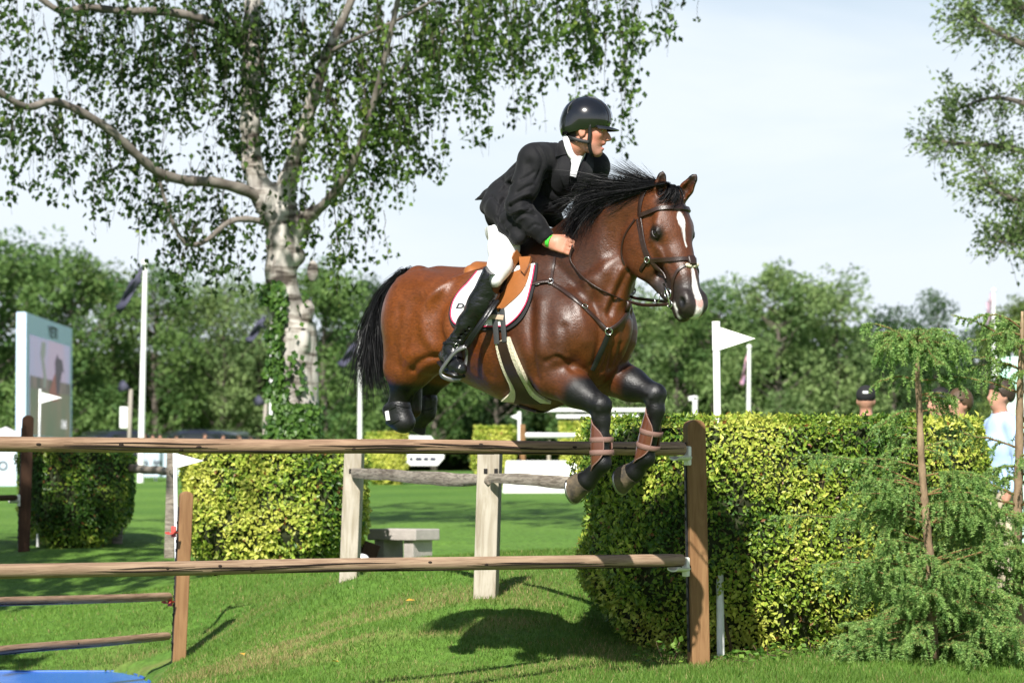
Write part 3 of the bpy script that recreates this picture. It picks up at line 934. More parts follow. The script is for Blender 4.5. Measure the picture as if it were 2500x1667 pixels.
# dock of the tail
hf.cone(L(1020, 676), L(985, 694), 0.055, 0.04, 0.05)
hf.cone(L(985, 694), L(945, 760), 0.04, 0.028, 0.03)

# --- neck
neck = [(1350, 732, 0.285, 0.60), (1415, 680, 0.250, 0.56), (1470, 620, 0.190, 0.52), (1530, 568, 0.145, 0.50), (1588, 528, 0.108, 0.56)]
npt = [L(a, b) for a, b, c, d in neck]
for i in range(len(neck) - 1):
    hf.cone(npt[i], npt[i + 1], neck[i][2], neck[i + 1][2], 0.06, (neck[i][3] + neck[i + 1][3]) / 2)
hf.chain([L(1340, 628), L(1430, 560), L(1500, 512), L(1585, 486)], [0.06, 0.055, 0.05, 0.05], 0.10, 0.8)   # crest
hf.chain([L(1528, 640, 0.02), L(1488, 720, 0.02), L(1464, 800, 0.0)], [0.052, 0.068, 0.074], 0.06)         # windpipe
for s in (0.075, -0.075):
    hf.chain([L(1535, 625, 0) + V3(0, -s, 0), L(1485, 700, 0) + V3(0, -s * 1.35, 0), L(1455, 780, 0) + V3(0, -s * 1.3, 0)], [0.022, 0.048, 0.055], 0.05)

# --- head, turned a little further to the camera
PSI = math.radians(51.0)
fh = HR.T @ V3(math.cos(PSI), -math.sin(PSI), 0)
nh = HR.T @ V3(-math.sin(PSI), -math.cos(PSI), 0)
poll = L(1640, 456)
poll_w = H0 + HR @ poll
nh_w = HR @ nh
def HP(px, py, s=0.0):
    return HR.T @ (on_plane(px, py, poll_w, nh_w, s) - H0)
muz = HP(1713, 752)
ha = unit(muz - poll)                           # down the face
hb = unit(-(fh - ha * (fh @ ha)))               # from the face back to the jaw
HL = np.linalg.norm(muz - poll)
def hd(u, back, s=0.0):
    """head point: u down the face (share of its length), back from the front of the face, s to the near side"""
    return poll + ha * (u * HL) + hb * back + nh * s
RH = np.column_stack([ha, hb, nh])
for s in (1, -1):
    hf.ell(hd(0.33, 0.235, 0.160 * s), (0.170, 0.145, 0.072), 0.07, RH, 'sub')    # hollow the neck around the cheek
hf.cone(hd(0.45, 0.14), hd(0.88, 0.10), 0.075, 0.05, 0.03, 0.85, nh)
hf.chain([hd(0.05, 0.085), hd(0.18, 0.092), hd(0.34, 0.100)], [0.080, 0.092, 0.098], 0.05, 1.10, nh)
hf.chain([hd(0.34, 0.090), hd(0.52, 0.078), hd(0.70, 0.062), hd(0.88, 0.066)], [0.092, 0.072, 0.058, 0.062], 0.04, 1.02, nh)
hf.ell(hd(0.27, 0.048), (0.11, 0.045, 0.098), 0.04, RH)                      # flat forehead
for s in (1, -1):
    hf.ell(hd(0.37, 0.215, 0.078 * s), (0.150, 0.128, 0.044), 0.022, RH)     # cheek
    hf.ell(hd(0.31, 0.255, 0.078 * s), (0.100, 0.088, 0.040), 0.020, RH)
    hf.cone(hd(0.44, 0.285, 0.052 * s), hd(0.90, 0.135, 0.020 * s), 0.042, 0.028, 0.04)    # jaw bone
    hf.ell(hd(0.285, 0.058, 0.100 * s), (0.046, 0.028, 0.022), 0.022, RH)    # brow
    hf.cone(hd(0.37, 0.105, 0.103 * s), hd(0.62, 0.095, 0.062 * s), 0.015, 0.010, 0.02)    # facial crest
    hf.ell(hd(0.345, 0.072, 0.122 * s), (0.028, 0.020, 0.016), 0.012, RH, 'sub')           # eye socket
    hf.ell(hd(0.20, 0.085, 0.118 * s), (0.040, 0.030, 0.012), 0.03, RH, 'sub')             # hollow above the eye
    hf.ell(hd(0.905, 0.044, 0.054 * s), (0.050, 0.038, 0.024), 0.02, RH)                   # nostril wing
    hf.ell(hd(0.930, 0.044, 0.076 * s), (0.026, 0.018, 0.024), 0.008, RH, 'sub')
hf.ell(hd(0.955, 0.062), (0.058, 0.060, 0.066), 0.03, RH)                   # upper lip
hf.ell(hd(0.955, 0.135), (0.046, 0.038, 0.046), 0.02, RH)                   # lower lip
hf.cone(hd(0.94, 0.105, -0.08), hd(0.94, 0.105, 0.08), 0.007, 0.007, 0.006, op='sub')
hf.cone(hd(0.80, 0.118, 0.055), hd(0.99, 0.103, 0.065), 0.005, 0.007, 0.006, op='sub')
hf.cone(hd(0.24, 0.20), hd(0.04, 0.22), 0.08, 0.11, 0.06, 0.75, nh)          # throat to neck
for s in (1, -1):
    for sg, kk in ((1, 0.020), (-1, 0.016)):                                  # eyelids
        lid = [hd(0.345 + d * 0.05, 0.070 - sg * kk * (1 - (d / 1.0) ** 2) - 0.004 * d, (0.118 - 0.006 * abs(d)) * s) for d in (-1, -0.5, 0, 0.5, 1)]
        hf.chain(lid, [0.005, 0.007, 0.008, 0.007, 0.005], 0.006)

# ears
def ear(base, tip, front, side):
    base, tip = np.array(base), np.array(tip)
    ax = unit(tip - base); ln = np.linalg.norm(tip - base)
    mid = base + ax * ln * 0.42
    fr = unit(front - ax * (front @ ax))
    hf.chain([base - ax * 0.02, mid, base + ax * ln * 0.8, tip], [0.034, 0.038, 0.023, 0.003], 0.006, 0.86, side)
    hf.chain([base + ax * 0.035 + fr * 0.022, mid + fr * 0.021, base + ax * ln * 0.86 + fr * 0.016], [0.018, 0.022, 0.009], 0.006, op='sub')
ear_n = (HP(1607, 487, 0.055), HP(1618, 417, 0.06))
ear_f = (HP(1659, 487, -0.050), HP(1701, 424, -0.075))
ear(*ear_n, fh * 0.95 + nh * 0.55, nh)
ear(*ear_f, fh * 0.75 + nh * 0.6, nh)

# --- forelegs, folded
fore = {
    'near': dict(el=L(1352, 922, 0.165), mid=L(1408, 953, 0.165), kn=L(1464, 990, 0.155), kl=L(1468, 1024, 0.15), ft=L(1470, 1130, 0.15), pa=L(1433, 1173, 0.15), so=L(1388, 1194, 0.15)),
    'far': dict(el=L(1474, 915, -0.155), mid=L(1540, 938, -0.165), kn=L(1597, 962, -0.17), kl=L(1601, 1000, -0.17), ft=L(1577, 1117, -0.17), pa=L(1549, 1152, -0.17), so=L(1503, 1172, -0.17)),
}
for key, g in fore.items():
    s = 1 if key == 'near' else -1
    hf.cone(L(1400, 860, 0) + V3(0, -0.2 * s, 0), g['el'], 0.11, 0.09, 0.06)
    hf.chain([g['el'], g['mid'], g['kn']], [0.098, 0.080, 0.053], 0.035)
    hf.ell(g['el'] * 0.6 + g['mid'] * 0.4 + V3(0, -0.018 * s, 0.018), (0.10, 0.05, 0.055), 0.04)
    hf.cone(g['kn'], g['kl'], 0.050, 0.044, 0.02)
    hf.ell(g['kn'] + V3(0.016, 0, 0.002), (0.045, 0.047, 0.045), 0.02)
    hf.cone(g['kl'], g['ft'], 0.036, 0.030, 0.025)
    bk = unit(np.cross(g['ft'] - g['kl'], V3(0, 1, 0)))
    hf.cone(g['kl'] + bk * 0.018, g['ft'] + bk * 0.016, 0.022, 0.022, 0.02)
    hf.ell(g['ft'], (0.042, 0.040, 0.042), 0.02)
    hf.ell(g['ft'] + unit(g['so'] - g['ft']) * 0.012 + bk * 0.012, (0.034, 0.034, 0.034), 0.02)
    hf.cone(g['ft'], g['pa'], 0.038, 0.044, 0.02)
    hf.cone(g['pa'], g['pa'] + unit(g['so'] - g['pa']) * 0.02, 0.048, 0.05, 0.015)
# --- hind legs, folded under the haunches
hind = {
    'near': dict(st=L(1030, 868, 0.17), hk=L(988, 935, 0.15), ft=L(965, 1008, 0.15), pa=L(978, 1028, 0.14), so=L(990, 1042, 0.13)),
    'far': dict(st=L(1090, 858, -0.15), hk=L(1045, 928, -0.14), ft=L(1032, 1004, -0.14), pa=L(1022, 1026, -0.14), so=L(1014, 1042, -0.14)),
}
for key, g in hind.items():
    s = 1 if key == 'near' else -1
    hf.cone(g['st'], g['hk'], 0.12, 0.066, 0.05)
    hf.ell(g['hk'] + V3(-0.01, 0, 0.0), (0.062, 0.050, 0.06), 0.03)
    hf.cone(g['hk'], g['ft'], 0.058, 0.052, 0.03)
    hf.ell(g['ft'], (0.050, 0.048, 0.050), 0.02)
    hf.cone(g['ft'], g['pa'], 0.046, 0.048, 0.02)
hf.cone(L(1008, 940, 0.05), L(1008, 1000, 0.05), 0.05, 0.045, 0.03)

# --- hollows between the muscles
for s in (1, -1):
    dx = 0 if s > 0 else 130
    hf.chain([L(1118 + dx, 715, 0.345 * s), L(1098 + dx, 780, 0.375 * s), L(1096 + dx, 850, 0.36 * s)], [0.03, 0.05, 0.03], 0.12, op='sub')
    hf.chain([L(1322 + dx, 790, 0.36 * s), L(1322 + dx, 900, 0.355 * s)], [0.03, 0.03], 0.10, op='sub')
    hf.chain([L(1000 + dx, 740, 0.335 * s), L(985 + dx, 850, 0.325 * s)], [0.012, 0.012], 0.06, op='sub')
hf.chain([L(1500, 812, 0) + V3(0.085, 0, 0), L(1490, 890, 0) + V3(0.085, 0, 0)], [0.018, 0.018], 0.05, op='sub')

me, hv = hf.mesh('horse_body', 2)
# --- coat colours: bay body, darker top of the shoulder, black points, white face markings
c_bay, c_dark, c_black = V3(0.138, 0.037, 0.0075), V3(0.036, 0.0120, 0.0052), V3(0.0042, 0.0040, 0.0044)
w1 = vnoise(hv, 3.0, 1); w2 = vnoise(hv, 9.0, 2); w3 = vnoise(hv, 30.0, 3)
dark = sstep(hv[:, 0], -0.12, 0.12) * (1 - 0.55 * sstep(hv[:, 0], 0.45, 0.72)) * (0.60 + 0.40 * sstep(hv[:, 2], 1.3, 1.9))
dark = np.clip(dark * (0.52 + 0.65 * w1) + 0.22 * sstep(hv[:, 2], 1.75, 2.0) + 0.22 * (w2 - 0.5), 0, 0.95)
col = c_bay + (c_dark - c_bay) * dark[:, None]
def paint(c, w):
    global col
    col = col + (np.array(c) - col) * np.clip(w, 0, 1)[:, None]
for key, g in fore.items():
    d = near(hv, g['kn'], g['ft']); dm = near(hv, g['ft'], g['so'])
    u = (hv - g['el']) @ unit(g['kn'] - g['el']) / np.linalg.norm(g['kn'] - g['el'])
    dl = near(hv, g['el'], g['kn'])
    paint(c_black, sstep(u + 0.16 * (w2 - 0.5), 0.34, 0.62) * (1 - sstep(dl, 0.105, 0.125)))
    paint(c_black, 1 - sstep(np.minimum(d, dm), 0.075, 0.10))
    gn = (1 - sstep(near(hv, g['kn'] + V3(0.02, -0.03, 0.0)), 0.03, 0.075)) * sstep(w3, 0.45, 0.75)
    paint((0.035, 0.035, 0.038), gn * 0.8)
for key, g in hind.items():
    d = np.minimum(near(hv, g['hk'], g['ft']), near(hv, g['ft'], g['so']))
    paint(c_black, (1 - sstep(d, 0.07, 0.10)) * (1 - sstep(hv[:, 2], g['hk'][2] - 0.03, g['hk'][2] + 0.02)))
    paint(c_black, (1 - sstep(hv[:, 2] + 0.05 * (w2 - 0.5), g['hk'][2] - 0.055, g['hk'][2] - 0.01)) * (hv[:, 0] < -0.3))
uu = (hv - poll) @ ha / HL; bb = (hv - poll) @ hb; ss = (hv - poll) @ nh
onhead = (uu > 0.0) & (uu < 1.2) & (np.abs(ss) < 0.16) & (bb < 0.30) & (hv[:, 0] > 0.55)
paint((0.022, 0.018, 0.017), onhead * sstep(uu + 0.10 * (w2 - 0.5) + 0.6 * np.clip(bb, 0, 0.15), 0.66, 0.84) * 0.95)
paint((0.075, 0.030, 0.013), onhead * (1 - sstep(uu, 0.6, 0.75)) * sstep(w1, 0.35, 0.65) * 0.6)
for s in (1, -1):
    paint(c_black, onhead * (1 - sstep(near(hv, hd(0.35, 0.068, 0.11 * s)), 0.026, 0.058)) * 0.93)
    paint(c_black, onhead * (1 - sstep(near(hv, hd(0.930, 0.044, 0.076 * s)), 0.014, 0.036)))
# star, stripe and snip
jit = 0.006 * (w3 - 0.5)
star = (1 - sstep(np.hypot((uu - 0.285) * HL / 1.9, ss - 0.004) + jit, 0.019, 0.026)) * (bb < 0.09)
stripe = (uu > 0.30) & (uu < 0.50)
strip_w = 0.008 * np.clip((0.46 - uu) / 0.16, 0, 1) + 0.001
snip_w = 0.004 + 0.013 * sstep(uu, 0.66, 0.9)
paint((0.78, 0.76, 0.74), onhead * star)
paint((0.74, 0.72, 0.70), onhead * stripe * (1 - sstep(np.abs(ss - 0.004 + jit) - strip_w, 0.0, 0.006)) * (bb < 0.09))
paint((0.78, 0.74, 0.72), onhead * (uu > 0.66) * sstep(uu, 0.64, 0.70) * (1 - sstep(np.abs(ss - 0.002 + jit) - snip_w, 0.0, 0.007)) * (bb < 0.075))
paint((0.60, 0.33, 0.30), onhead * (uu > 0.93) * (1 - sstep(np.abs(ss) - 0.018, 0.0, 0.01)) * (bb < 0.075) * sstep(w3, 0.3, 0.6))
paint((0.62, 0.60, 0.58), onhead * (1 - sstep(near(hv, hd(0.90, 0.112, 0.05), hd(0.99, 0.125, 0.03)), 0.006, 0.016)))
# ears: dark edges and tips
for b, t in (ear_n, ear_f):
    ax = unit(t - b); q = (hv - b) @ ax / np.linalg.norm(t - b)
    ne = near(hv, b, t)
    paint(c_black, (ne < 0.05) * sstep(q + 0.2 * (w3 - 0.5), 0.55, 0.85))
    paint((0.035, 0.016, 0.010), (ne < 0.015) * (q > 0.1) * 0.7)
# light belly hair by the elbows
paint((0.20, 0.085, 0.03), sstep(-hv[:, 2], -1.36, -1.24) * (hv[:, 0] > -0.75) * (hv[:, 0] < -0.05) * 0.35)
col = col * (0.86 + 0.28 * w3[:, None])
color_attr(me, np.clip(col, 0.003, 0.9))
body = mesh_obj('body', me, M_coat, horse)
# --- muscle relief: ridges and creases drawn on the near side, mirrored to the far side
bpy.context.view_layer.update()
_o = Vector((HR.T @ (CAM - H0)).tolist())
def body_point(x, y):
    ok, p_, n_, i_ = body.ray_cast(_o, Vector(unit(HR.T @ ray(x, y)).tolist()))
    return np.array(p_) if ok else None
hv = relief_lines(body, me, hv, (

    ([(1163, 664), (1099, 689), (1051, 727), (1034, 766), (1038, 817), (1058, 849)], 0.030, 0.013, True),
    ([(1150, 690), (1105, 720), (1074, 755), (1068, 800), (1082, 850)], 0.045, -0.022, True),
    ([(1019, 760), (1008, 810), (1000, 860)], 0.030, 0.008, True),
    ([(975, 760), (966, 830), (972, 890)], 0.028, -0.008, True),
    ([(1074, 872), (1045, 874), (1022, 886), (1008, 905)], 0.020, -0.014, True),
    ([(1296, 735), (1293, 800), (1296, 860), (1308, 920)], 0.030, -0.016, True),
    ([(1320, 740), (1318, 800), (1322, 860)], 0.030, 0.010, True),
    ([(1334, 884), (1350, 872), (1370, 876), (1400, 904)], 0.016, -0.008, True),
    ([(1342, 870), (1362, 862), (1385, 874)], 0.014, 0.004, True),
    ([(1440, 700), (1458, 760), (1466, 823), (1454, 887)], 0.024, -0.016, True),
    ([(1400, 720), (1422, 780), (1430, 830)], 0.035, 0.012, True),
    ([(1375, 800), (1385, 850), (1400, 885)], 0.028, -0.010, True),
    ([(1532, 664), (1510, 715), (1488, 765)], 0.018, -0.014, True),
    ([(1515, 660), (1495, 705), (1476, 750)], 0.016, 0.008, True),
    ([(1360, 650), (1400, 690), (1440, 740)], 0.030, -0.012, True),
    ([(1502, 815), (1497, 850), (1490, 900)], 0.018, -0.014, False),
    ([(1484, 850), (1478, 880), (1470, 905)], 0.012, -0.008, False),
    ([(1515, 840), (1510, 870), (1500, 895)], 0.012, -0.008, False),
    ([(1150, 800), (1165, 850), (1160, 905)], 0.030, -0.005, True), ([(1185, 800), (1198, 860), (1196, 915)], 0.030, -0.005, True),
    ([(1612, 610), (1630, 650), (1640, 680)], 0.012, 0.005, False), ([(1602, 640), (1618, 670), (1628, 700)], 0.012, -0.006, False)), body_point)

# --- eyes
M_eye = mat('eye', (0.008, 0.005, 0.004), rough=0.12, spec=0.5)
for s in (1, -1):
    b = MB(); b.ball(hd(0.345, 0.070, 0.102 * s), (0.025, 0.022, 0.020), 20, 14, RH)
    b.build('eye', M_eye, horse, smooth=True)

# --- hooves with shoes
M_shoe = mat('horseshoe steel', (0.35, 0.34, 0.33), rough=0.35, metal=1.0)
def hoof(pa, so, toe, r0=0.050, r1=0.063, ln=0.078, m=None):
    ax = unit(so - pa); toe = unit(toe - ax * (toe @ ax)); side = np.cross(ax, toe)
    b = MB(); rings = 7; n = 22; vs = []
    for j in range(rings):
        q = j / (rings - 1)
        for k in range(n):
            a = 2 * math.pi * k / n
            ct, st = math.cos(a), math.sin(a)
            r = r0 + (r1 - r0) * q
            r *= 1 + 0.012 * math.sin(j * 2.4)
            h = q * ln * (1.0 + 0.20 * ct) - (0.010 * ct if j == 0 else 0)
            vs.append(pa + ax * h + toe * (r * ct * 1.06 + 0.012 * q) + side * r * st)
    fs = [(j * n + k, j * n + (k + 1) % n, (j + 1) * n + (k + 1) % n, (j + 1) * n + k) for j in range(rings - 1) for k in range(n)]
    fs += [tuple(range(n - 1, -1, -1))]
    c = len(vs); cen = np.mean(vs[-n:], axis=0) - ax * 0.012; vs.append(cen)
    fs += [((rings - 1) * n + k, (rings - 1) * n + (k + 1) % n, c) for k in range(n)]
    b.add(vs, fs)
    o = b.build('hoof', m or M_hoof, horse, smooth=True, angle=40)
    if m is not None: return o
    sh = MB(); ring = vs[(rings - 1) * n: rings * n]
    arc = [np.array(ring[k % n]) * 0.93 + cen * 0.07 + ax * 0.005 for k in range(-8, 9)]
    sh.tube(arc, 0.008, 6)
    sh.build('horseshoe', M_shoe, o, smooth=True)
for g in fore.values():
    hoof(g['pa'] + unit(g['so'] - g['pa']) * 0.012, g['so'], V3(0.55, 0, -1.0))
for g in hind.values():
    hoof(g['pa'], g['so'], V3(1, 0, -0.5), 0.044, 0.050, 0.04, M_darkhoof)

# --- mane, forelock and tail: bundles of hair strands
def strands(name, roots, guides, n, w, jitter, mt=None, taper=0.25, seg=9, parent=None):
    """roots: (k,3) spline of root points; guides: per root list of control offsets; ribbons of two thin crossed faces"""
    vs, lp = [], []
    R = np.array(roots, float); G = np.array(guides, float)
    k = len(R)
    base = 0
    rg = np.random.default_rng(len(roots) * 7 + n)
    nc = max(1, n // 14); cx = rg.uniform(0, k - 1.001, nc); co = rg.normal(0, jitter, (nc, 3)); cl_ = rg.uniform(0.5, 0.95, nc)
    for i in range(n):
        j_ = rg.integers(nc); x = min(max(cx[j_] + rg.normal(0, 0.05), 0), k - 1.001); a = int(x); t = x - a
        r = R[a] * (1 - t) + R[a + 1] * t
        g = G[a] * (1 - t) + G[a + 1] * t
        ln = cl_[j_] * rg.uniform(0.8, 1.08)
        cp = [r + rg.normal(0, jitter * 0.25, 3)]
        off = co[j_] + rg.normal(0, jitter * 0.32, 3)
        for j, q in enumerate(g):
            cp.append(r + q * ln + off * (j + 1) / len(g) * (0.6 + 0.8 * (j + 1) / len(g)) + rg.normal(0, jitter * 0.12, 3))
        c = spline(cp, seg)
        tg = np.gradient(c, axis=0); tg /= np.linalg.norm(tg, axis=1)[:, None] + 1e-9
        sd = np.cross(tg, rg.normal(0, 1, 3)); sd /= np.linalg.norm(sd, axis=1)[:, None] + 1e-9
        ww = w * rg.uniform(0.5, 1.3) * np.linspace(1, taper, seg) ** 0.8
        ww[-1] *= 0.15
        v = np.empty((seg * 2, 3)); v[0::2] = c - sd * ww[:, None]; v[1::2] = c + sd * ww[:, None]
        vs.append(v)
        j = np.arange(seg - 1) * 2 + base
        lp.append(np.stack([j, j + 1, j + 3, j + 2], 1)); base += seg * 2
    me = fast_mesh(name, np.vstack(vs), np.vstack(lp).ravel(), np.full(n * (seg - 1), 4))
    return mesh_obj(name, me, mt or M_hair, parent)

mr = [L(1405, 574), L(1415, 566), L(1440, 545), L(1480, 516), L(1535, 488), L(1585, 470), L(1620, 458)]
tips = [[(1415, 560, .05), (1418, 560, .08), (1424, 588, .10)],
        [(1412, 545, .04), (1405, 540, .08), (1412, 565, .12)],
        [(1435, 510, .04), (1408, 500, .08), (1398, 530, .12)],
        [(1470, 475, .04), (1430, 470, .08), (1398, 500, .13)],
        [(1520, 462, .04), (1465, 456, .07), (1405, 470, .12)],
        [(1570, 452, .03), (1510, 448, .06), (1440, 445, .10)],
        [(1605, 446, .03), (1550, 445, .05), (1490, 440, .08)]]
mg = [[L(*q) - r for q in t] for r, t in zip(mr, tips)]
strands('mane', mr, mg, 5200, 0.0015, 0.036, parent=horse)
mg2 = [[L(q[0] - 8 * j, q[1] - 10 * (j + 1), q[2]) - r for j, q in enumerate(t)] for r, t in zip(mr, tips)]
mg3 = [[L(q[0] + 14 * (2 - j), q[1] + 16 * j, 0.07 + 0.03 * j) - r for j, q in enumerate(t)] for r, t in zip(mr, tips)]
strands('mane', mr[1:], mg3[1:], 2200, 0.0016, 0.024, parent=horse)
strands('mane', mr[1:], mg2[1:], 260, 0.0014, 0.045, parent=horse)
fr = [HP(1630, 458, 0.01), HP(1640, 456, -0.01), HP(1652, 466, -0.025)]
fg = [[HP(1630, 456, .03) - fr[0], HP(1624, 482, .06) - fr[0], HP(1598, 508, .10) - fr[0]],
      [HP(1640, 448, .03) - fr[1], HP(1640, 475, .06) - fr[1], HP(1610, 505, .10) - fr[1]],
      [HP(1656, 455, .02) - fr[2], HP(1668, 478, .02) - fr[2], HP(1664, 508, .03) - fr[2]]]
strands('forelock', fr, fg, 420, 0.0018, 0.010, parent=horse)
tr = [L(1006, 660), L(980, 678), L(955, 705), L(935, 745), L(925, 780)]
tgd = [[L(985, 664) - tr[0], L(935, 720) - tr[0], L(905, 800) - tr[0], L(898, 900) - tr[0]],
       [L(950, 690) - tr[1], L(912, 760) - tr[1], L(895, 860) - tr[1], L(900, 960) - tr[1]],
       [L(925, 730) - tr[2], L(898, 800) - tr[2], L(893, 890) - tr[2], L(890, 985) - tr[2]],
       [L(912, 770) - tr[3], L(900, 830) - tr[3], L(900, 910) - tr[3], L(912, 985) - tr[3]],
       [L(912, 800) - tr[4], L(905, 860) - tr[4], L(912, 920) - tr[4], L(925, 960) - tr[4]]]
strands('tail', tr, tgd, 2500, 0.0016, 0.044, seg=11, parent=horse)
# ================================================================ tack, laid on the horse's surface
bpy.context.view_layer.update()
CAM_L = HR.T @ (CAM - H0)
def hit(ob, px, py):
    """where the sight line through a pixel meets an object that shares the horse's frame"""
    d = HR.T @ ray(px, py)
    ok, p, n, i = ob.ray_cast(Vector(CAM_L.tolist()), Vector(unit(d).tolist()))
    return (np.array(p), np.array(n)) if ok else (None, None)
def snap(ob, q):
    ok, p, n, i = ob.closest_point_on_mesh(Vector(np.array(q, float).tolist()))
    return np.array(p), np.array(n)
def smooth_rows(a, it=2):
    a = np.array(a, float)
    for _ in range(it):
        b = a.copy(); b[1:-1] = 0.25 * a[:-2] + 0.5 * a[1:-1] + 0.25 * a[2:]; a = b
    return a
def on_px(ob, pts, n=24, fall=0.15):
    P_, N_ = [], []
    for x, y in spline(pts, n):
        p, m = hit(ob, x, y)
        if p is None:
            if P_: p, m = snap(ob, P_[-1] + 0.01 * (P_[-1] - P_[-2] if len(P_) > 1 else 0)); 
            else: p, m = snap(ob, L(x, y, fall))
        P_.append(p); N_.append(m)
    return smooth_rows(P_), smooth_rows(N_, 3)
def on_snap(ob, pts, n=24):
    P_, N_ = zip(*[snap(ob, q) for q in spline(pts, n)])
    return smooth_rows(P_), smooth_rows(N_, 3)
def strap(name, pn, w, th, m, parent, lift=0.003, taper=None):
    """flat leather strap with rounded edges along surface points and normals"""
    p, nrm = np.array(pn[0], float), np.array(pn[1], float)
    nrm = nrm / (np.linalg.norm(nrm, axis=1)[:, None] + 1e-9)
    t = np.gradient(p, axis=0); t /= np.linalg.norm(t, axis=1)[:, None] + 1e-9
    sd = np.cross(nrm, t); sd /= np.linalg.norm(sd, axis=1)[:, None] + 1e-9
    prof = [(-1, 0.0), (-1, 0.6), (-0.8, 1), (0.8, 1), (1, 0.6), (1, 0.0)]
    vs = []; k = len(prof)
    ww = np.full(len(p), w / 2) if taper is None else np.array([np.interp(x, np.linspace(0, 1, len(taper)), taper) for x in np.linspace(0, 1, len(p))]) / 2
    for i in range(len(p)):
        for a, b in prof: vs.append(p[i] + sd[i] * a * ww[i] + nrm[i] * (lift + b * th))
    fs = [(i * k + j, (i + 1) * k + j, (i + 1) * k + (j + 1) % k, i * k + (j + 1) % k) for i in range(len(p) - 1) for j in range(k)]
    fs += [tuple(range(k)), tuple((len(p) - 1) * k + j for j in range(k - 1, -1, -1))]
    return MB().add(vs, fs).build(name, m, parent, smooth=True, angle=50)
def patch(name, ob, A, B, nu, nv, off, th, m, parent, mirror=False, edge=None, bulge=None):
    """sheet of thickness th lying off above ob between the pixel curves A and B"""
    a, b = spline(A, nv), spline(B, nv)
    g = np.zeros((nv, nu, 3)); gn = np.zeros((nv, nu, 3))
    for j in range(nv):
        for i in range(nu):
            q = a[j] + (b[j] - a[j]) * (i / (nu - 1))
            p, n_ = hit(ob, *q)
            if p is None:
                for f in (0.1, 0.2, 0.35, 0.5, 0.7):
                    c = np.array([a[nv // 2], b[nv // 2]]).mean(0)
                    p, n_ = hit(ob, *(q + (c - q) * f))
                    if p is not None: break
            if p is None: p, n_ = snap(ob, L(q[0], q[1], 0.05) if i == 0 else g[j, i - 1])
            if mirror:
                p, n_ = snap(ob, p * V3(1, -1, 1)); 
            g[j, i], gn[j, i] = p, n_
    for _ in range(2):
        for arr in (g, gn):
            arr[1:-1] = 0.25 * arr[:-2] + 0.5 * arr[1:-1] + 0.25 * arr[2:]
            arr[:, 1:-1] = 0.25 * arr[:, :-2] + 0.5 * arr[:, 1:-1] + 0.25 * arr[:, 2:]
    gn /= np.linalg.norm(gn, axis=2)[:, :, None] + 1e-9
    h = np.full((nv, nu), th)
    if bulge is not None: h = h + bulge(nv, nu)
    top = g + gn * (off + h)[:, :, None]; bot = g + gn * off
    vs = list(top.reshape(-1, 3)) + list(bot.reshape(-1, 3)); N = nu * nv
    fs = []
    for j in range(nv - 1):
        for i in range(nu - 1):
            q = (j * nu + i, j * nu + i + 1, (j + 1) * nu + i + 1, (j + 1) * nu + i)
            fs += [q[::-1], tuple(N + x for x in q)]
    rim = [i for i in range(nu)] + [j * nu + nu - 1 for j in range(1, nv)] + [(nv - 1) * nu + i for i in range(nu - 2, -1, -1)] + [j * nu for j in range(nv - 2, 0, -1)]
    for k in range(len(rim)):
        x, y = rim[k], rim[(k + 1) % len(rim)]
        fs.append((x, y, N + y, N + x))
    if mirror: fs = [f[::-1] for f in fs]
    o = MB().add(vs, fs).build(name, m, parent, smooth=True, angle=60)
    return o, top, gn
def ring(name, c, ax, r, rr, m, parent, flat=1.0, n=20):
    ax = unit(ax); a = unit(np.cross(ax, (0.2, 0.1, 1.0))); b = np.cross(ax, a)
    pts = [c + r * (math.cos(2 * math.pi * k / n) * a + flat * math.sin(2 * math.pi * k / n) * b) for k in range(n + 1)]
    return MB().tube(pts, rr, 7, caps=False).build(name, m, parent, smooth=True)

M_leather = mat('dark brown leather', (0.030, 0.014, 0.010), rough=0.38, var=0.5, var_scale=30, bump=0.15, bump_scale=200)
M_tan = mat('tan saddle leather', (0.30, 0.105, 0.028), rough=0.42, var=0.5, var_scale=9, bump=0.12, bump_scale=180)
M_black_leather = mat('black leather', (0.008, 0.008, 0.009), rough=0.35, bump=0.15, bump_scale=120)
M_web = mat('grey girth webbing', (0.035, 0.036, 0.038), rough=0.8, bump=0.3, bump_scale=400)
M_white_cloth = mat('white quilted cloth', (0.80, 0.79, 0.78), rough=0.85, bump=0.3, bump_scale=160)
M_pink = mat('pink piping', (0.55, 0.03, 0.10), rough=0.6)
M_binding = mat('black binding', (0.010, 0.010, 0.011), rough=0.8, bump=0.2, bump_scale=300)
M_fleece = mat('cream fleece', (0.72, 0.66, 0.50), rough=0.95, var=0.5, var_scale=60, var_col=(0.50, 0.44, 0.31), bump=1.0, bump_scale=150)
M_steel = mat('bright steel', (0.62, 0.62, 0.60), rough=0.22, metal=1.0)
M_boot_brown = mat('brown leg boot', (0.115, 0.040, 0.022), rough=0.22, var=0.4, var_scale=20, spec=0.6)
M_mauve = mat('mauve strap webbing', (0.19, 0.105, 0.085), rough=0.7, bump=0.3, bump_scale=350)
M_black_boot = mat('black neoprene', (0.008, 0.008, 0.009), rough=0.42, bump=0.3, bump_scale=90)
M_white_plain = mat('white patch', (0.75, 0.75, 0.75), rough=0.6)
M_print = mat('dark print', (0.03, 0.03, 0.04), rough=0.7)

def tack_root(name):
    return empty(name, H0, -PHI)

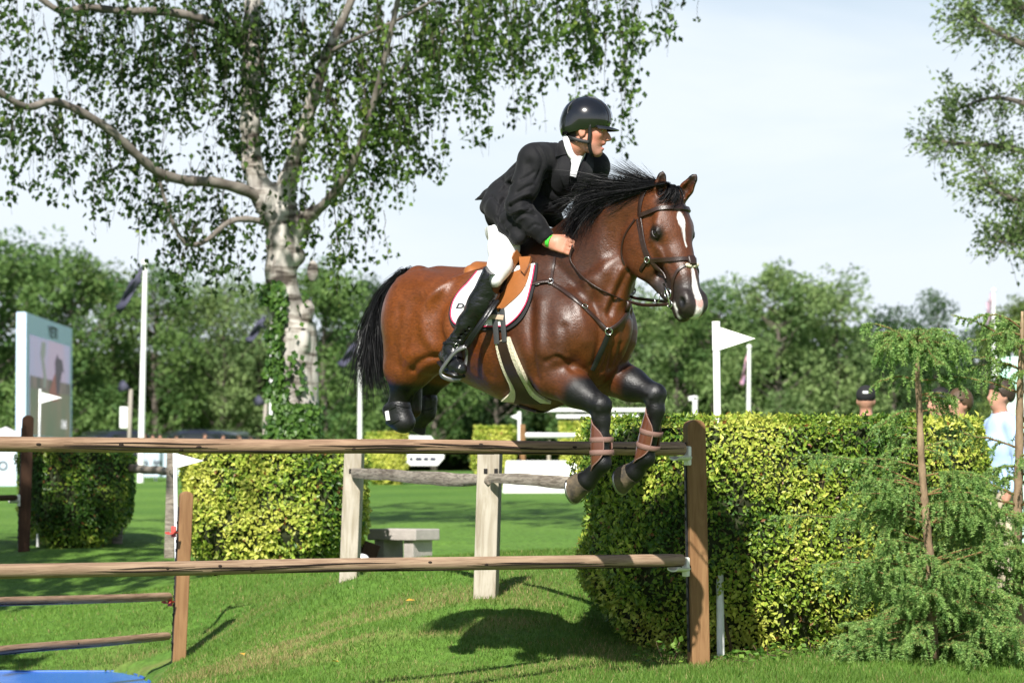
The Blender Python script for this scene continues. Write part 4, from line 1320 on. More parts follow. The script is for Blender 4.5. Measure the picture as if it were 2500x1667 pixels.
# --- saddle pad
pad = tack_root('saddle_pad')
tag(pad, 'white saddle pad with pink piping and black edge under the tan saddle', 'saddle pad')
PA = [(1168, 668), (1150, 690), (1126, 716), (1108, 748), (1104, 772), (1112, 789), (1128, 797)]
PB = [(1309, 648), (1306, 664), (1302, 690), (1293, 725), (1279, 758), (1262, 782), (1240, 797)]
def inset(c, q, f): return [(x + (q[0] - x) * f, y + (q[1] - y) * f) for x, y in c]
for mir in (False, True):
    o, top, gn = patch('binding' , body, [(1164, 664), (1146, 686), (1121, 713), (1102, 747), (1098, 775), (1106, 796), (1124, 806)],
                       [(1314, 645), (1313, 664), (1309, 692), (1300, 729), (1286, 764), (1268, 790), (1243, 806)], 26, 20, 0.002, 0.010, M_binding, pad, mir)
    o, top, gn = patch('pad_panel', body, PA, PB, 26, 20, 0.004, 0.014, M_white_cloth, pad, mir)
    edge = list(top[:, 0]) + list(top[-1, 1:]) + list(top[::-1, -1][1:])
    MB().tube(spline(edge[::2], 60), 0.0042, 6).build('piping', M_pink, o, smooth=True)
    if not mir: pad_panel = o
bpy.context.view_layer.update()
def lettering(txt, ob, px0, py0, size_px, parent, m, lift=0.002, shear=0.25, width=1.0, ang=0.0, name='lettering'):
    """flat printed letters draped on a surface, laid out from a pixel on that surface"""
    cu = bpy.data.curves.new(name, 'FONT'); cu.body = txt; cu.size = 1.0; cu.shear = shear; cu.offset = 0.045
    tmp = bpy.data.objects.new(name, cu); S.collection.objects.link(tmp)
    bpy.context.view_layer.update()
    me = bpy.data.meshes.new_from_object(tmp.evaluated_get(bpy.context.evaluated_depsgraph_get()))
    S.collection.objects.unlink(tmp); bpy.data.objects.remove(tmp)
    ca, sa = math.cos(ang), math.sin(ang)
    co = []
    for v in me.vertices:
        x, y = v.co.x * size_px * width, -v.co.y * size_px
        p, n_ = hit(ob, px0 + x * ca - y * sa, py0 + x * sa + y * ca)
        if p is None: p, n_ = co[-1] if co else V3(0, 0, 0), V3(0, 0, 0)
        co.append(p + n_ * lift)
    for v, c in zip(me.vertices, co): v.co = Vector(c.tolist())
    me.update()
    return mesh_obj(name, me, m, parent)
lettering('DI', pad_panel, 1112, 752, 17, pad, M_print, width=1.5, shear=0.3, ang=0.06)

# --- saddle
sad = tack_root('saddle')
tag(sad, 'tan leather jumping saddle on the bay horse under the rider', 'saddle')
sf = Field((-0.55, -0.30, 1.70), (0.20, 0.30, 2.20), 0.008)
cnt, pml = L(1186, 660), L(1296, 634)
sf.chain([L(1190, 676), L(1228, 686), L(1262, 668), L(1288, 648)], [0.055, 0.045, 0.045, 0.05], 0.03, 1.6)
sf.cone(L(1183, 668) + V3(0, 0.10, 0), L(1183, 668) + V3(0, -0.10, 0), 0.040, 0.040, 0.03)
sf.cone(L(1180, 655) + V3(0, 0.05, 0), L(1180, 655) + V3(0, -0.05, 0), 0.032, 0.032, 0.03)
for s in (1, -1):
    sf.cone(L(1190, 690, 0) + V3(0, -0.09 * s, 0.01), L(1282, 668, 0) + V3(0, -0.09 * s, 0), 0.05, 0.04, 0.03)
me, _ = sf.mesh('saddle_seat'); mesh_obj('seat', me, M_tan, sad)
flare = lambda nv, nu: 0.012 + 0.030 * np.linspace(0, 1, nu)[None, :] ** 3 * np.ones((nv, 1))
for mir in (False, True):
    patch('sweat_flap', body, [(1205, 690), (1205, 720), (1213, 748), (1222, 764)], [(1300, 655), (1292, 690), (1276, 720), (1240, 752)], 16, 16, 0.018, 0.006, M_tan, sad, mir)
    patch('flap', body, [(1192, 690), (1188, 715), (1195, 738), (1206, 742)], [(1280, 634), (1262, 664), (1236, 700), (1212, 742)], 16, 16, 0.030, 0.006, M_tan, sad, mir, bulge=flare)
    patch('knee_roll', body, [(1277, 640), (1278, 655), (1280, 670)], [(1303, 638), (1298, 658), (1288, 680)], 8, 8, 0.02, 0.022, M_tan, sad, mir)
# billets and girth
girth = tack_root('girth')
tag(girth, 'dark brown girth with cream fleece edges around the horse', 'girth')
for a, b in (((1212, 758), (1220, 838)), ((1232, 757), (1240, 834))):
    strap('girth_strap', on_px(body, [a, ((a[0] + b[0]) / 2, (a[1] + b[1]) / 2), b], 12), 0.030, 0.004, M_web, girth, 0.024)
strap('girth_loop', on_px(body, [(1190, 775), (1215, 776), (1238, 778)], 10), 0.024, 0.003, mat('tan elastic', (0.45, 0.33, 0.24), rough=0.8), girth, 0.029)
GA = [(1214, 838), (1222, 872), (1234, 906), (1248, 940), (1244, 958), (1226, 972)]
GB = [(1246, 822), (1260, 858), (1276, 895), (1294, 932), (1312, 958), (1346, 978)]
patch('fleece', body, GA, GB, 14, 22, 0.002, 0.018, M_fleece, girth)
GA2 = [(1219, 834), (1230, 870), (1243, 904), (1259, 940), (1262, 962), (1258, 976)]
GB2 = [(1242, 830), (1252, 862), (1266, 897), (1283, 933), (1298, 960), (1325, 979)]
patch('girth_leather', body, GA2, GB2, 10, 22, 0.018, 0.006, M_leather, girth)
gl = [L(1290, 984, 0.05) , L(1300, 992, 0.0), L(1290, 984, 0.05) * V3(1, -1, 1), L(1262, 900, 0.27) * V3(1, -1, 1) , L(1226, 800, 0.33) * V3(1, -1, 1)]
strap('girth_leather', on_snap(body, gl, 24), 0.11, 0.010, M_leather, girth, 0.004)

# --- breastplate
bp = tack_root('breastplate')
tag(bp, 'dark brown leather breastplate with metal rings across the horse chest', 'breastplate')
strap('strap', on_px(body, [(1256, 708), (1290, 699), (1320, 692), (1342, 690)], 14), 0.020, 0.005, M_leather, bp, 0.012)
strap('strap', on_px(body, [(1347, 692), (1378, 712), (1412, 738), (1450, 775), (1482, 806)], 30), 0.022, 0.006, M_leather, bp)
strap('strap', on_px(body, [(1346, 688), (1350, 660), (1356, 628)], 14), 0.014, 0.005, M_leather, bp)
strap('strap', on_px(body, [(1486, 806), (1510, 790), (1530, 764), (1538, 742)], 18), 0.022, 0.006, M_leather, bp)
far_strap = [hit(body, 1538, 742)[0] if hit(body, 1538, 742)[0] is not None else L(1530, 742, -0.1), L(1440, 690, 0) + V3(0, 0.28, 0), L(1350, 690, 0) + V3(0, 0.32, 0), L(1256, 708, 0) + V3(0, 0.34, 0)]
strap('strap', on_snap(body, far_strap, 24), 0.022, 0.006, M_leather, bp)
strap('chest_strap', on_px(body, [(1486, 812), (1476, 838), (1460, 872), (1446, 902)], 20), 0.026, 0.006, M_black_leather, bp)
for x, y, r in ((1345, 690, 0.014), (1485, 808, 0.017)):
    p, n_ = hit(body, x, y); ring('ring', p + n_ * 0.012, n_, r, 0.0032, M_steel, bp)
for x, y, x2, y2 in ((1426, 750, 1432, 756), (1312, 694, 1318, 693)):
    p, n_ = hit(body, x, y); ring('buckle', p + n_ * 0.012, n_, 0.014, 0.0024, M_steel, bp, 0.75, 12)

# --- bridle
br = tack_root('bridle')
tag(br, 'dark brown leather bridle with flash noseband, bit and reins', 'bridle')
def hs(pts, n=22): return on_snap(body, [hd(*q) for q in pts], n)
strap('headpiece', hs([(0.14, 0.155, 0.11), (0.03, 0.12, 0.08), (-0.02, 0.09, 0.0), (0.03, 0.12, -0.08), (0.14, 0.155, -0.11)], 28), 0.030, 0.005, M_leather, br)
strap('browband', hs([(0.155, 0.14, 0.115), (0.165, 0.08, 0.105), (0.185, 0.015, 0.06), (0.19, 0.0, 0.0), (0.185, 0.015, -0.06), (0.165, 0.08, -0.105), (0.155, 0.14, -0.115)], 40), 0.024, 0.010, M_leather, br)
for s in (1, -1):
    strap('cheekpiece', hs([(0.14, 0.150, 0.115 * s), (0.28, 0.150, 0.125 * s), (0.42, 0.155, 0.12 * s), (0.55, 0.150, 0.09 * s), (0.68, 0.138, 0.07 * s)], 26), 0.020, 0.006, M_leather, br)
    strap('cheekpiece', hs([(0.16, 0.175, 0.115 * s), (0.28, 0.168, 0.125 * s), (0.42, 0.168, 0.12 * s), (0.50, 0.165, 0.10 * s)], 20), 0.014, 0.005, M_leather, br)
    strap('throatlash', hs([(0.15, 0.19, 0.11 * s), (0.24, 0.28, 0.11 * s), (0.34, 0.335, 0.10 * s), (0.44, 0.35, 0.06 * s), (0.46, 0.35, 0.0)], 24), 0.012, 0.004, M_leather, br)
    strap('flash', hs([(0.645, -0.0, 0.0), (0.67, 0.03, 0.055 * s), (0.76, 0.085, 0.065 * s), (0.86, 0.13, 0.055 * s), (0.875, 0.165, 0.0)], 24), 0.016, 0.006, M_leather, br)
strap('noseband', hs([(0.50, 0.17, 0.095), (0.545, 0.10, 0.09), (0.585, 0.03, 0.06), (0.60, 0.0, 0.0), (0.585, 0.03, -0.06), (0.545, 0.10, -0.09), (0.50, 0.17, -0.095)], 36), 0.022, 0.008, M_leather, br)
strap('noseband', hs([(0.50, 0.17, 0.095), (0.53, 0.24, 0.06), (0.55, 0.27, 0.0), (0.53, 0.24, -0.06), (0.50, 0.17, -0.095)], 24), 0.020, 0.006, M_leather, br)
p, n_ = snap(body, hd(0.62, 0.0, 0.0))
MB().box(p + n_ * 0.014, (0.05, 0.022, 0.045), np.column_stack([ha, n_, np.cross(ha, n_)]), 0.008).build('flash_loop', M_leather, br, smooth=True)
fl = MB()
for k in range(14):
    fl.ball(p + n_ * 0.006 + ha * 0.022 + nh * (-0.03 + 0.0045 * k) + rng.normal(0, 0.003, 3), 0.010, 8, 6)
fl.build('fleece_pad', M_fleece, br, smooth=True)
for s in (1, -1):
    p, n_ = snap(body, hd(0.50, 0.165, 0.10 * s)); ring('ring', p + n_ * 0.012, n_, 0.014, 0.003, M_steel, br)
    p, n_ = snap(body, hd(0.80, 0.128, 0.07 * s)); ax = nh * s
    c0 = p + ax * 0.014
    ring('bit_ring', c0, ax, 0.022, 0.003, M_steel, br)
    ring('bit_ring', c0 + HP(1632, 742, 0) - HP(1627, 716, 0), ax, 0.016, 0.003, M_steel, br)
    MB().tube([c0 + HP(1617, 692, 0) - HP(1627, 716, 0), c0, c0 + HP(1632, 745, 0) - HP(1627, 716, 0)], 0.005, 8).build('bit_cheek', M_steel, br, smooth=True)
    ring('curb_ring', c0 + HP(1601, 727, 0) - HP(1627, 716, 0), ax, 0.018, 0.0025, M_steel, br, 1.3)
bit_n = snap(body, hd(0.80, 0.128, 0.07))[0] + nh * 0.016 + HP(1632, 742, 0) - HP(1627, 716, 0)
bit_f = snap(body, hd(0.80, 0.128, -0.07))[0] - nh * 0.016 + HP(1632, 742, 0) - HP(1627, 716, 0)
HAND_N, HAND_F = L(1398, 598, 0.15), L(1412, 580, -0.10)
def rein(path, a=0.008, b=0.0032):
    MB().tube(spline(path, 40), 1.0, 8, flat=(a, b), up=(0.2, 0.5, 0.1)).build('rein', M_leather, br, smooth=True)
rp, rn = on_px(body, [(1394, 632), (1412, 664), (1448, 697), (1495, 720), (1534, 736)], 16)
rein([HAND_N] + [p + n_ * 0.012 for p, n_ in zip(rp, rn)][::3] + [bit_n * 0.35 + rp[-1] * 0.65 + V3(0.0, 0, -0.012), bit_n * 0.7 + rp[-1] * 0.3 + V3(0, 0, -0.008), bit_n])
far = [V3(*(q * V3(1, -1, 1))) for q in rp[::4]]
far = [snap(body, q)[0] + snap(body, q)[1] * 0.012 for q in far]
rein([HAND_F] + far + [bit_f * 0.6 + far[-1] * 0.4, bit_f])
MB().tube([rp[-1] + V3(-0.02, 0, 0.012), rp[-1] + V3(0.015, -0.01, -0.008), rp[-1] + V3(0.0, -0.01, -0.05)], 0.014, 8, flat=(1.0, 0.5)).build('rein_stop', M_leather, br, smooth=True)

# --- boots on the horse's legs
def leg_boot(name, label, top, bot, r0, r1, mt, strap_m, straps, front):
    root = tack_root(name); tag(root, label, 'leg boot', 'boots on the horse legs')
    ax = unit(bot - top); ln = np.linalg.norm(bot - top)
    fr = unit(front - ax * (front @ ax)); sd = np.cross(ax, fr)
    n, rows = 20, 12; vs = []
    for side in (1, 0):
        for j in range(rows):
            q = j / (rows - 1)
            r = (r0 + (r1 - r0) * q + 0.006 * math.sin(math.pi * q)) * 1.0 + (0.008 if side else 0.0)
            for k in range(n):
                hw = 125 * (1 - 0.5 * abs(2 * q - 1) ** 3)
                a = math.radians(180 + hw * (2 * k / (n - 1) - 1))
                fl = 1 - abs(k / (n - 1) * 2 - 1)
                h = q * ln + (q - 0.5) * 2 * 0.034 * math.sin(fl * 1.57)
                vs.append(top + ax * h + fr * math.cos(a) * r + sd * math.sin(a) * r)
    N = n * rows; fs = []
    for j in range(rows - 1):
        for k in range(n - 1):
            q = (j * n + k, j * n + k + 1, (j + 1) * n + k + 1, (j + 1) * n + k)
            fs += [q, tuple(N + x for x in q[::-1])]
    rim = [k for k in range(n)] + [j * n + n - 1 for j in range(1, rows)] + [(rows - 1) * n + k for k in range(n - 2, -1, -1)] + [j * n for j in range(rows - 2, 0, -1)]
    for i in range(len(rim)):
        x, y = rim[i], rim[(i + 1) % len(rim)]; fs.append((y, x, N + x, N + y))
    MB().add(vs, fs).build('shell', mt, root, smooth=True, angle=50)
    edge = [np.array(vs[i]) for i in rim] + [np.array(vs[rim[0]])]
    MB().tube(edge, 0.0035, 6).build('edge_binding', strap_m, root, smooth=True)
    for q in straps:
        r = r0 + (r1 - r0) * q + 0.0165
        c = top + ax * ln * q
        vs, fs = [], []
        m = 28
        for k in range(m):
            a = 2 * math.pi * k / m
            d = fr * math.cos(a) + sd * math.sin(a)
            for h, rr in ((-0.013, r - 0.003), (-0.011, r), (0.011, r), (0.013, r - 0.003)):
                vs.append(c + ax * h + d * rr)
        for k in range(m):
            for h in range(3):
                fs.append((k * 4 + h, k * 4 + h + 1, ((k + 1) % m) * 4 + h + 1, ((k + 1) % m) * 4 + h))
        MB().add(vs, fs).build('strap', strap_m, root, smooth=True, angle=60)
    return root
gN, gF = fore['near'], fore['far']
leg_boot('tendon_boot', 'brown tendon boot with two mauve straps on the near foreleg, left of the two', gN['kl'] * 0.86 + gN['ft'] * 0.14, gN['ft'] + unit(gN['ft'] - gN['kl']) * 0.012, 0.040, 0.046, M_boot_brown, M_mauve, (0.36, 0.68), HF @ HR * 1.0 + V3(0, 0.25, 0))
leg_boot('tendon_boot', 'brown tendon boot with two mauve straps on the far foreleg, right of the two', gF['kl'] * 0.86 + gF['ft'] * 0.14, gF['ft'] + unit(gF['ft'] - gF['kl']) * 0.012, 0.040, 0.046, M_boot_brown, M_mauve, (0.36, 0.68), HF @ HR * 1.0 + V3(0, 0.25, 0))
for key, lab in (('near', 'black fetlock boot with white patch on the near hind leg'), ('far', 'plain black fetlock boot on the far hind leg')):
    g = hind[key]
    root = tack_root('fetlock_boot'); tag(root, lab, 'leg boot', 'boots on the horse legs')
    bf = Field(g['ft'] - 0.16, g['ft'] + 0.16, 0.007)
    if key == 'near':
        bf.cone(L(952, 1002, 0.16), L(962, 1022, 0.16), 0.040, 0.045, 0.02)
        bf.cone(L(975, 990, 0.15), L(985, 1030, 0.14), 0.058, 0.056, 0.03)
        bf.ell(L(985, 1030, 0.14), (0.062, 0.055, 0.050), 0.02)
    else:
        bf.cone(L(1042, 975, -0.14), L(1038, 1006, -0.14), 0.056, 0.056, 0.03)
        bf.ell(L(1015, 1032, -0.14), (0.060, 0.055, 0.050), 0.02)
        bf.cone(L(1038, 1006, -0.14), L(1018, 1030, -0.14), 0.05, 0.05, 0.02)
    me, _ = bf.mesh('fetlock_boot'); ob = mesh_obj('shell', me, M_black_boot, root)
    for (x0, y0, x1, y1) in (((938, 996, 966, 990), (944, 1032, 975, 1022), (966, 984, 1004, 992)) if key == 'near' else ((1022, 968, 1062, 974), (1018, 1004, 1058, 1000))):
        bpy.context.view_layer.update()
        strap('boot_strap', on_px(ob, [(x0, y0), ((x0 + x1) / 2, (y0 + y1) / 2 + 3), (x1, y1)], 10), 0.016, 0.005, M_black_leather, root, 0.001)
    if key == 'near':
        bpy.context.view_layer.update()
        patch('white_patch', ob, [(941, 1004), (944, 1026)], [(949, 1002), (953, 1025)], 4, 5, 0.001, 0.003, M_white_plain, root)
# ================================================================ the rider
rider = empty('person', H0, -PHI)
tag(rider, 'rider in black jacket, white breeches and black helmet leaning forward over the horse', 'person')
M_skin = mat('skin', rough=0.5, attr='tint', bump=0.08, bump_scale=180, spec=0.35)
M_jacket = mat('black jacket cloth', (0.0062, 0.0062, 0.0082), rough=0.75, sheen=0.05, bump=0.35, bump_scale=26, spec=0.25, var=0.3, var_scale=300)
M_breech = mat('white breeches', (0.80, 0.80, 0.80), rough=0.8, bump=0.25, bump_scale=14)
M_rboot = mat('black riding boot leather', (0.008, 0.008, 0.009), rough=0.24, bump=0.8, bump_scale=22, spec=0.6, stretch=(1, 1, 2.2))
M_helmet = mat('glossy black helmet shell', (0.006, 0.006, 0.007), rough=0.16, coat=1.0, coat_rough=0.03)
M_helmet_trim = mat('helmet trim', (0.010, 0.010, 0.012), rough=0.3)
M_chrome = mat('chrome trim', (0.75, 0.75, 0.76), rough=0.12, metal=1.0)
M_shirt = mat('white shirt', (0.80, 0.80, 0.81), rough=0.8)
M_silver = mat('silver satin', (0.60, 0.60, 0.62), rough=0.35, sheen=0.3)
M_green = mat('green wristband', (0.06, 0.55, 0.04), rough=0.5)
M_straps = mat('black webbing', (0.008, 0.008, 0.008), rough=0.6)

# head frame: the face looks almost straight to the photo's right
HY = math.radians(7.0)
rf = HR.T @ V3(math.cos(HY), -math.sin(HY), 0)
rl = HR.T @ V3(math.sin(HY), math.cos(HY), 0)                # to his left
ru = V3(0, 0, 1)
tilt = math.radians(-4)
rf, ru = unit(rf * math.cos(tilt) + ru * math.sin(tilt)), unit(ru * math.cos(tilt) - rf * math.sin(tilt))
RR = np.column_stack([rf, rl, ru])
RC = L(1432, 318, -0.02)
def rh(x, y, z): return RC + rf * x + rl * y + ru * z

# joints
sh_n, el_n, wr_n = L(1306, 392, 0.185), L(1264, 502, 0.27), L(1340, 588, 0.165)
sh_f, el_f, wr_f = L(1447, 408, -0.185), L(1428, 515, -0.24), L(1412, 572, -0.12)
hip_n, kn_n = L(1232, 560, 0.11), L(1208, 672, 0.325)
kn2_n, an_n = L(1214, 690, 0.355), L(1108, 836, 0.365)
heel_n, toe_n = L(1086, 862, 0.355), L(1126, 896, 0.40)
mirr = lambda q: q * V3(1, -1, 1)
neck_b = L(1392, 372, 0.0)

bf = Field((-0.62, -0.50, 1.35), (0.55, 0.46, 2.86), 0.0062)
# torso and limbs under the clothes
bf.chain([L(1240, 545), L(1290, 462), L(1345, 400)], [0.09, 0.08, 0.07], 0.04, 1.1)
bf.chain([neck_b, rh(-0.045, 0, -0.07)], [0.066, 0.060], 0.03)
for a, b, c in ((sh_n, el_n, wr_n), (sh_f, el_f, wr_f)):
    bf.chain([L(1352, 405), a, b, c], [0.06, 0.055, 0.040, 0.026], 0.03)
for m in (lambda q: q, mirr):
    bf.chain([m(hip_n), m(kn_n), m(an_n), m(toe_n)], [0.060, 0.026, 0.022, 0.014], 0.03)
# skull and face
bf.ell(rh(-0.018, 0, 0.03), (0.100, 0.076, 0.092), 0.02, RR)
bf.ell(rh(0.036, 0, -0.030), (0.056, 0.058, 0.080), 0.03, RR)
for s in (1, -1):
    bf.cone(rh(-0.002, 0.050 * s, -0.062), rh(0.056, 0.018 * s, -0.108), 0.024, 0.020, 0.022)
    bf.ell(rh(0.060, 0.044 * s, -0.018), (0.024, 0.018, 0.022), 0.02, RR)
    bf.ell(rh(0.090, 0.030 * s, 0.000), (0.014, 0.018, 0.010), 0.012, RR, 'sub')
    bf.ell(rh(0.106, 0.012 * s, -0.042), (0.011, 0.009, 0.009), 0.006, RR)
    bf.ell(rh(-0.014, 0.079 * s, -0.016), (0.019, 0.010, 0.031), 0.006, RR)
    bf.ell(rh(-0.006, 0.090 * s, -0.012), (0.010, 0.008, 0.019), 0.004, RR, 'sub')
bf.cone(rh(0.082, 0.032, 0.016), rh(0.082, -0.032, 0.016), 0.013, 0.013, 0.015)
bf.chain([rh(0.088, 0, 0.006), rh(0.106, 0, -0.020), rh(0.118, 0, -0.038)], [0.009, 0.010, 0.011], 0.010)
bf.ell(rh(0.064, 0, -0.108), (0.022, 0.024, 0.018), 0.018, RR)
bf.ell(rh(0.088, 0, -0.062), (0.012, 0.022, 0.010), 0.008, RR)
bf.ell(rh(0.084, 0, -0.088), (0.011, 0.020, 0.008), 0.006, RR)
bf.ell(rh(0.098, 0, -0.076), (0.022, 0.016, 0.006), 0.004, RR, 'sub')
bf.cone(rh(0.085, 0, -0.030), rh(0.090, 0, -0.054), 0.014, 0.010, 0.006)

# hands: palm, four fingers bent round the rein, thumb on top
def hand(wr, dirx, side, up, sc=1.0):
    """dirx along the hand, side towards the thumb, up = back of the hand; returns nothing, grows into the body"""
    x = unit(dirx); u = unit(up - x * (up @ x)); t = np.cross(u, x) * side
    A = lambda a, b, c: wr + (x * a + t * b + u * c) * sc
    bf.cone(wr - x * 0.03, A(0.015, 0, 0), 0.026 * sc, 0.028 * sc, 0.02, 1.2, t)
    for b in (-0.028, -0.010, 0.009, 0.027):
        bf.cone(A(0.01, b * 0.8, 0.0), A(0.074, b, 0.004), 0.016 * sc, 0.0125 * sc, 0.010)
    for i, (b, l) in enumerate(((0.030, 0.94), (0.0105, 1.0), (-0.0095, 0.96), (-0.029, 0.82))):
        p0 = A(0.074, b, 0.004); p1 = A(0.074 + 0.030 * l, b, -0.016 * l); p2 = A(0.078 + 0.018 * l, b, -0.044 * l); p3 = A(0.066, b, -0.050 * l)
        bf.chain([p0, p1, p2, p3], [0.0100 * sc, 0.0094 * sc, 0.0088 * sc, 0.0080 * sc], 0.0015)
    bf.chain([A(0.012, 0.026, -0.006), A(0.042, 0.042, -0.020), A(0.076, 0.036, -0.028), A(0.098, 0.024, -0.034)], [0.016 * sc, 0.0125 * sc, 0.0105 * sc, 0.0085 * sc], 0.004)
hd_n = L(1380, 600, 0.15) - wr_n
hand(wr_n + unit(hd_n) * 0.02, hd_n, 1, HN @ HR * 0.9 + V3(0, -0.2, 0.35), 1.06)
hand(wr_f, L(1440, 592, -0.10) - L(1412, 572, -0.12), -1, V3(0, 0.8, 0.4), 0.98)

me, v = bf.mesh('rider_body', 2)
col = np.tile(V3(0.50, 0.225, 0.150), (len(v), 1))
w = vnoise(v, 40, 3)
q = (v - RC) @ RR
beard = sstep(-q[:, 2], 0.058, 0.085) * (q[:, 0] > 0.0) * (1 - sstep(np.abs(q[:, 1]), 0.07, 0.09)) * (q[:, 2] > -0.15)
red = (1 - sstep(np.hypot(q[:, 0] - 0.06, q[:, 2] + 0.03), 0.02, 0.05)) * 0.5
def rp(c, w_):
    global col
    col = col + (np.array(c) - col) * np.clip(w_, 0, 1)[:, None]
rp((0.56, 0.20, 0.14), red + 0.3 * (w - 0.4))
rp((0.30, 0.16, 0.12), beard * (0.45 + 0.4 * w))
rp((0.50, 0.14, 0.12), (1 - sstep(np.hypot(np.hypot(q[:, 0] - 0.092, q[:, 2] + 0.075), q[:, 1] * 0.5), 0.013, 0.02)) * 0.8)
rp((0.02, 0.014, 0.010), sstep(-q[:, 0], 0.038, 0.046) * sstep(q[:, 2], -0.075, -0.062))
rp((0.03, 0.02, 0.015), (1 - sstep(near(v, rh(0.094, 0.034, 0.018), rh(0.098, 0.012, 0.020)), 0.004, 0.008)))
rp((0.03, 0.02, 0.015), (1 - sstep(near(v, rh(0.094, -0.034, 0.018), rh(0.098, -0.012, 0.020)), 0.004, 0.008)))
color_attr(me, np.clip(col, 0.005, 0.9))
rbody = mesh_obj('body', me, M_skin, rider)
M_eyew = mat('eye white', (0.6, 0.58, 0.55), rough=0.1); M_iris = mat('iris', (0.03, 0.025, 0.02), rough=0.1)
for s in (1, -1):
    o = MB().ball(rh(0.073, 0.030 * s, 0.000), 0.0125, 14, 10, RR).build('eye', M_eyew, rider, smooth=True)
    MB().ball(rh(0.0815, 0.030 * s, 0.000), (0.0046, 0.006, 0.006), 10, 8, RR).build('iris', M_iris, o, smooth=True)

# --- jacket
jf = Field((-0.70, -0.52, 1.62), (0.56, 0.50, 2.62), 0.0066)
jf.chain([L(1240, 522), L(1286, 460), L(1338, 396)], [0.112, 0.115, 0.125], 0.05, 1.10)
jf.ell(L(1348, 398), (0.12, 0.19, 0.11), 0.05)
jf.cone(L(1342, 392), L(1386, 368), 0.105, 0.070, 0.04)
jf.cone(L(1330, 430), L(1395, 425), 0.10, 0.075, 0.05, 1.2)
jf.cone(L(1395, 425), L(1350, 500), 0.07, 0.05, 0.05, 1.6)
for a, b, c in ((sh_n, el_n, wr_n), (sh_f, el_f, wr_f)):
    e = unit(c - b)
    jf.chain([L(1348, 392), a, a * 0.4 + b * 0.6, b, b * 0.45 + c * 0.55, c - e * 0.012], [0.11, 0.083, 0.068, 0.060, 0.052, 0.044], 0.025)
    jf.ell(c + e * 0.020, (0.05, 0.05, 0.05), 0.006, None, 'sub')
    # sleeve creases
    for k, (f, g) in enumerate(((0.86, 0.0), (0.95, 0.1), (1.06, -0.1))):
        pc = a + (b - a) * min(f, 1) + (c - b) * max(f - 1, 0)
        ax = unit(b - a); o1 = unit(np.cross(ax, V3(0, 1, 0.2)))
        jf.cone(pc + o1 * 0.064 + V3(0, -0.03, 0), pc + o1 * 0.05 + V3(0, 0.05, g * 0.1), 0.006, 0.004, 0.012, op='sub')
# skirts of the jacket
jf.chain([L(1230, 486, 0.06), L(1222, 512, 0.15), L(1246, 548, 0.215), L(1266, 584, 0.245)], [0.095, 0.066, 0.052, 0.018], 0.06)
jf.chain([L(1222, 490, 0.08), L(1198, 500, 0.14), L(1182, 508, 0.15)], [0.07, 0.040, 0.016], 0.04)
jf.chain([L(1290, 505, 0.10), L(1278, 545, 0.18), L(1264, 580, 0.23)], [0.080, 0.060, 0.035], 0.04)
jf.chain([L(1222, 462, 0.03), L(1190, 476, 0.06), L(1160, 488, 0.07)], [0.050, 0.022, 0.005], 0.03)
jf.cone(L(1222, 470, -0.03), L(1205, 492, -0.10), 0.05, 0.03, 0.03)
jf.cone(L(1318, 490, -0.10), L(1358, 538, -0.20), 0.075, 0.040, 0.04)
jf.cone(L(1280, 500, -0.05), L(1330, 520, -0.16), 0.09, 0.06, 0.04)
# hem cut, front opening, body folds
jf.half(L(1222, 574, 0.12), unit(np.cross(L(1262, 604, 0.12) - L(1170, 510, 0.12), V3(0, 1, 0))) * 1.0, 0.004) if False else None
for a, b, r in ((L(1240, 470, 0.165), L(1310, 430, 0.20), 0.010), (L(1232, 490, 0.19), L(1290, 462, 0.20), 0.010), (L(1258, 540, 0.20), L(1300, 480, 0.175), 0.010),
                (L(1330, 420, 0.165), L(1350, 470, 0.15), 0.008), (L(1225, 440, 0.12), L(1262, 470, 0.19), 0.008), (L(1300, 520, 0.15), L(1335, 470, 0.16), 0.010),
                (L(1215, 540, 0.25), L(1232, 500, 0.22), 0.008), (L(1290, 400, 0.27), L(1300, 450, 0.285), 0.008)):
    jf.cone(a, b, r, r * 0.6, 0.035, op='sub')
me, jv = jf.mesh('rider_jacket', 2)
jacket = mesh_obj('jacket', me, M_jacket, rider)
bpy.context.view_layer.update()
def jp(x, y):
    p, n_ = hit(jacket, x, y); return p
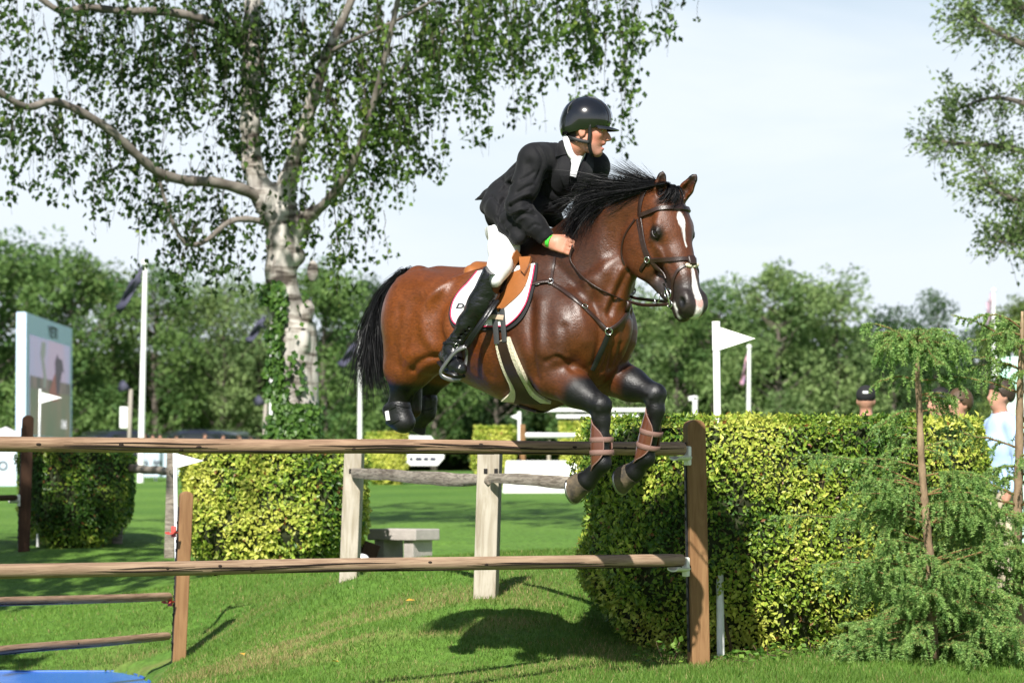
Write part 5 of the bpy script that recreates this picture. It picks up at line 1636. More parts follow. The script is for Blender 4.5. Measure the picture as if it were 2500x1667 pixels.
jv = relief_lines(jacket, me, jv, (
    ([(1304, 352), (1322, 380), (1323, 405), (1308, 442)], 0.008, -0.008, False), ([(1314, 352), (1333, 385), (1332, 412)], 0.010, 0.005, False),
    ([(1243, 506), (1270, 492), (1298, 487)], 0.010, -0.014, False), ([(1246, 494), (1270, 480), (1292, 472)], 0.009, 0.009, False), ([(1248, 522), (1274, 512), (1300, 512)], 0.009, 0.009, False),
    ([(1256, 534), (1284, 522), (1306, 526)], 0.008, -0.010, False), ([(1264, 470), (1284, 458), (1300, 452)], 0.008, -0.009, False), ([(1290, 560), (1306, 548), (1318, 552)], 0.007, -0.006, False),
    ([(1270, 440), (1290, 430), (1304, 420)], 0.008, -0.007, False),
    ([(1212, 442), (1235, 420), (1256, 404)], 0.009, -0.010, False), ([(1222, 468), (1240, 452), (1250, 446)], 0.009, -0.012, False), ([(1226, 456), (1242, 438), (1252, 430)], 0.008, 0.007, False),
    ([(1232, 486), (1222, 500), (1216, 520)], 0.010, -0.010, False), ([(1200, 478), (1212, 492), (1224, 500)], 0.008, -0.008, False),
    ([(1342, 420), (1338, 450), (1334, 500)], 0.008, -0.007, False), ([(1330, 440), (1350, 470), (1366, 480)], 0.009, -0.009, False), ([(1318, 470), (1340, 490), (1352, 500)], 0.010, -0.010, False),
    ([(1228, 545), (1250, 528), (1272, 518)], 0.010, -0.010, False), ([(1236, 560), (1254, 545), (1276, 532)], 0.008, 0.006, False), ([(1212, 530), (1222, 548), (1240, 570)], 0.010, -0.008, False)), jp)
bpy.context.view_layer.update()
# shirt front, tie, collar and lapels on the near front of the chest
patch('shirt', jacket, [(1388, 340), (1388, 366), (1393, 392), (1397, 412)], [(1432, 352), (1430, 372), (1420, 392), (1408, 414)], 8, 10, 0.002, 0.006, M_shirt, rider)
patch('tie', jacket, [(1398, 388), (1394, 400), (1390, 428)], [(1418, 384), (1412, 400), (1402, 432)], 6, 8, 0.010, 0.008, M_silver, rider)
MB().tube(spline([rh(-0.105, -0.02, -0.035), rh(-0.092, -0.056, -0.060), rh(-0.078, -0.066, -0.095), rh(-0.058, -0.054, -0.135), rh(-0.030, -0.022, -0.156), rh(-0.028, 0.03, -0.150), rh(-0.058, 0.062, -0.110), rh(-0.098, 0.04, -0.050), rh(-0.105, -0.02, -0.035)], 44), 0.017, 8, flat=(0.35, 1.0), up=tuple(unit(ru * 0.8 + rf * 0.5))).build('shirt_collar', M_shirt, rider, smooth=True)
lap = lambda nv, nu: 0.006 * np.ones((nv, nu))
patch('lapel', jacket, [(1366, 334), (1352, 372), (1360, 400), (1372, 440), (1384, 462)], [(1386, 338), (1387, 366), (1391, 396), (1389, 430), (1386, 464)], 8, 16, 0.003, 0.008, M_jacket, rider)
patch('collar', jacket, [(1378, 326), (1362, 350), (1351, 384)], [(1390, 334), (1388, 358), (1386, 384)], 7, 9, 0.010, 0.010, M_jacket, rider)
patch('lapel', jacket, [(1436, 372), (1424, 400), (1408, 436), (1392, 464)], [(1448, 382), (1446, 412), (1430, 446), (1398, 474)], 6, 12, 0.003, 0.008, M_jacket, rider)
for k, (x, y) in enumerate(((1291, 578), (1297, 584), (1304, 589))):
    p, n_ = hit(jacket, x, y)
    if p is not None: MB().ball(p + n_ * 0.002, 0.006, 10, 6).build('button', M_helmet_trim, rider, smooth=True)
# wristband
e = unit(hd_n)
ringc = wr_n + e * 0.012
b = MB(); a1 = unit(np.cross(e, V3(0, 0, 1))); a2 = np.cross(e, a1); n = 24; vs = []
for k in range(n):
    d = a1 * math.cos(2 * math.pi * k / n) * 0.036 + a2 * math.sin(2 * math.pi * k / n) * 0.033
    for h, r in ((-0.011, 0.98), (-0.010, 1.05), (0.010, 1.05), (0.011, 0.98)): vs.append(ringc + e * h + d * r)
b.add(vs, [(k * 4 + j, ((k + 1) % n) * 4 + j, ((k + 1) % n) * 4 + (j + 1) % 4, k * 4 + (j + 1) % 4) for k in range(n) for j in range(4)])
b.build('wristband', M_green, rider, smooth=True, angle=40)

# --- breeches
pf = Field((-0.62, -0.48, 1.55), (0.30, 0.48, 2.22), 0.0075)
pf.ell(L(1244, 562, 0.0), (0.115, 0.135, 0.11), 0.04)
for m in (lambda q: q, mirr):
    pf.chain([m(L(1230, 556, 0.11)), m(L(1230, 605, 0.215)), m(L(1220, 650, 0.305)), m(L(1206, 680, 0.345))], [0.084, 0.072, 0.054, 0.046], 0.04)
for a, b2 in ((L(1195, 560, 0.28), L(1235, 585, 0.31)), (L(1200, 585, 0.31), L(1240, 612, 0.33))):
    pf.cone(a, b2, 0.005, 0.003, 0.02, op='sub')
me, _ = pf.mesh('breeches'); mesh_obj('breeches', me, M_breech, rider)

# --- boots
for key, m in (('near', lambda q: q), ('far', mirr)):
    o = Field(*((V3(-0.62, -0.52, 1.20), V3(0.12, -0.20, 2.02)) if key == 'near' else (V3(-0.62, 0.20, 1.20), V3(0.12, 0.52, 2.02))), 0.006)
    tp, md, ak = L(1210, 672, 0.352), L(1174, 742, 0.365), L(1118, 828, 0.368)
    hl, ball, toe = L(1088, 868, 0.36), L(1112, 892, 0.395), L(1124, 900, 0.42)
    o.chain([m(tp), m(md), m(L(1142, 790, 0.367)), m(ak)], [0.070, 0.063, 0.050, 0.041], 0.03)
    o.chain([m(ak), m(L(1104, 852, 0.365))], [0.041, 0.044], 0.02)
    o.chain([m(hl), m(ball), m(toe)], [0.036, 0.040, 0.034], 0.025)
    o.chain([m(L(1104, 850, 0.37)), m(ball)], [0.042, 0.040], 0.03)
    o.ell(m(L(1201, 655, 0.37)), (0.02, 0.03, 0.05), 0.02)
    # cut the top edge and crease the ankle
    o.half(m(L(1210, 664, 0.35)), V3(0.75, 0, 1.0), 0.004)
    for k in range(4):
        c = ak + (md - ak) * (0.05 + 0.11 * k)
        o.cone(m(c + V3(-0.05, -0.02, 0.012)), m(c + V3(0.05, -0.03, -0.012)), 0.006, 0.005, 0.012, op='sub')
    me, _ = o.mesh('riding_boot'); bo = mesh_obj('boot', me, M_rboot, rider)
    sp = MB(); c = m(hl)
    sole = [m(L(1080, 884, 0.36)), m(L(1100, 905, 0.385)), m(L(1122, 918, 0.425))]
    MB().tube(sole, [0.034, 0.040, 0.034], 10, flat=(1.0, 0.35), up=(0, 0, 1)).build('sole', M_helmet_trim, bo, smooth=True)
    if key == 'near':
        bpy.context.view_layer.update()
        strap('spur_strap', on_px(bo, [(1084, 838), (1098, 836), (1116, 842), (1130, 846)], 12), 0.016, 0.004, M_rboot, bo, 0.003)
        p, n_ = hit(bo, 1115, 842)
        ring('buckle', p + n_ * 0.010, n_, 0.011, 0.002, M_steel, bo, 1.0, 12)
        MB().tube([L(1081, 856, 0.36), L(1072, 860, 0.34)], [0.006, 0.004], 8).build('spur', M_steel, bo, smooth=True)

# --- stirrups
for key, m in (('near', lambda q: q), ('far', mirr)):
    st = tack_root('stirrup')
    tag(st, 'grey metal stirrup holding the near boot' if key == 'near' else 'grey metal stirrup on the far side of the horse', 'stirrup', 'stirrups of the saddle')
    lf = [L(1210, 735, 0.375), L(1172, 790, 0.41), L(1140, 842, 0.425)]
    for dx in (-4, 4):
        MB().tube([m(L(1212 + dx, 732, 0.36)), m(L(1176 + dx, 788, 0.41)), m(L(1137 + dx, 845, 0.425))], 1.0, 8, flat=(0.010, 0.0025), up=(0, 1, 0.2)).build('stirrup_leather', M_black_leather, st, smooth=True)
    path = [L(1136, 846, 0.425), L(1112, 858, 0.445), L(1090, 885, 0.45), L(1077, 905, 0.45), L(1079, 917, 0.445), L(1098, 926, 0.43), L(1120, 925, 0.415), L(1132, 908, 0.395), L(1138, 880, 0.385), L(1139, 856, 0.40), L(1136, 846, 0.425)]
    MB().tube([m(p) for p in spline(path, 44)], 1.0, 8, flat=(0.012, 0.006), up=(0.3, 1, 0.1)).build('stirrup_iron', mat('grey stirrup metal', (0.22, 0.22, 0.22), rough=0.35, metal=0.7), st, smooth=True)

# --- helmet
hm = Field(RC - 0.24, RC + 0.26, 0.0052)
hm.ell(rh(-0.006, 0, 0.052), (0.124, 0.102, 0.114), 0.0, RR)
hm.ell(rh(-0.070, 0, 0.000), (0.058, 0.080, 0.065), 0.04, RR)
hm.ell(rh(-0.012, 0, 0.036), (0.106, 0.086, 0.100), 0.0, RR, 'sub')
hm.half(rh(0.112, 0, 0.024), unit(-ru + rf * 0.04), 0.003)  if False else None
me, hvv = hm.mesh('helmet_shell', 2)
def cut_below(me, plane_pts):
    bm = bmesh.new(); bm.from_mesh(me)
    for p, n_ in plane_pts:
        bmesh.ops.bisect_plane(bm, geom=bm.verts[:] + bm.edges[:] + bm.faces[:], plane_co=Vector(p.tolist()), plane_no=Vector(n_.tolist()), clear_outer=True)
    bm.to_mesh(me); bm.free()
cut_below(me, [(rh(0.0, 0, -0.004), unit(-ru * 1.0 + rf * 0.26 + rl * 0.0))])
helmet = mesh_obj('helmet', me, M_helmet, rider)
# raised centre panel with chrome edge and emblem
def shell(th, y, gr=1.0):
    """point on the helmet: th from front (0) over the top (pi/2) to the back, y sideways"""
    k = math.sqrt(max(0.05, 1 - (y / 0.102) ** 2))
    return rh(-0.006 + 0.124 * gr * k * math.cos(th), y, 0.052 + 0.114 * gr * k * math.sin(th))
vs, fs = [], []; nt, ny = 22, 7
for i in range(nt):
    th = math.radians(-8 + 108 * i / (nt - 1))
    w_ = 0.040 - 0.016 * (i / (nt - 1))
    for j in range(ny):
        y = w_ * (j / (ny - 1) * 2 - 1); e_ = 1 - (j / (ny - 1) * 2 - 1) ** 4
        vs.append(shell(th, y, 1.006 + 0.030 * e_ * (1 - 0.5 * i / nt)))
for i in range(nt - 1):
    for j in range(ny - 1): fs.append((i * ny + j, i * ny + j + 1, (i + 1) * ny + j + 1, (i + 1) * ny + j))
MB().add(vs, fs).build('centre_panel', M_helmet, helmet, smooth=True)
for s in (1, -1):
    MB().tube([shell(math.radians(a), s * (0.041 - 0.016 * (a + 8) / 108), 1.012) for a in range(-8, 100, 6)], 0.0018, 6).build('piping', M_helmet_trim, helmet, smooth=True)
    MB().tube([shell(math.radians(a), s * 0.016, 1.045) for a in range(2, 46, 4)], 0.0034, 6).build('emblem_bar', M_chrome, helmet, smooth=True)
for a in range(6, 44, 6):
    MB().tube([shell(math.radians(a), y, 1.046) for y in (-0.013, 0, 0.013)], 0.0022, 6).build('emblem_stripe', M_chrome, helmet, smooth=True)
# rear vent slot
MB().tube([shell(math.radians(a), -0.045 - 0.0006 * (a - 120), 1.003) for a in range(112, 176, 6)], 0.0022, 6).build('vent_line', M_helmet_trim, helmet, smooth=True)
# peak
vs, fs = [], []; nu, nv = 15, 6
for j in range(2):
    for i in range(nu):
        a = math.radians(-62 + 124 * i / (nu - 1))
        for k in range(nv):
            q = k / (nv - 1); dep = 0.050 * math.cos(a) ** 1.2
            r = 1.0
            x = -0.010 + 0.122 * math.cos(a) + dep * q; y = 0.100 * math.sin(a) * (1 - 0.05 * q)
            z = 0.020 - 0.010 * q * q - 0.16 * (y ** 2) * (1 + q) - 0.005 * j
            vs.append(rh(x, y, z))
n1 = nu * nv
for j in range(2):
    for i in range(nu - 1):
        for k in range(nv - 1):
            q = (i * nv + k, i * nv + k + 1, (i + 1) * nv + k + 1, (i + 1) * nv + k)
            fs.append(tuple(j * n1 + x for x in (q if j else q[::-1])))
rim = [i * nv + nv - 1 for i in range(nu)]
fs += [(rim[i], rim[i + 1], n1 + rim[i + 1], n1 + rim[i]) for i in range(nu - 1)]
MB().add(vs, fs).build('peak', mat('helmet peak', (0.010, 0.011, 0.014), rough=0.3, coat=0.6, coat_rough=0.1), helmet, smooth=True, angle=50)
# chin harness
for s in (1, -1):
    MB().tube(spline([rh(0.022, 0.092 * s, 0.020), rh(0.026, 0.082 * s, -0.02), rh(0.024, 0.074 * s, -0.06), rh(0.030, 0.056 * s, -0.10), rh(0.040, 0.024 * s, -0.130)], 16), 1.0, 8, flat=(0.009, 0.0025), up=(0, 0, 1) if False else tuple(rl)).build('chin_strap', M_straps, helmet, smooth=True)
    MB().tube(spline([rh(-0.094, 0.04 * s, -0.040), rh(-0.060, 0.078 * s, -0.052), rh(-0.01, 0.080 * s, -0.062), rh(0.026, 0.074 * s, -0.066)], 14), 1.0, 8, flat=(0.003, 0.009), up=(0, 0, 1)).build('neck_strap', M_straps, helmet, smooth=True)
# ================================================================ hedges, spruces, birch and the trees behind
def leaf_faces(pos, axis, nrm, ln, wd, fold=0.25):
    """one folded four-cornered leaf per point -> verts (n*4,3)"""
    axis = axis / (np.linalg.norm(axis, axis=1)[:, None] + 1e-9)
    sd = np.cross(nrm, axis); sd /= np.linalg.norm(sd, axis=1)[:, None] + 1e-9
    up = np.cross(axis, sd)
    v = np.empty((len(pos), 4, 3))
    v[:, 0] = pos
    mid = pos + axis * (ln * 0.42)[:, None] + up * (ln * fold * 0.35)[:, None]
    v[:, 1] = mid + sd * wd[:, None] * 0.5
    v[:, 2] = pos + axis * ln[:, None]
    v[:, 3] = mid - sd * wd[:, None] * 0.5
    return v.reshape(-1, 3)
def leaf_obj(name, pos, axis, nrm, ln, wd, col, m, parent=None, fold=0.25):
    v = leaf_faces(pos, axis, nrm, ln, wd, fold)
    me = fast_mesh(name, v, np.arange(len(v)), np.full(len(pos), 4), False)
    color_attr(me, np.repeat(col, 4, 0))
    return mesh_obj(name, me, m, parent)
def rand_unit(rg, n):
    v = rg.normal(0, 1, (n, 3)); return v / np.linalg.norm(v, axis=1)[:, None]

M_leaf = mat('hedge leaf', rough=0.42, attr='tint', transl=0.30, spec=0.4)
M_leaf_soft = mat('tree leaf', rough=0.55, attr='tint', transl=0.34, spec=0.18)
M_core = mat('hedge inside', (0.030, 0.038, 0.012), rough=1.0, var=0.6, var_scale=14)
M_twig = mat('hedge twig', (0.10, 0.065, 0.035), rough=0.9)

def hedge(name, label, foot, z0, z1, n, colf, leaf=(0.020, 0.038), under=0.28, seed=1, front=None, twigs=260):
    """clipped hedge: foot = closed outline (x, y), leaves on its sides and top over a dark inside"""
    rg = np.random.default_rng(seed)
    f3 = np.array([(x, y) for x, y in foot] + [foot[0]])
    c = f3[:-1].mean(0)
    per = spline(f3, 240)
    seg = np.linalg.norm(np.diff(per, axis=0), axis=1); cum = np.concatenate([[0], np.cumsum(seg)]); Lp = cum[-1]
    root = empty(name, (c[0], c[1], z0)); tag(root, label, 'hedge', 'clipped hedges beside the jumps')
    H = z1 - z0
    def at(u, zn, ins):
        x = np.interp(u * Lp, cum, per[:, 0]); y = np.interp(u * Lp, cum, per[:, 1])
        e = 1e-3
        tx = np.interp(((u + e) % 1) * Lp, cum, per[:, 0]) - np.interp(((u - e) % 1) * Lp, cum, per[:, 0])
        ty = np.interp(((u + e) % 1) * Lp, cum, per[:, 1]) - np.interp(((u - e) % 1) * Lp, cum, per[:, 1])
        nr = np.stack([ty, -tx], -1); nr /= np.linalg.norm(nr, axis=-1)[..., None] + 1e-9
        out = np.stack([x, y], -1) - c
        sg = np.sign((nr * out).sum(-1)); sg[sg == 0] = 1; nr = nr * sg[..., None]
        prof = under * np.clip(1 - zn / 0.42, 0, 1) ** 1.6 + 0.07 * np.clip((zn - 0.93) / 0.07, 0, 1) ** 2
        q = np.stack([x, y, zn * H], -1)
        bump = (vnoise(np.stack([x, y, zn * H], -1).reshape(-1, 3), 3.2, seed).reshape(x.shape) - 0.5) * 0.10 + (vnoise(np.stack([x, y, zn * H], -1).reshape(-1, 3), 9.0, seed + 1).reshape(x.shape) - 0.5) * 0.045
        d = -prof + bump * (1 - 0.7 * (zn > 0.9)) - ins
        q[..., :2] += nr * d[..., None]
        return q, nr
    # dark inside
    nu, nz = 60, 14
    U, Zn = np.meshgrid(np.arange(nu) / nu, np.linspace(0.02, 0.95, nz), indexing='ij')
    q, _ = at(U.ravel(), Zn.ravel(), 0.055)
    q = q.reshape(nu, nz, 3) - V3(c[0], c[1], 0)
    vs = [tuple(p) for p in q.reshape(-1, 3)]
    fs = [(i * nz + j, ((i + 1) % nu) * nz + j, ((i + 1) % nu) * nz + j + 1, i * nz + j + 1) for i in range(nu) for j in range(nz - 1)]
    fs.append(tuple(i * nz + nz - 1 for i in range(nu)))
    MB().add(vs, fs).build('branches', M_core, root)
    # leaves on the sides
    u = rg.uniform(0, 1, n)
    if front is not None:
        k = rg.uniform(0, 1, n) < front(np.interp(u * Lp, cum, per[:, 0]), np.interp(u * Lp, cum, per[:, 1])); u = u[k]
    zn = rg.uniform(0.0, 1.0, len(u)) ** 0.92
    dep = rg.uniform(-0.012, 0.06, len(u)) * rg.uniform(0.3, 1, len(u))
    _x = np.stack([np.interp(u * Lp, cum, per[:, 0]), np.interp(u * Lp, cum, per[:, 1]), zn * H], 1)
    gap = vnoise(_x, 7.0, seed + 3) * 0.6 + vnoise(_x, 16.0, seed + 4) * 0.4
    keep = rg.uniform(0, 1, len(u)) < np.clip((gap - 0.20) * 4.5, 0.30, 1); u, zn, dep = u[keep], zn[keep], dep[keep]
    q, nr = at(u, zn, dep)
    nrm = np.concatenate([nr, np.zeros((len(u), 1))], 1)
    nt = int(n * 0.16)
    poly = per[:-1]
    ins = []
    lo, hi = poly.min(0), poly.max(0)
    t = rg.uniform(lo, hi, (nt * 3, 2))
    a, b = poly, np.roll(poly, -1, 0)
    cr = ((a[None, :, 1] > t[:, 1:2]) != (b[None, :, 1] > t[:, 1:2])) & (t[:, :1] < (b[None, :, 0] - a[None, :, 0]) * (t[:, 1:2] - a[None, :, 1]) / (b[None, :, 1] - a[None, :, 1] + 1e-9) + a[None, :, 0])
    t = t[cr.sum(1) % 2 == 1][:nt]
    tz = H * (0.985 + 0.009 * rg.normal(0, 1, len(t)))
    q = np.vstack([q, np.column_stack([t, tz])]); nrm = np.vstack([nrm, np.tile([0, 0, 1.0], (len(t), 1))])
    zn = np.concatenate([zn, np.ones(len(t))]); dep = np.concatenate([dep, np.zeros(len(t))])
    m = len(q)
    face = nrm + 0.75 * rand_unit(rg, m) + np.array([0, 0, 0.25])
    ax = np.cross(face, rand_unit(rg, m)) + 0.25 * nrm + np.array([0, 0, 0.12])
    ln = leaf[0] + (leaf[1] - leaf[0]) * rg.uniform(0, 1, m) ** 1.6 * (0.5 + 0.8 * vnoise(q, 2.5, seed + 6)); wd = ln * rg.uniform(0.48, 0.66, m)
    w = q + V3(0, 0, z0)
    col = colf(w, rg, zn)
    leaves = leaf_obj('foliage', q - V3(c[0], c[1], 0), ax, face, ln, wd, col, M_leaf, root)
    leaves['kind'] = 'stuff'
    tb = MB()
    for k in range(twigs):
        uu_ = rg.uniform(0, 1); z_ = rg.uniform(0.0, 0.95)
        a_, n_ = at(np.array([uu_]), np.array([z_]), 0.06); b_, _ = at(np.array([(uu_ + rg.normal(0, 0.012)) % 1]), np.array([min(1, z_ + rg.uniform(0.02, 0.14))]), rg.uniform(-0.012, 0.03))
        tb.tube([a_[0] - V3(c[0], c[1], 0), b_[0] - V3(c[0], c[1], 0)], [0.004, 0.0018], 4, caps=False)
    for k in range(16):
        uu_ = rg.uniform(0, 1); a_, _ = at(np.array([uu_]), np.array([0.0]), 0.10); b_, _ = at(np.array([uu_]), np.array([0.3]), 0.12)
        tb.tube([a_[0] - V3(c[0], c[1], 0.12), b_[0] - V3(c[0], c[1], 0)], [0.012, 0.008], 5, caps=False)
    tw_o = tb.build('twigs', M_twig, root); tw_o['kind'] = 'stuff'
    return root
def xy(px, D): q = P(px, 1181, D); return (q[0], q[1])
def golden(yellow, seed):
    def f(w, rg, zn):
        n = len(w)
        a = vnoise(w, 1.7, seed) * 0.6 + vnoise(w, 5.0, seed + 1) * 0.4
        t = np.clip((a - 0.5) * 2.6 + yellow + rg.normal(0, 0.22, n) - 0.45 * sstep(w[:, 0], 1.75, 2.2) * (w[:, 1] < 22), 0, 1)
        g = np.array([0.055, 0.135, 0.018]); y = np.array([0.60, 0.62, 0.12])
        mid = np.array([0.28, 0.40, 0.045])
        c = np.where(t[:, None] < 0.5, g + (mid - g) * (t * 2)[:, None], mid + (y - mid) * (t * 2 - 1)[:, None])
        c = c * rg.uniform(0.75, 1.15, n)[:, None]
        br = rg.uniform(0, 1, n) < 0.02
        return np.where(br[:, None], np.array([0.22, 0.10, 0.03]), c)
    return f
zg = gz(*xy(1800, 18.6))
def big_front(x, y): return np.where((y < 19.9) | (x < 0.55), 1.0, 0.25)
big_z1 = P(1800, 1014, 18.3)[2]
hedge('big_hedge', 'big clipped yellow-green hedge at the right end of the near fence', [xy(1712, 18.22), xy(1900, 18.30), xy(2200, 18.50), xy(2370, 18.75), xy(2395, 19.2), xy(2340, 20.4), xy(1900, 20.4), xy(1600, 20.3), xy(1462, 19.9), xy(1418, 19.45), xy(1440, 18.95), xy(1560, 18.5)],
      zg - 0.02, big_z1, 60000, golden(0.68, 3), (0.021, 0.045), 0.26, 2, big_front)
zB = gz(*xy(680, 25.8))
hedge('yellow_hedge', 'sunlit yellow hedge between the ditch post and the pale oak post', [xy(470, 25.5), xy(600, 25.25), xy(780, 25.3), xy(868, 25.6), xy(886, 26.3), xy(860, 27.2), xy(700, 27.4), xy(500, 27.2), xy(444, 26.5)],
      zB - 0.03, P(680, 1086, 25.5)[2], 22000, golden(0.80, 7), (0.034, 0.058), 0.24, 3, None, 160)
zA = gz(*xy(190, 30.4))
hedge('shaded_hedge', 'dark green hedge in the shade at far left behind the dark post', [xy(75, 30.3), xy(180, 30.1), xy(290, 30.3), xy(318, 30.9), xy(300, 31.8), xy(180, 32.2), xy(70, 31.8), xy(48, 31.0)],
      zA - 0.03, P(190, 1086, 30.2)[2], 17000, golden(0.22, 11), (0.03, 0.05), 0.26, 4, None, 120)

# --- weeping spruces in front of the big hedge
M_needle = mat('spruce needle', rough=0.5, attr='tint', transl=0.30, spec=0.35)
M_spruce_bark = mat('spruce bark', (0.34, 0.24, 0.145), rough=0.9, var=1.0, var_scale=9, var_col=(0.11, 0.07, 0.042), bump=0.9, bump_scale=40, stretch=(1, 1, 0.4))
M_spruce_twig = mat('spruce twig', (0.20, 0.105, 0.045), rough=0.9)
def spruce(name, label, trunk, rads, branches, seed, per_m=800):
    """branches: list of (height share, azimuth, length, rise, droop, spread)"""
    rg = np.random.default_rng(seed)
    base = trunk[0]
    root = empty(name, base); tag(root, label, 'spruce', 'small spruces beside the hedge')
    tr = spline([q - base for q in trunk], 40); rr = np.interp(np.linspace(0, 1, 40), np.linspace(0, 1, len(rads)), rads)
    MB().tube(tr, [r * (1 + 0.10 * math.sin(i * 2.1)) for i, r in enumerate(rr)], 10).build('trunk', M_spruce_bark, root, smooth=True)
    segs, tw = [], MB()
    def twig(path, wide=1.0):
        p = np.array(path); segs.append((p[:-1], p[1:], wide))
    for hs_, az, ln, rise, droop, spread in branches:
        i = min(int(hs_ * 39), 39); o = tr[i]
        d = V3(math.cos(az), math.sin(az), 0)
        k = 9; pts = []
        for q in np.linspace(0, 1, k):
            pts.append(o + d * ln * q + V3(0, 0, ln * (rise * q - droop * q * q)) + rg.normal(0, 0.006, 3) * q)
        tw.tube(pts, [0.0055 * (1 - 0.75 * q) * min(1, ln / 0.35 + 0.3) for q in np.linspace(0, 1, k)], 5)
        pts = np.array(pts)
        sidev = V3(-d[1], d[0], 0)
        twig(pts)
        ns = max(5, int(ln / 0.024))
        for j in range(ns):
            q = rg.uniform(0.16, 1.0); a = np.array([np.interp(q * (k - 1), np.arange(k), pts[:, c]) for c in range(3)])
            sg = 1 if j % 2 else -1
            l2 = spread * (1.15 - 0.6 * q) * rg.uniform(0.6, 1.2)
            out = unit(sidev * sg * rg.uniform(0.3, 1.0) + d * rg.uniform(0.2, 0.9))
            sag = rg.uniform(0.35, 1.2)
            path = [a + out * l2 * t_ * (1 - 0.35 * t_) + V3(0, 0, l2 * (0.18 * t_ - sag * t_ * t_)) for t_ in np.linspace(0, 1, 6)]
            twig(path)
            tw.tube(path[:4], [0.0024, 0.0018, 0.0014, 0.001], 3, caps=False)
            if l2 > 0.10 and rg.uniform() < 0.4:
                for _ in range(1):
                    t0 = rg.uniform(0.25, 0.8); b0 = np.array([np.interp(t0 * 5, np.arange(6), np.array(path)[:, c]) for c in range(3)])
                    o2 = unit(out + rg.normal(0, 0.7, 3) * V3(1, 1, 0.3)); l3 = l2 * rg.uniform(0.35, 0.6)
                    twig([b0 + o2 * l3 * t_ * (1 - 0.3 * t_) + V3(0, 0, -l3 * 0.9 * t_ * t_) for t_ in np.linspace(0, 1, 5)])
    tw.build('branches', M_spruce_twig, root, smooth=True)
    A = np.vstack([s_[0] for s_ in segs]); B = np.vstack([s_[1] for s_ in segs])
    l = np.linalg.norm(B - A, axis=1); tot = l.sum(); n = int(tot * per_m)
    k = rg.choice(len(A), n, p=l / tot); t = rg.uniform(0, 1, n)
    p = A[k] + (B[k] - A[k]) * t[:, None]; ax = (B[k] - A[k]) / (l[k][:, None] + 1e-9)
    rad = np.cross(ax, rand_unit(rg, n)); rad /= np.linalg.norm(rad, axis=1)[:, None] + 1e-9
    rad[:, 2] += 0.25
    dr_ = ax * rg.uniform(0.45, 1.0, n)[:, None] + rad
    dr_ /= np.linalg.norm(dr_, axis=1)[:, None]
    nl = rg.uniform(0.012, 0.018, n)
    sdv = np.cross(dr_, rand_unit(rg, n)); sdv /= np.linalg.norm(sdv, axis=1)[:, None] + 1e-9
    v = np.empty((n, 3, 3)); v[:, 0] = p - sdv * 0.0024; v[:, 1] = p + sdv * 0.0024; v[:, 2] = p + dr_ * nl[:, None]
    me = fast_mesh('needles', v.reshape(-1, 3), np.arange(n * 3), np.full(n, 3), False)
    tt = rg.uniform(0, 1, len(A))[k]
    c = np.array([0.135, 0.270, 0.070]) * (1 - tt[:, None]) + np.array([0.340, 0.500, 0.145]) * tt[:, None]
    color_attr(me, np.repeat(c * rg.uniform(0.8, 1.2, n)[:, None], 3, 0))
    o = mesh_obj('needles', me, M_needle, root); o['kind'] = 'stuff'
    return root
rb = np.random.default_rng(21)
t1 = [stand(2276, 17.55), P(2274, 1430, 17.55), P(2262, 1280, 17.55), P(2250, 1130, 17.55), P(2244, 985, 17.55), P(2238, 880, 17.55), P(2238, 818, 17.55)]
H1 = t1[-1][2] - t1[0][2]
br_ = []
for k in range(22):      # the tuft on top
    br_.append((rb.uniform(0.87, 0.985), k * 2.4 + rb.normal(0, 0.2), rb.uniform(0.14, 0.29), rb.uniform(0.5, 1.0), rb.uniform(0.5, 0.9), 0.19))
for k in range(13):      # sparse middle
    br_.append((rb.uniform(0.46, 0.78), rb.choice([0.1, 3.2, 2.8, 6.0, 3.5, 0.7]) + rb.normal(0, 0.25), rb.uniform(0.14, 0.28), rb.uniform(0.1, 0.5), rb.uniform(0.3, 0.7), 0.12))
for k in range(84):      # broad skirts
    h = rb.uniform(0.04, 0.52) if k % 2 else rb.uniform(0.03, 0.27)
    az_ = (k * 2.4 + rb.normal(0, 0.3)) % 6.2832
    if h > 0.32 and 3.9 < az_ < 5.5: az_ = rb.choice([3.1, 6.2]) + rb.uniform(-0.85, 0.7)
    br_.append((h, az_, rb.uniform(0.62, 1.0) * (0.74 - 0.60 * h), rb.uniform(0.10, 0.55), rb.uniform(0.15, 0.45), 0.17))
br_ += [(0.44, 3.25, 0.62, 0.55, 0.30, 0.18), (0.30, 3.35, 0.80, 0.42, 0.25, 0.18), (0.22, 3.6, 0.70, 0.25, 0.2, 0.18), (0.40, 3.7, 0.5, 0.4, 0.3, 0.17), (0.35, 5.9, 0.5, 0.4, 0.3, 0.17)]
spruce('spruce', 'small spruce with a bare tan trunk and bushy tuft on top, left of the two', t1, [0.031, 0.026, 0.022, 0.019, 0.017, 0.013, 0.005], br_, 31, 820)
t2 = [stand(2486, 17.75), P(2484, 1420, 17.75), P(2484, 1280, 17.75), P(2488, 1130, 17.75), P(2490, 980, 17.75), P(2494, 860, 17.75), P(2496, 760, 17.75)]
br_ = []
for k in range(46):
    h = rb.uniform(0.05, 0.97)
    br_.append((h, k * 2.4 + rb.normal(0, 0.3), rb.uniform(0.55, 1.0) * (0.62 - 0.36 * h), rb.uniform(0.15, 0.6), rb.uniform(0.2, 0.6), 0.13))
for k in range(18):
    h = rb.uniform(0.04, 0.40)
    br_.append((h, k * 2.4 + rb.normal(0, 0.3), rb.uniform(0.6, 1.0) * (0.66 - 0.4 * h), rb.uniform(0.10, 0.55), rb.uniform(0.15, 0.45), 0.16))
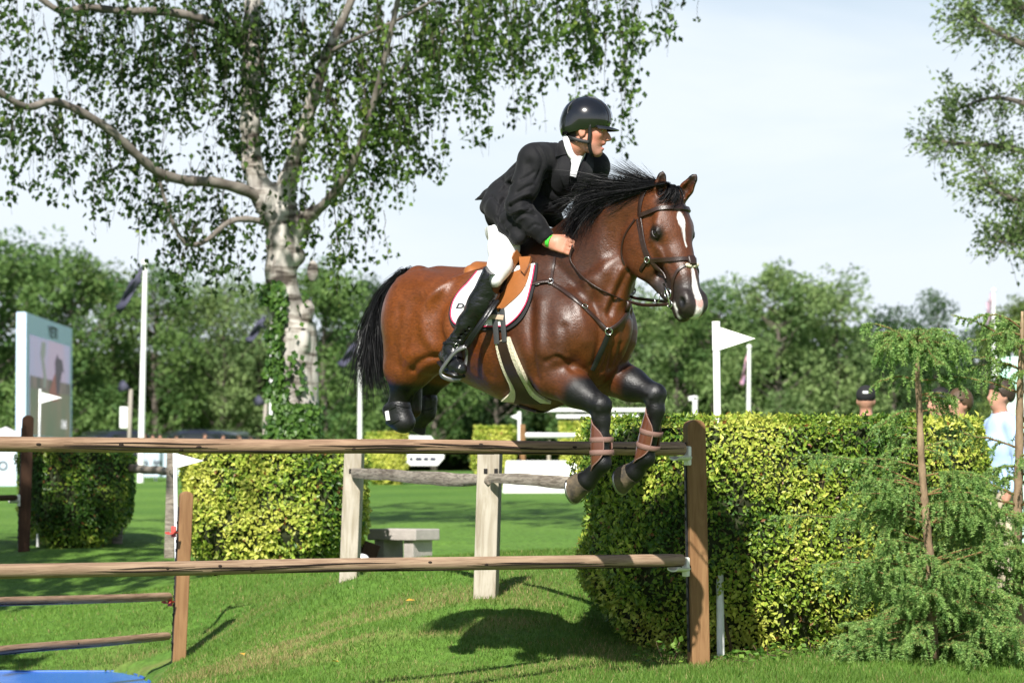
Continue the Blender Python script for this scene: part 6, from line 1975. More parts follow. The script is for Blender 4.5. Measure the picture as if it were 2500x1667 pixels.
br_ += [(0.86, 3.2, 0.36, 0.75, 0.25, 0.10), (0.93, 3.5, 0.30, 0.9, 0.8, 0.12), (0.70, 3.1, 0.42, 0.45, 0.25, 0.10), (0.55, 3.25, 0.45, 0.4, 0.2, 0.10), (0.42, 3.4, 0.55, 0.5, 0.3, 0.14), (0.30, 3.3, 0.6, 0.5, 0.3, 0.14)]
spruce('spruce', 'taller sparse spruce at the right edge of the picture', t2, [0.034, 0.030, 0.026, 0.023, 0.020, 0.016, 0.007], br_, 37, 850)

# --- the birch
def bark_material():
    m = bpy.data.materials.new('birch bark'); m.use_nodes = True
    n, l = m.node_tree.nodes, m.node_tree.links; b = n['Principled BSDF']; b.inputs['Roughness'].default_value = 0.8
    tc = n.new('ShaderNodeTexCoord')
    def noise(sc, det, st, dist=0.0):
        mp = n.new('ShaderNodeMapping'); mp.inputs['Scale'].default_value = st
        z = n.new('ShaderNodeTexNoise'); z.inputs['Scale'].default_value = sc; z.inputs['Detail'].default_value = det; z.inputs['Distortion'].default_value = dist
        l.new(tc.outputs['Object'], mp.inputs[0]); l.new(mp.outputs[0], z.inputs[0]); return z
    a = noise(3.0, 8, (1, 1, 4.5)); r = n.new('ShaderNodeValToRGB'); e = r.color_ramp.elements
    e[0].position, e[0].color = 0.34, (0.055, 0.042, 0.032, 1); e[1].position, e[1].color = 0.52, (0.47, 0.44, 0.405, 1)
    e2 = r.color_ramp.elements.new(0.44); e2.color = (0.27, 0.24, 0.21, 1)
    l.new(a.outputs['Fac'], r.inputs[0])
    c = noise(2.2, 7, (2.6, 2.6, 0.8), 0.8); rr = n.new('ShaderNodeValToRGB'); g = rr.color_ramp.elements
    g[0].position, g[0].color = 0.36, (0.12, 0.095, 0.078, 1); g[1].position, g[1].color = 0.56, (1, 1, 1, 1)
    l.new(c.outputs['Fac'], rr.inputs[0])
    mx = n.new('ShaderNodeMix'); mx.data_type = 'RGBA'; mx.blend_type = 'MULTIPLY'; mx.inputs[0].default_value = 0.9
    l.new(r.outputs[0], mx.inputs[6]); l.new(rr.outputs[0], mx.inputs[7]); l.new(mx.outputs[2], b.inputs['Base Color'])
    bp = n.new('ShaderNodeBump'); bp.inputs['Strength'].default_value = 1.0; bp.inputs['Distance'].default_value = 0.03
    l.new(c.outputs['Fac'], bp.inputs['Height']); l.new(bp.outputs[0], b.inputs['Normal'])
    return m
M_birch = bark_material()
M_birch_twig = mat('birch twig', (0.045, 0.032, 0.025), rough=0.9)
DB = 34.0
bb0 = stand(716, DB)
birch = empty('birch_tree', bb0); tag(birch, 'old birch with white trunk and hanging leafy twigs behind the yellow hedge', 'tree')
def B(px, py, dd=0.0): return P(px, py, DB + dd) - bb0
lf = Field((-0.75, -0.7, -0.25), (1.1, 0.7, 6.3), 0.026)
trunk_pts = [B(716, 1310), B(716, 1180), B(716, 1060), B(722, 930), B(712, 820), B(694, 740), B(684, 660), B(690, 590)]
lf.chain(trunk_pts, [0.30, 0.265, 0.23, 0.20, 0.19, 0.17, 0.152, 0.155], 0.05)
lf.cone(B(755, 1000), B(752, 800), 0.10, 0.085, 0.05); lf.ell(B(705, 625), (0.17, 0.15, 0.13), 0.05); lf.ell(B(652, 485), (0.14, 0.12, 0.15), 0.08)
lf.cone(B(690, 590), B(690, 520), 0.165, 0.15, 0.05)
stemA = [B(668, 530), B(640, 470), B(615, 400), B(610, 300), B(612, 180), B(616, 60), B(620, -120)]
stemB = [B(692, 530), B(703, 440), B(735, 340, -0.2), B(765, 240, -0.3), B(800, 130, -0.4), B(850, 20, -0.5), B(900, -120, -0.5)]
lf.chain(stemA, [0.125, 0.112, 0.100, 0.095, 0.092, 0.088, 0.08], 0.06); lf.chain(stemB[:6], [0.11, 0.088, 0.074, 0.062, 0.054, 0.042], 0.06)
lf.chain([B(700, 590), B(728, 548), B(770, 515, -0.2)], [0.12, 0.09, 0.07], 0.06)
for k in range(16):
    a = rng.uniform(0, 6.28); z = rng.uniform(0.2, 3.0)
    lf.ell(V3(0.19 * math.cos(a), 0.19 * math.sin(a), z) + (B(700, 800) - B(700, 800)), (0.06, 0.06, 0.12), 0.06)
for k in range(26):
    a = rng.uniform(0, 6.28); z = rng.uniform(0.0, 2.9); c_ = trunk_pts[0] * 0
    x = np.interp(z, [0, 0.9, 1.4, 2.0, 2.6, 3.1], [0.0, 0.0, 0.02, 0.0, -0.09, -0.11])
    r_ = np.interp(z, [0, 1, 2, 3], [0.30, 0.26, 0.21, 0.18])
    lf.cone(V3(x + r_ * math.cos(a), r_ * math.sin(a), z), V3(x + r_ * math.cos(a + 0.3), r_ * math.sin(a + 0.3), z + 0.35), 0.014, 0.02, 0.03, op='sub')
me, _ = lf.mesh('birch_trunk', 1); mesh_obj('trunk', me, M_birch, birch)
limbs = MB()
def limb(pts, r0, r1, n=30, wob=0.0):
    p = spline(pts, n)
    limbs.tube(p, [0.68 * (r0 + (r1 - r0) * q ** 0.8) * (1 + 0.08 * math.sin(i * 1.9)) for i, q in enumerate(np.linspace(0, 1, n))], 9)
    return p
LA = limb(stemA[1:] + [V3(-0.3, 0.1, 6.8), V3(0.1, 0.2, 9.0), V3(0.2, 0.1, 10.8)], 0.08, 0.03); LB = limb(stemB[1:], 0.10, 0.05)
LC = limb([B(715, 560), B(745, 535), B(795, 495, -0.4), B(850, 420, -0.7), B(885, 340, -0.9), B(915, 240, -1.1), B(945, 120, -1.3), B(985, -60, -1.5)], 0.085, 0.035)
LD = limb([B(650, 490), B(590, 462, -0.2), B(520, 445, -0.4), B(450, 440, -0.6), B(385, 420, -0.8), B(330, 375, -1.0), B(270, 320, -1.2), B(200, 275, -1.4), B(130, 248, -1.6), B(70, 262, -1.8), B(20, 240, -2.0), B(-60, 180, -2.2)], 0.092, 0.045, 44)
LE = limb([B(660, 545), B(600, 535, -0.2), B(555, 545, -0.3), B(500, 590, -0.4), B(455, 595, -0.5), B(425, 550, -0.6), B(400, 480, -0.7), B(380, 400, -0.8)], 0.055, 0.02)
LF = limb([B(612, 130), B(580, 95, -0.1), B(530, 62, -0.3), B(460, 38, -0.5), B(380, 28, -0.7), B(300, 28, -0.9), B(215, 18, -1.1), B(150, 28, -1.2), B(90, -10, -1.3)], 0.088, 0.042, 36)
LG = limb([B(612, 90), B(575, 60, -0.3), B(545, 20, -0.5), B(500, -40, -0.8)], 0.035, 0.02)
LH = limb([B(800, 130, -0.4), B(880, 90, -0.8), B(990, 40, -1.2), B(1120, -30, -1.8), B(1300, -90, -2.4), B(1500, -100, -3.0), B(1720, -60, -3.4)], 0.035, 0.012)
LI = limb([B(915, 240, -1.1), B(960, 190, -0.6), B(1040, 110, 0.0), B(1150, 30, 0.6), B(1280, -40, 1.2), B(1450, -60, 1.8)], 0.025, 0.010)
LJ = limb([B(640, -80, 0.4), B(800, -150, 0.8), B(1000, -190, 1.2), B(1250, -180, 1.5)], 0.05, 0.02)
LK = limb([B(612, -60, -0.4), B(450, -120, -1.2), B(250, -140, -2.0), B(60, -120, -2.6), B(-120, -60, -3.0)], 0.05, 0.02)
limbs.build('limbs', mat('birch limb bark', (0.22, 0.195, 0.17), rough=0.85, var=0.9, var_scale=6, var_col=(0.07, 0.055, 0.045), bump=0.6, bump_scale=30), birch, smooth=True)
rg = np.random.default_rng(77)
tw_v, lp, la, lnm, ll2, lc = MB(), [], [], [], [], []
def hang(start, length, dens=34, drift=None, size=1.0):
    """one drooping twig with leaves"""
    d = rg.normal(0, 0.22, 3) if drift is None else np.array(drift) + rg.normal(0, 0.08, 3)
    d[2] = 0
    pts = np.array([start + d * length * q * (1 - 0.4 * q) + V3(0, 0, -length * q) + rg.normal(0, 0.012, 3) for q in np.linspace(0, 1, 7)])
    tw_v.tube(pts, [0.004, 0.0035, 0.003, 0.0026, 0.0022, 0.0018, 0.0012], 3, caps=False)
    n = max(3, int(length * dens))
    cc0 = rg.uniform(0.06, 1, n // 6 + 2) ** 0.8
    t = np.clip(cc0[rg.integers(0, len(cc0), n)] + rg.normal(0, 0.022, n) / max(length, 0.3), 0.02, 1)
    p = np.stack([np.interp(t * 6, np.arange(7), pts[:, c]) for c in range(3)], 1) + rg.normal(0, 0.045, (n, 3))
    a = rg.normal(0, 0.55, (n, 3)) + np.array([0, 0, -0.8])
    lp.append(p); la.append(a); lnm.append(rand_unit(rg, n)); ll2.append(rg.uniform(0.046, 0.084, n) * size)
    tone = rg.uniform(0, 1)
    tone *= 0.45 + 0.55 * (start[0] > -0.4)  # backlit look painted in: twigs on the left get darker leaf colour
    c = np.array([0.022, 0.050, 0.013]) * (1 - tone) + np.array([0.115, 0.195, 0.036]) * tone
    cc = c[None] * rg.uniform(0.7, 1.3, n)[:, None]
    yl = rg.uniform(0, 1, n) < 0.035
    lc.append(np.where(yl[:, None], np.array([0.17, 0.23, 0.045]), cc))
def along(L_, k, lmin, lmax, spread=0.25, q0=0.1, q1=1.0, dens=34, up=0.0):
    for _ in range(k):
        q = rg.uniform(q0, q1) * (len(L_) - 1); i = min(int(q), len(L_) - 2); f = q - i
        e_ = rg.normal(0, spread, 3) * V3(1, 1.6, 0.6)
        e_[1] = abs(e_[1]) + 0.08 if rg.uniform() < 0.8 else e_[1]
        s_ = L_[i] * (1 - f) + L_[i + 1] * f + e_ + V3(0, 0, up)
        hang(s_, rg.uniform(lmin, lmax), dens)
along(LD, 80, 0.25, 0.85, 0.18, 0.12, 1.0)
along(LF, 80, 0.35, 1.25, 0.30, 0.10, 1.0)
along(LE, 34, 0.2, 0.6, 0.14, 0.2, 1.0)
along(LK, 75, 0.5, 1.6, 0.55, 0.05, 1.0)
along(LA, 30, 0.25, 0.8, 0.42, 0.15, 1.0)
along(LB, 80, 0.3, 1.0, 0.42, 0.1, 1.0)
along(LC, 65, 0.25, 0.9, 0.32, 0.15, 1.0)
along(LH, 70, 0.35, 1.2, 0.28, 0.05, 0.85)
along(LI, 70, 0.35, 1.1, 0.28, 0.0, 0.9)
along(LJ, 45, 0.5, 1.3, 0.45, 0.05, 1.0)
along(LG, 18, 0.3, 1.0, 0.3, 0.1, 1.0)
# inner screens of foliage left of the stem and over the fork
for k in range(70):
    hang(B(rg.uniform(200, 600), rg.uniform(-20, 330), rg.uniform(0.3, 2.4)), rg.uniform(0.25, 0.8))
for k in range(85):
    hang(B(rg.uniform(600, 1000), rg.uniform(-40, 330), rg.uniform(-1.2, 1.4)), rg.uniform(0.25, 0.8))
# the long curtains on the right, each ending where it does against the sky
for x, y1 in ((1010, 300), (1035, 255), (1065, 180), (1085, 260), (1110, 330), (1130, 290), (1150, 382), (1172, 355), (1190, 250), (1215, 200), (1240, 300), (1262, 330), (1285, 240), (1310, 175), (1335, 205), (1360, 160), (1385, 300), (1400, 210), (1425, 260), (1445, 240), (1470, 280), (1490, 180), (1505, 395), (1528, 360), (1550, 270), (1565, 200), (1590, 120), (1630, 145), (1636, 60), (1700, 55), (1660, 30), (1610, 60), (1545, 330), (1520, 300), (1120, 200), (1180, 160), (1410, 160), (1460, 200)):
    dd = rg.uniform(-3, 1.5)
    top = B(x + rg.uniform(-12, 12), rg.uniform(-70, 10), dd); bot = B(x, y1, dd)
    L_ = top[2] - bot[2]
    hang(top, L_, 30, drift=((bot[0] - top[0]) / L_, 0, 0)); hang(top + rg.normal(0, 0.05, 3), L_ * rg.uniform(0.5, 0.85), 30, drift=((bot[0] - top[0]) / L_, 0, 0))
for x, y1 in ((895, 510), (870, 560), (850, 590), (915, 540), (800, 560), (840, 480), (60, 420), (150, 520), (170, 470), (30, 400), (440, 560), (490, 660), (520, 640), (560, 640), (345, 600), (370, 560), (640, 600), (330, 540)):
    dd = rg.uniform(-1, 1); hang(B(x + 5, y1 - rg.uniform(80, 170), dd), rg.uniform(80, 165) / 245, 34)
# unseen top of the crown, leaves oversized and set forward to shade the field
for k in range(470):
    a_ = rg.uniform(0, 6.28); r_ = 4.2 * math.sqrt(rg.uniform(0, 1)); h_ = rg.uniform(6.6, 11.0)
    f_ = math.sqrt(max(0.1, 1 - ((h_ - 8.0) / 3.6) ** 2))
    hang(V3(0.5 + r_ * f_ * math.cos(a_), -1.5 + 1.25 * r_ * f_ * math.sin(a_), h_), rg.uniform(0.5, 1.3), 24, size=1.9)
tw_v.build('hanging_twigs', M_birch_twig, birch)
p_ = np.vstack(lp); n_l = len(p_)
ll_ = np.concatenate(ll2)
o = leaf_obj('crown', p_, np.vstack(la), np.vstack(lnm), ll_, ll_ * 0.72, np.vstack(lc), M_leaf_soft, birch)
o['kind'] = 'stuff'

# ivy up the birch trunk
rg = np.random.default_rng(5)
ivy = empty('ivy', bb0); tag(ivy, 'green ivy climbing the lower trunk of the birch', 'ivy')
bpy.context.view_layer.update()
trunk_o = [c for c in birch.children if c.name.startswith('trunk')][0]
pp_, nn2 = [], []
for k in range(6200):
    y = rg.uniform(690, 1120) if k % 3 else rg.uniform(880, 1120)
    f = (y - 690) / 400
    x = rg.uniform(640, 690 + 90 * f) if rg.uniform() < 0.8 else rg.uniform(690, 780)
    if x > 692 + 60 * max(0, f - 0.62) / 0.38 and y < 985 and rg.uniform() < 0.95: continue
    if not (vnoise(np.array([[x, y, 0]]) / 40.0, 1.0, 4)[0] > 0.26): continue
    d = ray(x, y)
    ok, p, nn_, i = trunk_o.ray_cast(Vector((CAM - bb0).tolist()), Vector(unit(d).tolist()))
    if ok: pp_.append(np.array(p)); nn2.append(np.array(nn_))
for k in range(300):
    z = rg.uniform(-0.1, 0.9); a = rg.uniform(0, 6.28)
    ok, p, nn_, i = trunk_o.closest_point_on_mesh(Vector((0.4 * math.cos(a), 0.4 * math.sin(a), z)))
    pp_.append(np.array(p)); nn2.append(np.array(nn_))
pp_, nn2 = np.array(pp_), np.array(nn2); n = len(pp_)
pp_ = pp_ + nn2 * rg.uniform(0.01, 0.09, n)[:, None]
ln_ = rg.uniform(0.05, 0.085, n)
t = rg.uniform(0, 1, n)[:, None]
col = np.array([0.030, 0.085, 0.016]) * (1 - t) + np.array([0.105, 0.205, 0.035]) * t
o = leaf_obj('leaves', pp_, rg.normal(0, 0.5, (n, 3)) + np.array([0, 0, -0.9]), nn2 + 0.6 * rand_unit(rg, n), ln_, ln_ * 0.9, col, M_leaf, ivy); o['kind'] = 'stuff'

# --- broadleaf trees further off: one crown built from leaf clumps along real branches, then copied
def far_tree_mesh(seed, n_leaf, shape='round', leaf=0.30):
    """trunk + limbs mesh and leaf mesh for a tree about 1 unit = 1 m, height 10"""
    rg = np.random.default_rng(seed)
    tb = MB()
    tb.tube([V3(0, 0, -0.5), V3(0.1, 0, 2.5), V3(0.0, 0.1, 5.5), V3(0.1, 0, 8.6)], [0.24, 0.19, 0.12, 0.04], 7)
    cl = []
    for k in range(52):
        h = rg.uniform(0.10, 1.0); a = k * 2.4 + rg.normal(0, 0.3)
        if shape == 'round': R_ = 3.2 * math.sqrt(max(0.04, 1 - ((h - 0.48) / 0.54) ** 2))
        elif shape == 'tall': R_ = 2.2 * math.sqrt(max(0.04, 1 - ((h - 0.45) / 0.57) ** 2))
        else: R_ = 2.1 * (1.04 - h)
        q = rg.uniform(0.35, 1.0)
        e = V3(math.cos(a) * R_ * q, math.sin(a) * R_ * q, 0.6 + h * 9.3)
        s_ = V3(0, 0, max(0.8, e[2] - (R_ * q) * (0.75 if shape != 'cone' else -0.15)))
        tb.tube([s_, (s_ + e) / 2 + V3(0, 0, -0.12), e], [0.06, 0.04, 0.015], 4, caps=False)
        for j in range(3):
            cl.append((e + rg.normal(0, 0.45, 3), rg.uniform(0.45, 0.95) * (0.7 if shape == 'cone' else 1)))
    C_ = np.array([c[0] for c in cl]); R_ = np.array([c[1] for c in cl])
    w = R_ ** 2; k = rg.choice(len(C_), n_leaf, p=w / w.sum())
    d = rand_unit(rg, n_leaf)
    p = C_[k] + d * (R_[k] * rg.uniform(0.25, 1.0, n_leaf) ** 0.5)[:, None] * np.array([1, 1, 0.75])
    tone = rg.uniform(0, 1, len(C_))[k]
    ln = rg.uniform(0.6, 1.2, n_leaf) * leaf
    return tb, p, d + 0.8 * rand_unit(rg, n_leaf), d * 0.6 + np.array([0, 0, 0.5]) + 0.7 * rand_unit(rg, n_leaf), ln, tone
M_far_bark = mat('grey bark', (0.13, 0.11, 0.09), rough=0.9, var=0.5)
protos = {}
def far_tree(kind, tint, name, label, px, D, top_y, width=1.0, rz=0.0, z=None):
    key = (kind, tint)
    if key not in protos:
        shape, n_leaf, leaf, seed = {'round': ('round', 11000, 0.24, 3), 'round2': ('round', 9500, 0.24, 9), 'tall': ('tall', 9000, 0.22, 5), 'cone': ('cone', 9000, 0.18, 8), 'bush': ('round', 5200, 0.34, 14)}[kind]
        tb, p, ax, nr, ln, tone = far_tree_mesh(seed, n_leaf, shape, leaf)
        g0, g1 = {'mid': ((0.070, 0.145, 0.042), (0.165, 0.260, 0.075)), 'pale': ((0.115, 0.190, 0.070), (0.240, 0.330, 0.120)), 'dark': ((0.034, 0.078, 0.032), (0.082, 0.145, 0.050)), 'olive': ((0.085, 0.140, 0.040), (0.175, 0.235, 0.062))}[tint]
        col = np.array(g0) * (1 - tone[:, None]) + np.array(g1) * tone[:, None]
        v = leaf_faces(p, ax, nr, ln, ln * 0.7)
        me = fast_mesh('far_leaves', v, np.arange(len(v)), np.full(len(p), 4), False); color_attr(me, np.repeat(col, 4, 0)); me.materials.append(M_leaf_soft)
        mt = bpy.data.meshes.new('far_limbs'); mt.from_pydata(tb.v, [], tb.f); mt.materials.append(M_far_bark)
        protos[key] = (me, mt)
    me, mt = protos[key]
    x = P(px, 1181, D)[0]; zb = gz(x, D) if z is None else z
    h = (P(px, top_y, D)[2] - zb) / 10.0
    root = empty(name, (x, D, zb), rz); root.scale = (h * width, h * width, h); tag(root, label, 'tree', 'trees along the far edge of the field')
    link(bpy.data.objects.new('trunk', mt), root)
    o = link(bpy.data.objects.new('crown', me), root); o['kind'] = 'stuff'
    return root
T = [('round', 'mid', -40, 118, 588, 0.95, 'leafy tree at the left edge behind the big screen'),
     ('tall', 'mid', 60, 122, 600, 1.1, 'tall green tree rising above the big screen'),
     ('round', 'mid', 175, 120, 626, 0.85, 'rounded tree just right of the big screen'),
     ('tall', 'olive', 270, 126, 668, 0.95, 'olive green tree left of the tall white flagpole'),
     ('round2', 'mid', 375, 124, 678, 0.8, 'bushy tree right behind the tall white flagpole'),
     ('tall', 'pale', 470, 128, 718, 0.9, 'pale thin tree with sky showing through its crown'),
     ('tall', 'pale', 545, 126, 683, 0.85, 'pale pointed tree left of the birch trunk'),
     ('round2', 'pale', 630, 130, 718, 0.85, 'pale tree partly behind the birch trunk'),
     ('round', 'mid', 790, 120, 656, 0.85, 'full green tree right of the birch trunk'),
     ('round', 'dark', 900, 126, 696, 0.8, 'darker tree behind the tail of the horse'),
     ('round2', 'mid', 1060, 124, 788, 0.9, 'green tree behind the hind legs of the horse'),
     ('round', 'dark', 1210, 128, 788, 0.9, 'dark tree behind the belly of the horse'),
     ('round2', 'mid', 1400, 124, 758, 0.9, 'green tree behind the chest of the horse'),
     ('tall', 'pale', 1545, 122, 718, 1.0, 'pale tree just right of the horse chest'),
     ('round', 'mid', 1650, 126, 728, 0.75, 'green tree left of the big hedge flag'),
     ('round2', 'mid', 1740, 128, 716, 0.8, 'rounded tree behind the white triangular hedge flag'),
     ('round', 'pale', 1905, 118, 662, 0.92, 'large pale sunlit tree above the middle of the big hedge'),
     ('tall', 'pale', 2045, 120, 683, 1.0, 'pale tall tree right of the large sunlit tree'),
     ('round2', 'dark', 2180, 124, 773, 0.85, 'dark low tree behind the spruce tuft'),
     ('cone', 'dark', 2292, 122, 724, 1.0, 'dark pointed conifer behind the two spruces'),
     ('round', 'dark', 2400, 124, 798, 0.75, 'dark round tree at the foot of the right flagpole'),
     ('round', 'olive', 2480, 116, 743, 0.75, 'olive tree at the right edge behind the flagpole'),
     ('round2', 'olive', 2590, 118, 763, 0.9, 'olive tree beyond the right edge')]
for i, (kind, tint, px, D, ty, wd, lab) in enumerate(T):
    far_tree(kind, tint, 'broadleaf_tree' if kind != 'cone' else 'conifer_tree', lab, px, D, ty, wd, i * 1.7)
# tall thicket under and behind them, one mass
rg = np.random.default_rng(8)
n = 52000
x = rg.uniform(-24, 24, n); yb = rg.uniform(0, 1, n)
prof = 3.0 + 2.6 * vnoise(np.stack([x, 0 * x, 0 * x], 1), 0.22, 3) + 1.1 * vnoise(np.stack([x, 0 * x, 0 * x], 1), 0.8, 4)
z = rg.uniform(0, 1, n) ** 0.75 * prof
cl = vnoise(np.stack([x, yb * 3, z], 1), 0.9, 5)
y = 131 + 3.5 * yb - 1.6 * cl
pos = np.stack([x, y, 1.7 + z], 1)
tone = np.clip(cl * 1.3 - 0.2, 0, 1)[:, None]
col = np.array([0.030, 0.070, 0.020]) * (1 - tone) + np.array([0.115, 0.190, 0.045]) * tone
ln = rg.uniform(0.18, 0.42, n)
o = leaf_obj('thicket', pos, rg.normal(0, 1, (n, 3)), rand_unit(rg, n) + np.array([0, -0.6, 0.4]), ln, ln * 0.7, col, M_leaf_soft)
tag(o, 'dark undergrowth along the foot of the far trees', 'undergrowth', kind='stuff')
ob = MB(); 
xs = np.linspace(-26, 26, 60)
vs = [(x_, 134.2, 1.2) for x_ in xs] + [(x_, 135.0, 1.7 + 0.78 * (3.0 + 2.6 * float(vnoise(np.array([[x_, 0, 0]]), 0.22, 3)[0]) + 1.1 * float(vnoise(np.array([[x_, 0, 0]]), 0.8, 4)[0]))) for x_ in xs] + [(x_, 138.5, 1.2) for x_ in xs]
k = len(xs)
ob.add(vs, [(r * k + i, r * k + i + 1, (r + 1) * k + i + 1, (r + 1) * k + i) for r in range(2) for i in range(k - 1)])
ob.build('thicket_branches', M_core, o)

# --- a tree standing left of the picture: it shades the left hedge and lawn
def shade_tree(label, x, y, h, s):
    key = ('round', 'mid')
    me, mt = protos[key]
    root = empty('lawn_tree', (x, y, gz(x, y)), s); root.scale = (h / 10 * 0.95, h / 10 * 0.95, h / 10); tag(root, label, 'tree', 'tree left of the view')
    link(bpy.data.objects.new('trunk', mt), root)
    o = link(bpy.data.objects.new('crown', me), root); o['kind'] = 'stuff'
shade_tree('leafy tree outside the left edge whose shade lies on the left lawn', -7.6, 19.3, 11.0, 0.4)

# --- fine-leaved tree reaching in at the upper right
rg = np.random.default_rng(12)
DR = 38.0
rt0 = stand(2860, DR)
rt = empty('willow_tree', rt0); tag(rt, 'fine-leaved tree reaching in from the upper right edge', 'tree')
Bq = lambda px, py, dd=0.0: P(px, py, DR + dd) - rt0
MB().tube(spline([V3(0, 0, -0.3), V3(0.05, 0, 2), V3(-0.1, 0, 4), V3(0, 0, 7)], 16), np.linspace(0.24, 0.08, 16).tolist(), 9).build('trunk', M_far_bark, rt, smooth=True)
lm = MB()
ends = []
for pts in ([(2830, 700), (2650, 560), (2500, 498), (2430, 462), (2400, 410)], [(2830, 420), (2650, 330), (2520, 260), (2420, 240), (2330, 270)], [(2840, 260), (2650, 170), (2500, 110), (2400, 60), (2360, 10)],
            [(2830, 600), (2640, 520), (2500, 560), (2440, 590)], [(2840, 150), (2650, 50), (2500, 20), (2430, -40)], [(2830, 500), (2600, 400), (2450, 360), (2330, 350), (2270, 340)]):
    sp = spline([Bq(a, b, rg.uniform(-0.8, 0.8)) for a, b in pts], 20)
    lm.tube(sp, np.linspace(0.06, 0.012, 20).tolist(), 6); ends.append(sp)
pp_, aa_, cc_ = [], [], []
for sp in ends:
    for k in range(62):
        q = sp[rg.integers(6, 20)]
        d = unit(rg.normal(0, 1, 3) * V3(1, 1, 0.8) + V3(-0.4, 0, 0.1)); l_ = rg.uniform(0.15, 0.6)
        path = [q + d * l_ * t_ + V3(0, 0, -0.12 * t_ * t_) for t_ in np.linspace(0, 1, 4)]
        lm.tube(path, [0.006, 0.004, 0.003, 0.0015], 3, caps=False)
        n = int(26 * l_ / 0.5) + 5
        t = rg.uniform(0.15, 1, n)
        pp_.append(q + d * (l_ * t)[:, None] + rg.normal(0, 0.05, (n, 3))); aa_.append(rg.normal(0, 0.8, (n, 3)) + d)
        c = np.array([0.095, 0.150, 0.055]) + rg.uniform(0, 1) * np.array([0.10, 0.12, 0.04])
        cc_.append(c[None] * rg.uniform(0.8, 1.2, n)[:, None])
lm.build('limbs', M_far_bark, rt, smooth=True)
pp_ = np.vstack(pp_); n = len(pp_); ln = rg.uniform(0.045, 0.08, n)
o = leaf_obj('crown', pp_, np.vstack(aa_), rand_unit(rg, n), ln, ln * 0.55, np.vstack(cc_), M_leaf_soft, rt); o['kind'] = 'stuff'
# ================================================================ things beyond the jumps: screen, flagpoles, boards, cars, people
# --- big screen
M_frame = mat('pale screen frame', (0.58, 0.72, 0.95), rough=0.5)
SL, SR = P(62, 1062, 85.0), P(175, 1062, 94.0)
scr_top = P(48, 762, 85.0)[2]; scr_bot = P(40, 1066, 85.0)[2]
sx = unit(V3(SR[0] - SL[0], SR[1] - SL[1], 0)); sn = V3(sx[1], -sx[0], 0)      # the picture side looks towards the lawn
SW = float(np.linalg.norm((SR - SL)[:2])); SH = scr_top - scr_bot
so = V3(SL[0], SL[1], scr_bot)
RSc = np.column_stack([sx, -sn, V3(0, 0, 1)])
screen = empty('big_screen', (so[0], so[1], gz(so[0], so[1])))
tag(screen, 'big video screen in a pale frame at the left edge of the field', 'screen')
zo = so[2] - gz(so[0], so[1])
def sp(u, v, d=0.0):   # point on the screen: u along 0..1, v up 0..1, d in front
    return V3(0, 0, zo) + sx * (SW * u) + V3(0, 0, SH * v) + sn * d
def panel(name, u0, u1, v0, v1, d, th, m, parent):
    return MB().prism([sp(u0, v0, d), sp(u1, v0, d), sp(u1, v1, d), sp(u0, v1, d)], -sn * th).build(name, m, parent)
def emit(name, col, k=0.9, var=None, scale=0.5):
    m = bpy.data.materials.new(name); m.use_nodes = True
    b = m.node_tree.nodes['Principled BSDF']; b.inputs['Base Color'].default_value = (0.02, 0.02, 0.02, 1)
    b.inputs['Emission Color'].default_value = (*col, 1); b.inputs['Emission Strength'].default_value = k
    if var:
        n, l = m.node_tree.nodes, m.node_tree.links
        z = n.new('ShaderNodeTexNoise'); z.inputs['Scale'].default_value = scale; z.inputs['Detail'].default_value = 4
        tc = n.new('ShaderNodeTexCoord'); l.new(tc.outputs['Object'], z.inputs[0])
        r = n.new('ShaderNodeValToRGB'); r.color_ramp.elements[0].color = (*col, 1); r.color_ramp.elements[1].color = (*var, 1)
        r.color_ramp.elements[0].position, r.color_ramp.elements[1].position = 0.35, 0.65
        l.new(z.outputs['Fac'], r.inputs[0]); l.new(r.outputs[0], b.inputs['Emission Color'])
    return m
panel('cabinet', 0.0, 1.0, 0.0, 1.0, 0.0, 0.24, M_frame, screen)
sc1 = panel('display', 0.07, 0.94, 0.02, 0.83, 0.012, 0.01, emit('screen sky', (0.36, 0.44, 0.64), 0.42, (0.50, 0.42, 0.54), 0.25), screen)
panel('picture_field', 0.07, 0.94, 0.02, 0.42, 0.024, 0.008, emit('screen field', (0.085, 0.11, 0.075), 0.8, (0.13, 0.12, 0.085), 0.6), sc1)
panel('picture_treeline', 0.07, 0.94, 0.40, 0.50, 0.028, 0.008, emit('screen trees', (0.06, 0.065, 0.06), 0.8, (0.14, 0.11, 0.10), 1.2), sc1)
def shape(name, uv, d, m): return MB().prism([sp(u, v, d) for u, v in uv], -sn * 0.006).build(name, m, sc1)
shape('picture_tree', [(0.30, 0.80), (0.38, 0.80), (0.37, 0.70), (0.34, 0.66), (0.40, 0.50), (0.38, 0.42), (0.33, 0.42), (0.34, 0.52), (0.27, 0.70)], 0.032, emit('screen leaves', (0.14, 0.16, 0.14), 0.8))
shape('picture_rider', [(0.58, 0.66), (0.63, 0.73), (0.66, 0.70), (0.74, 0.69), (0.78, 0.58), (0.74, 0.60), (0.70, 0.50), (0.68, 0.40), (0.62, 0.38), (0.60, 0.50)], 0.036, emit('screen rider', (0.055, 0.045, 0.06), 0.8))
shape('picture_horse', [(0.46, 0.40), (0.52, 0.48), (0.58, 0.56), (0.64, 0.50), (0.68, 0.40), (0.66, 0.34), (0.56, 0.32), (0.46, 0.34)], 0.034, emit('screen horse', (0.16, 0.07, 0.06), 0.8))
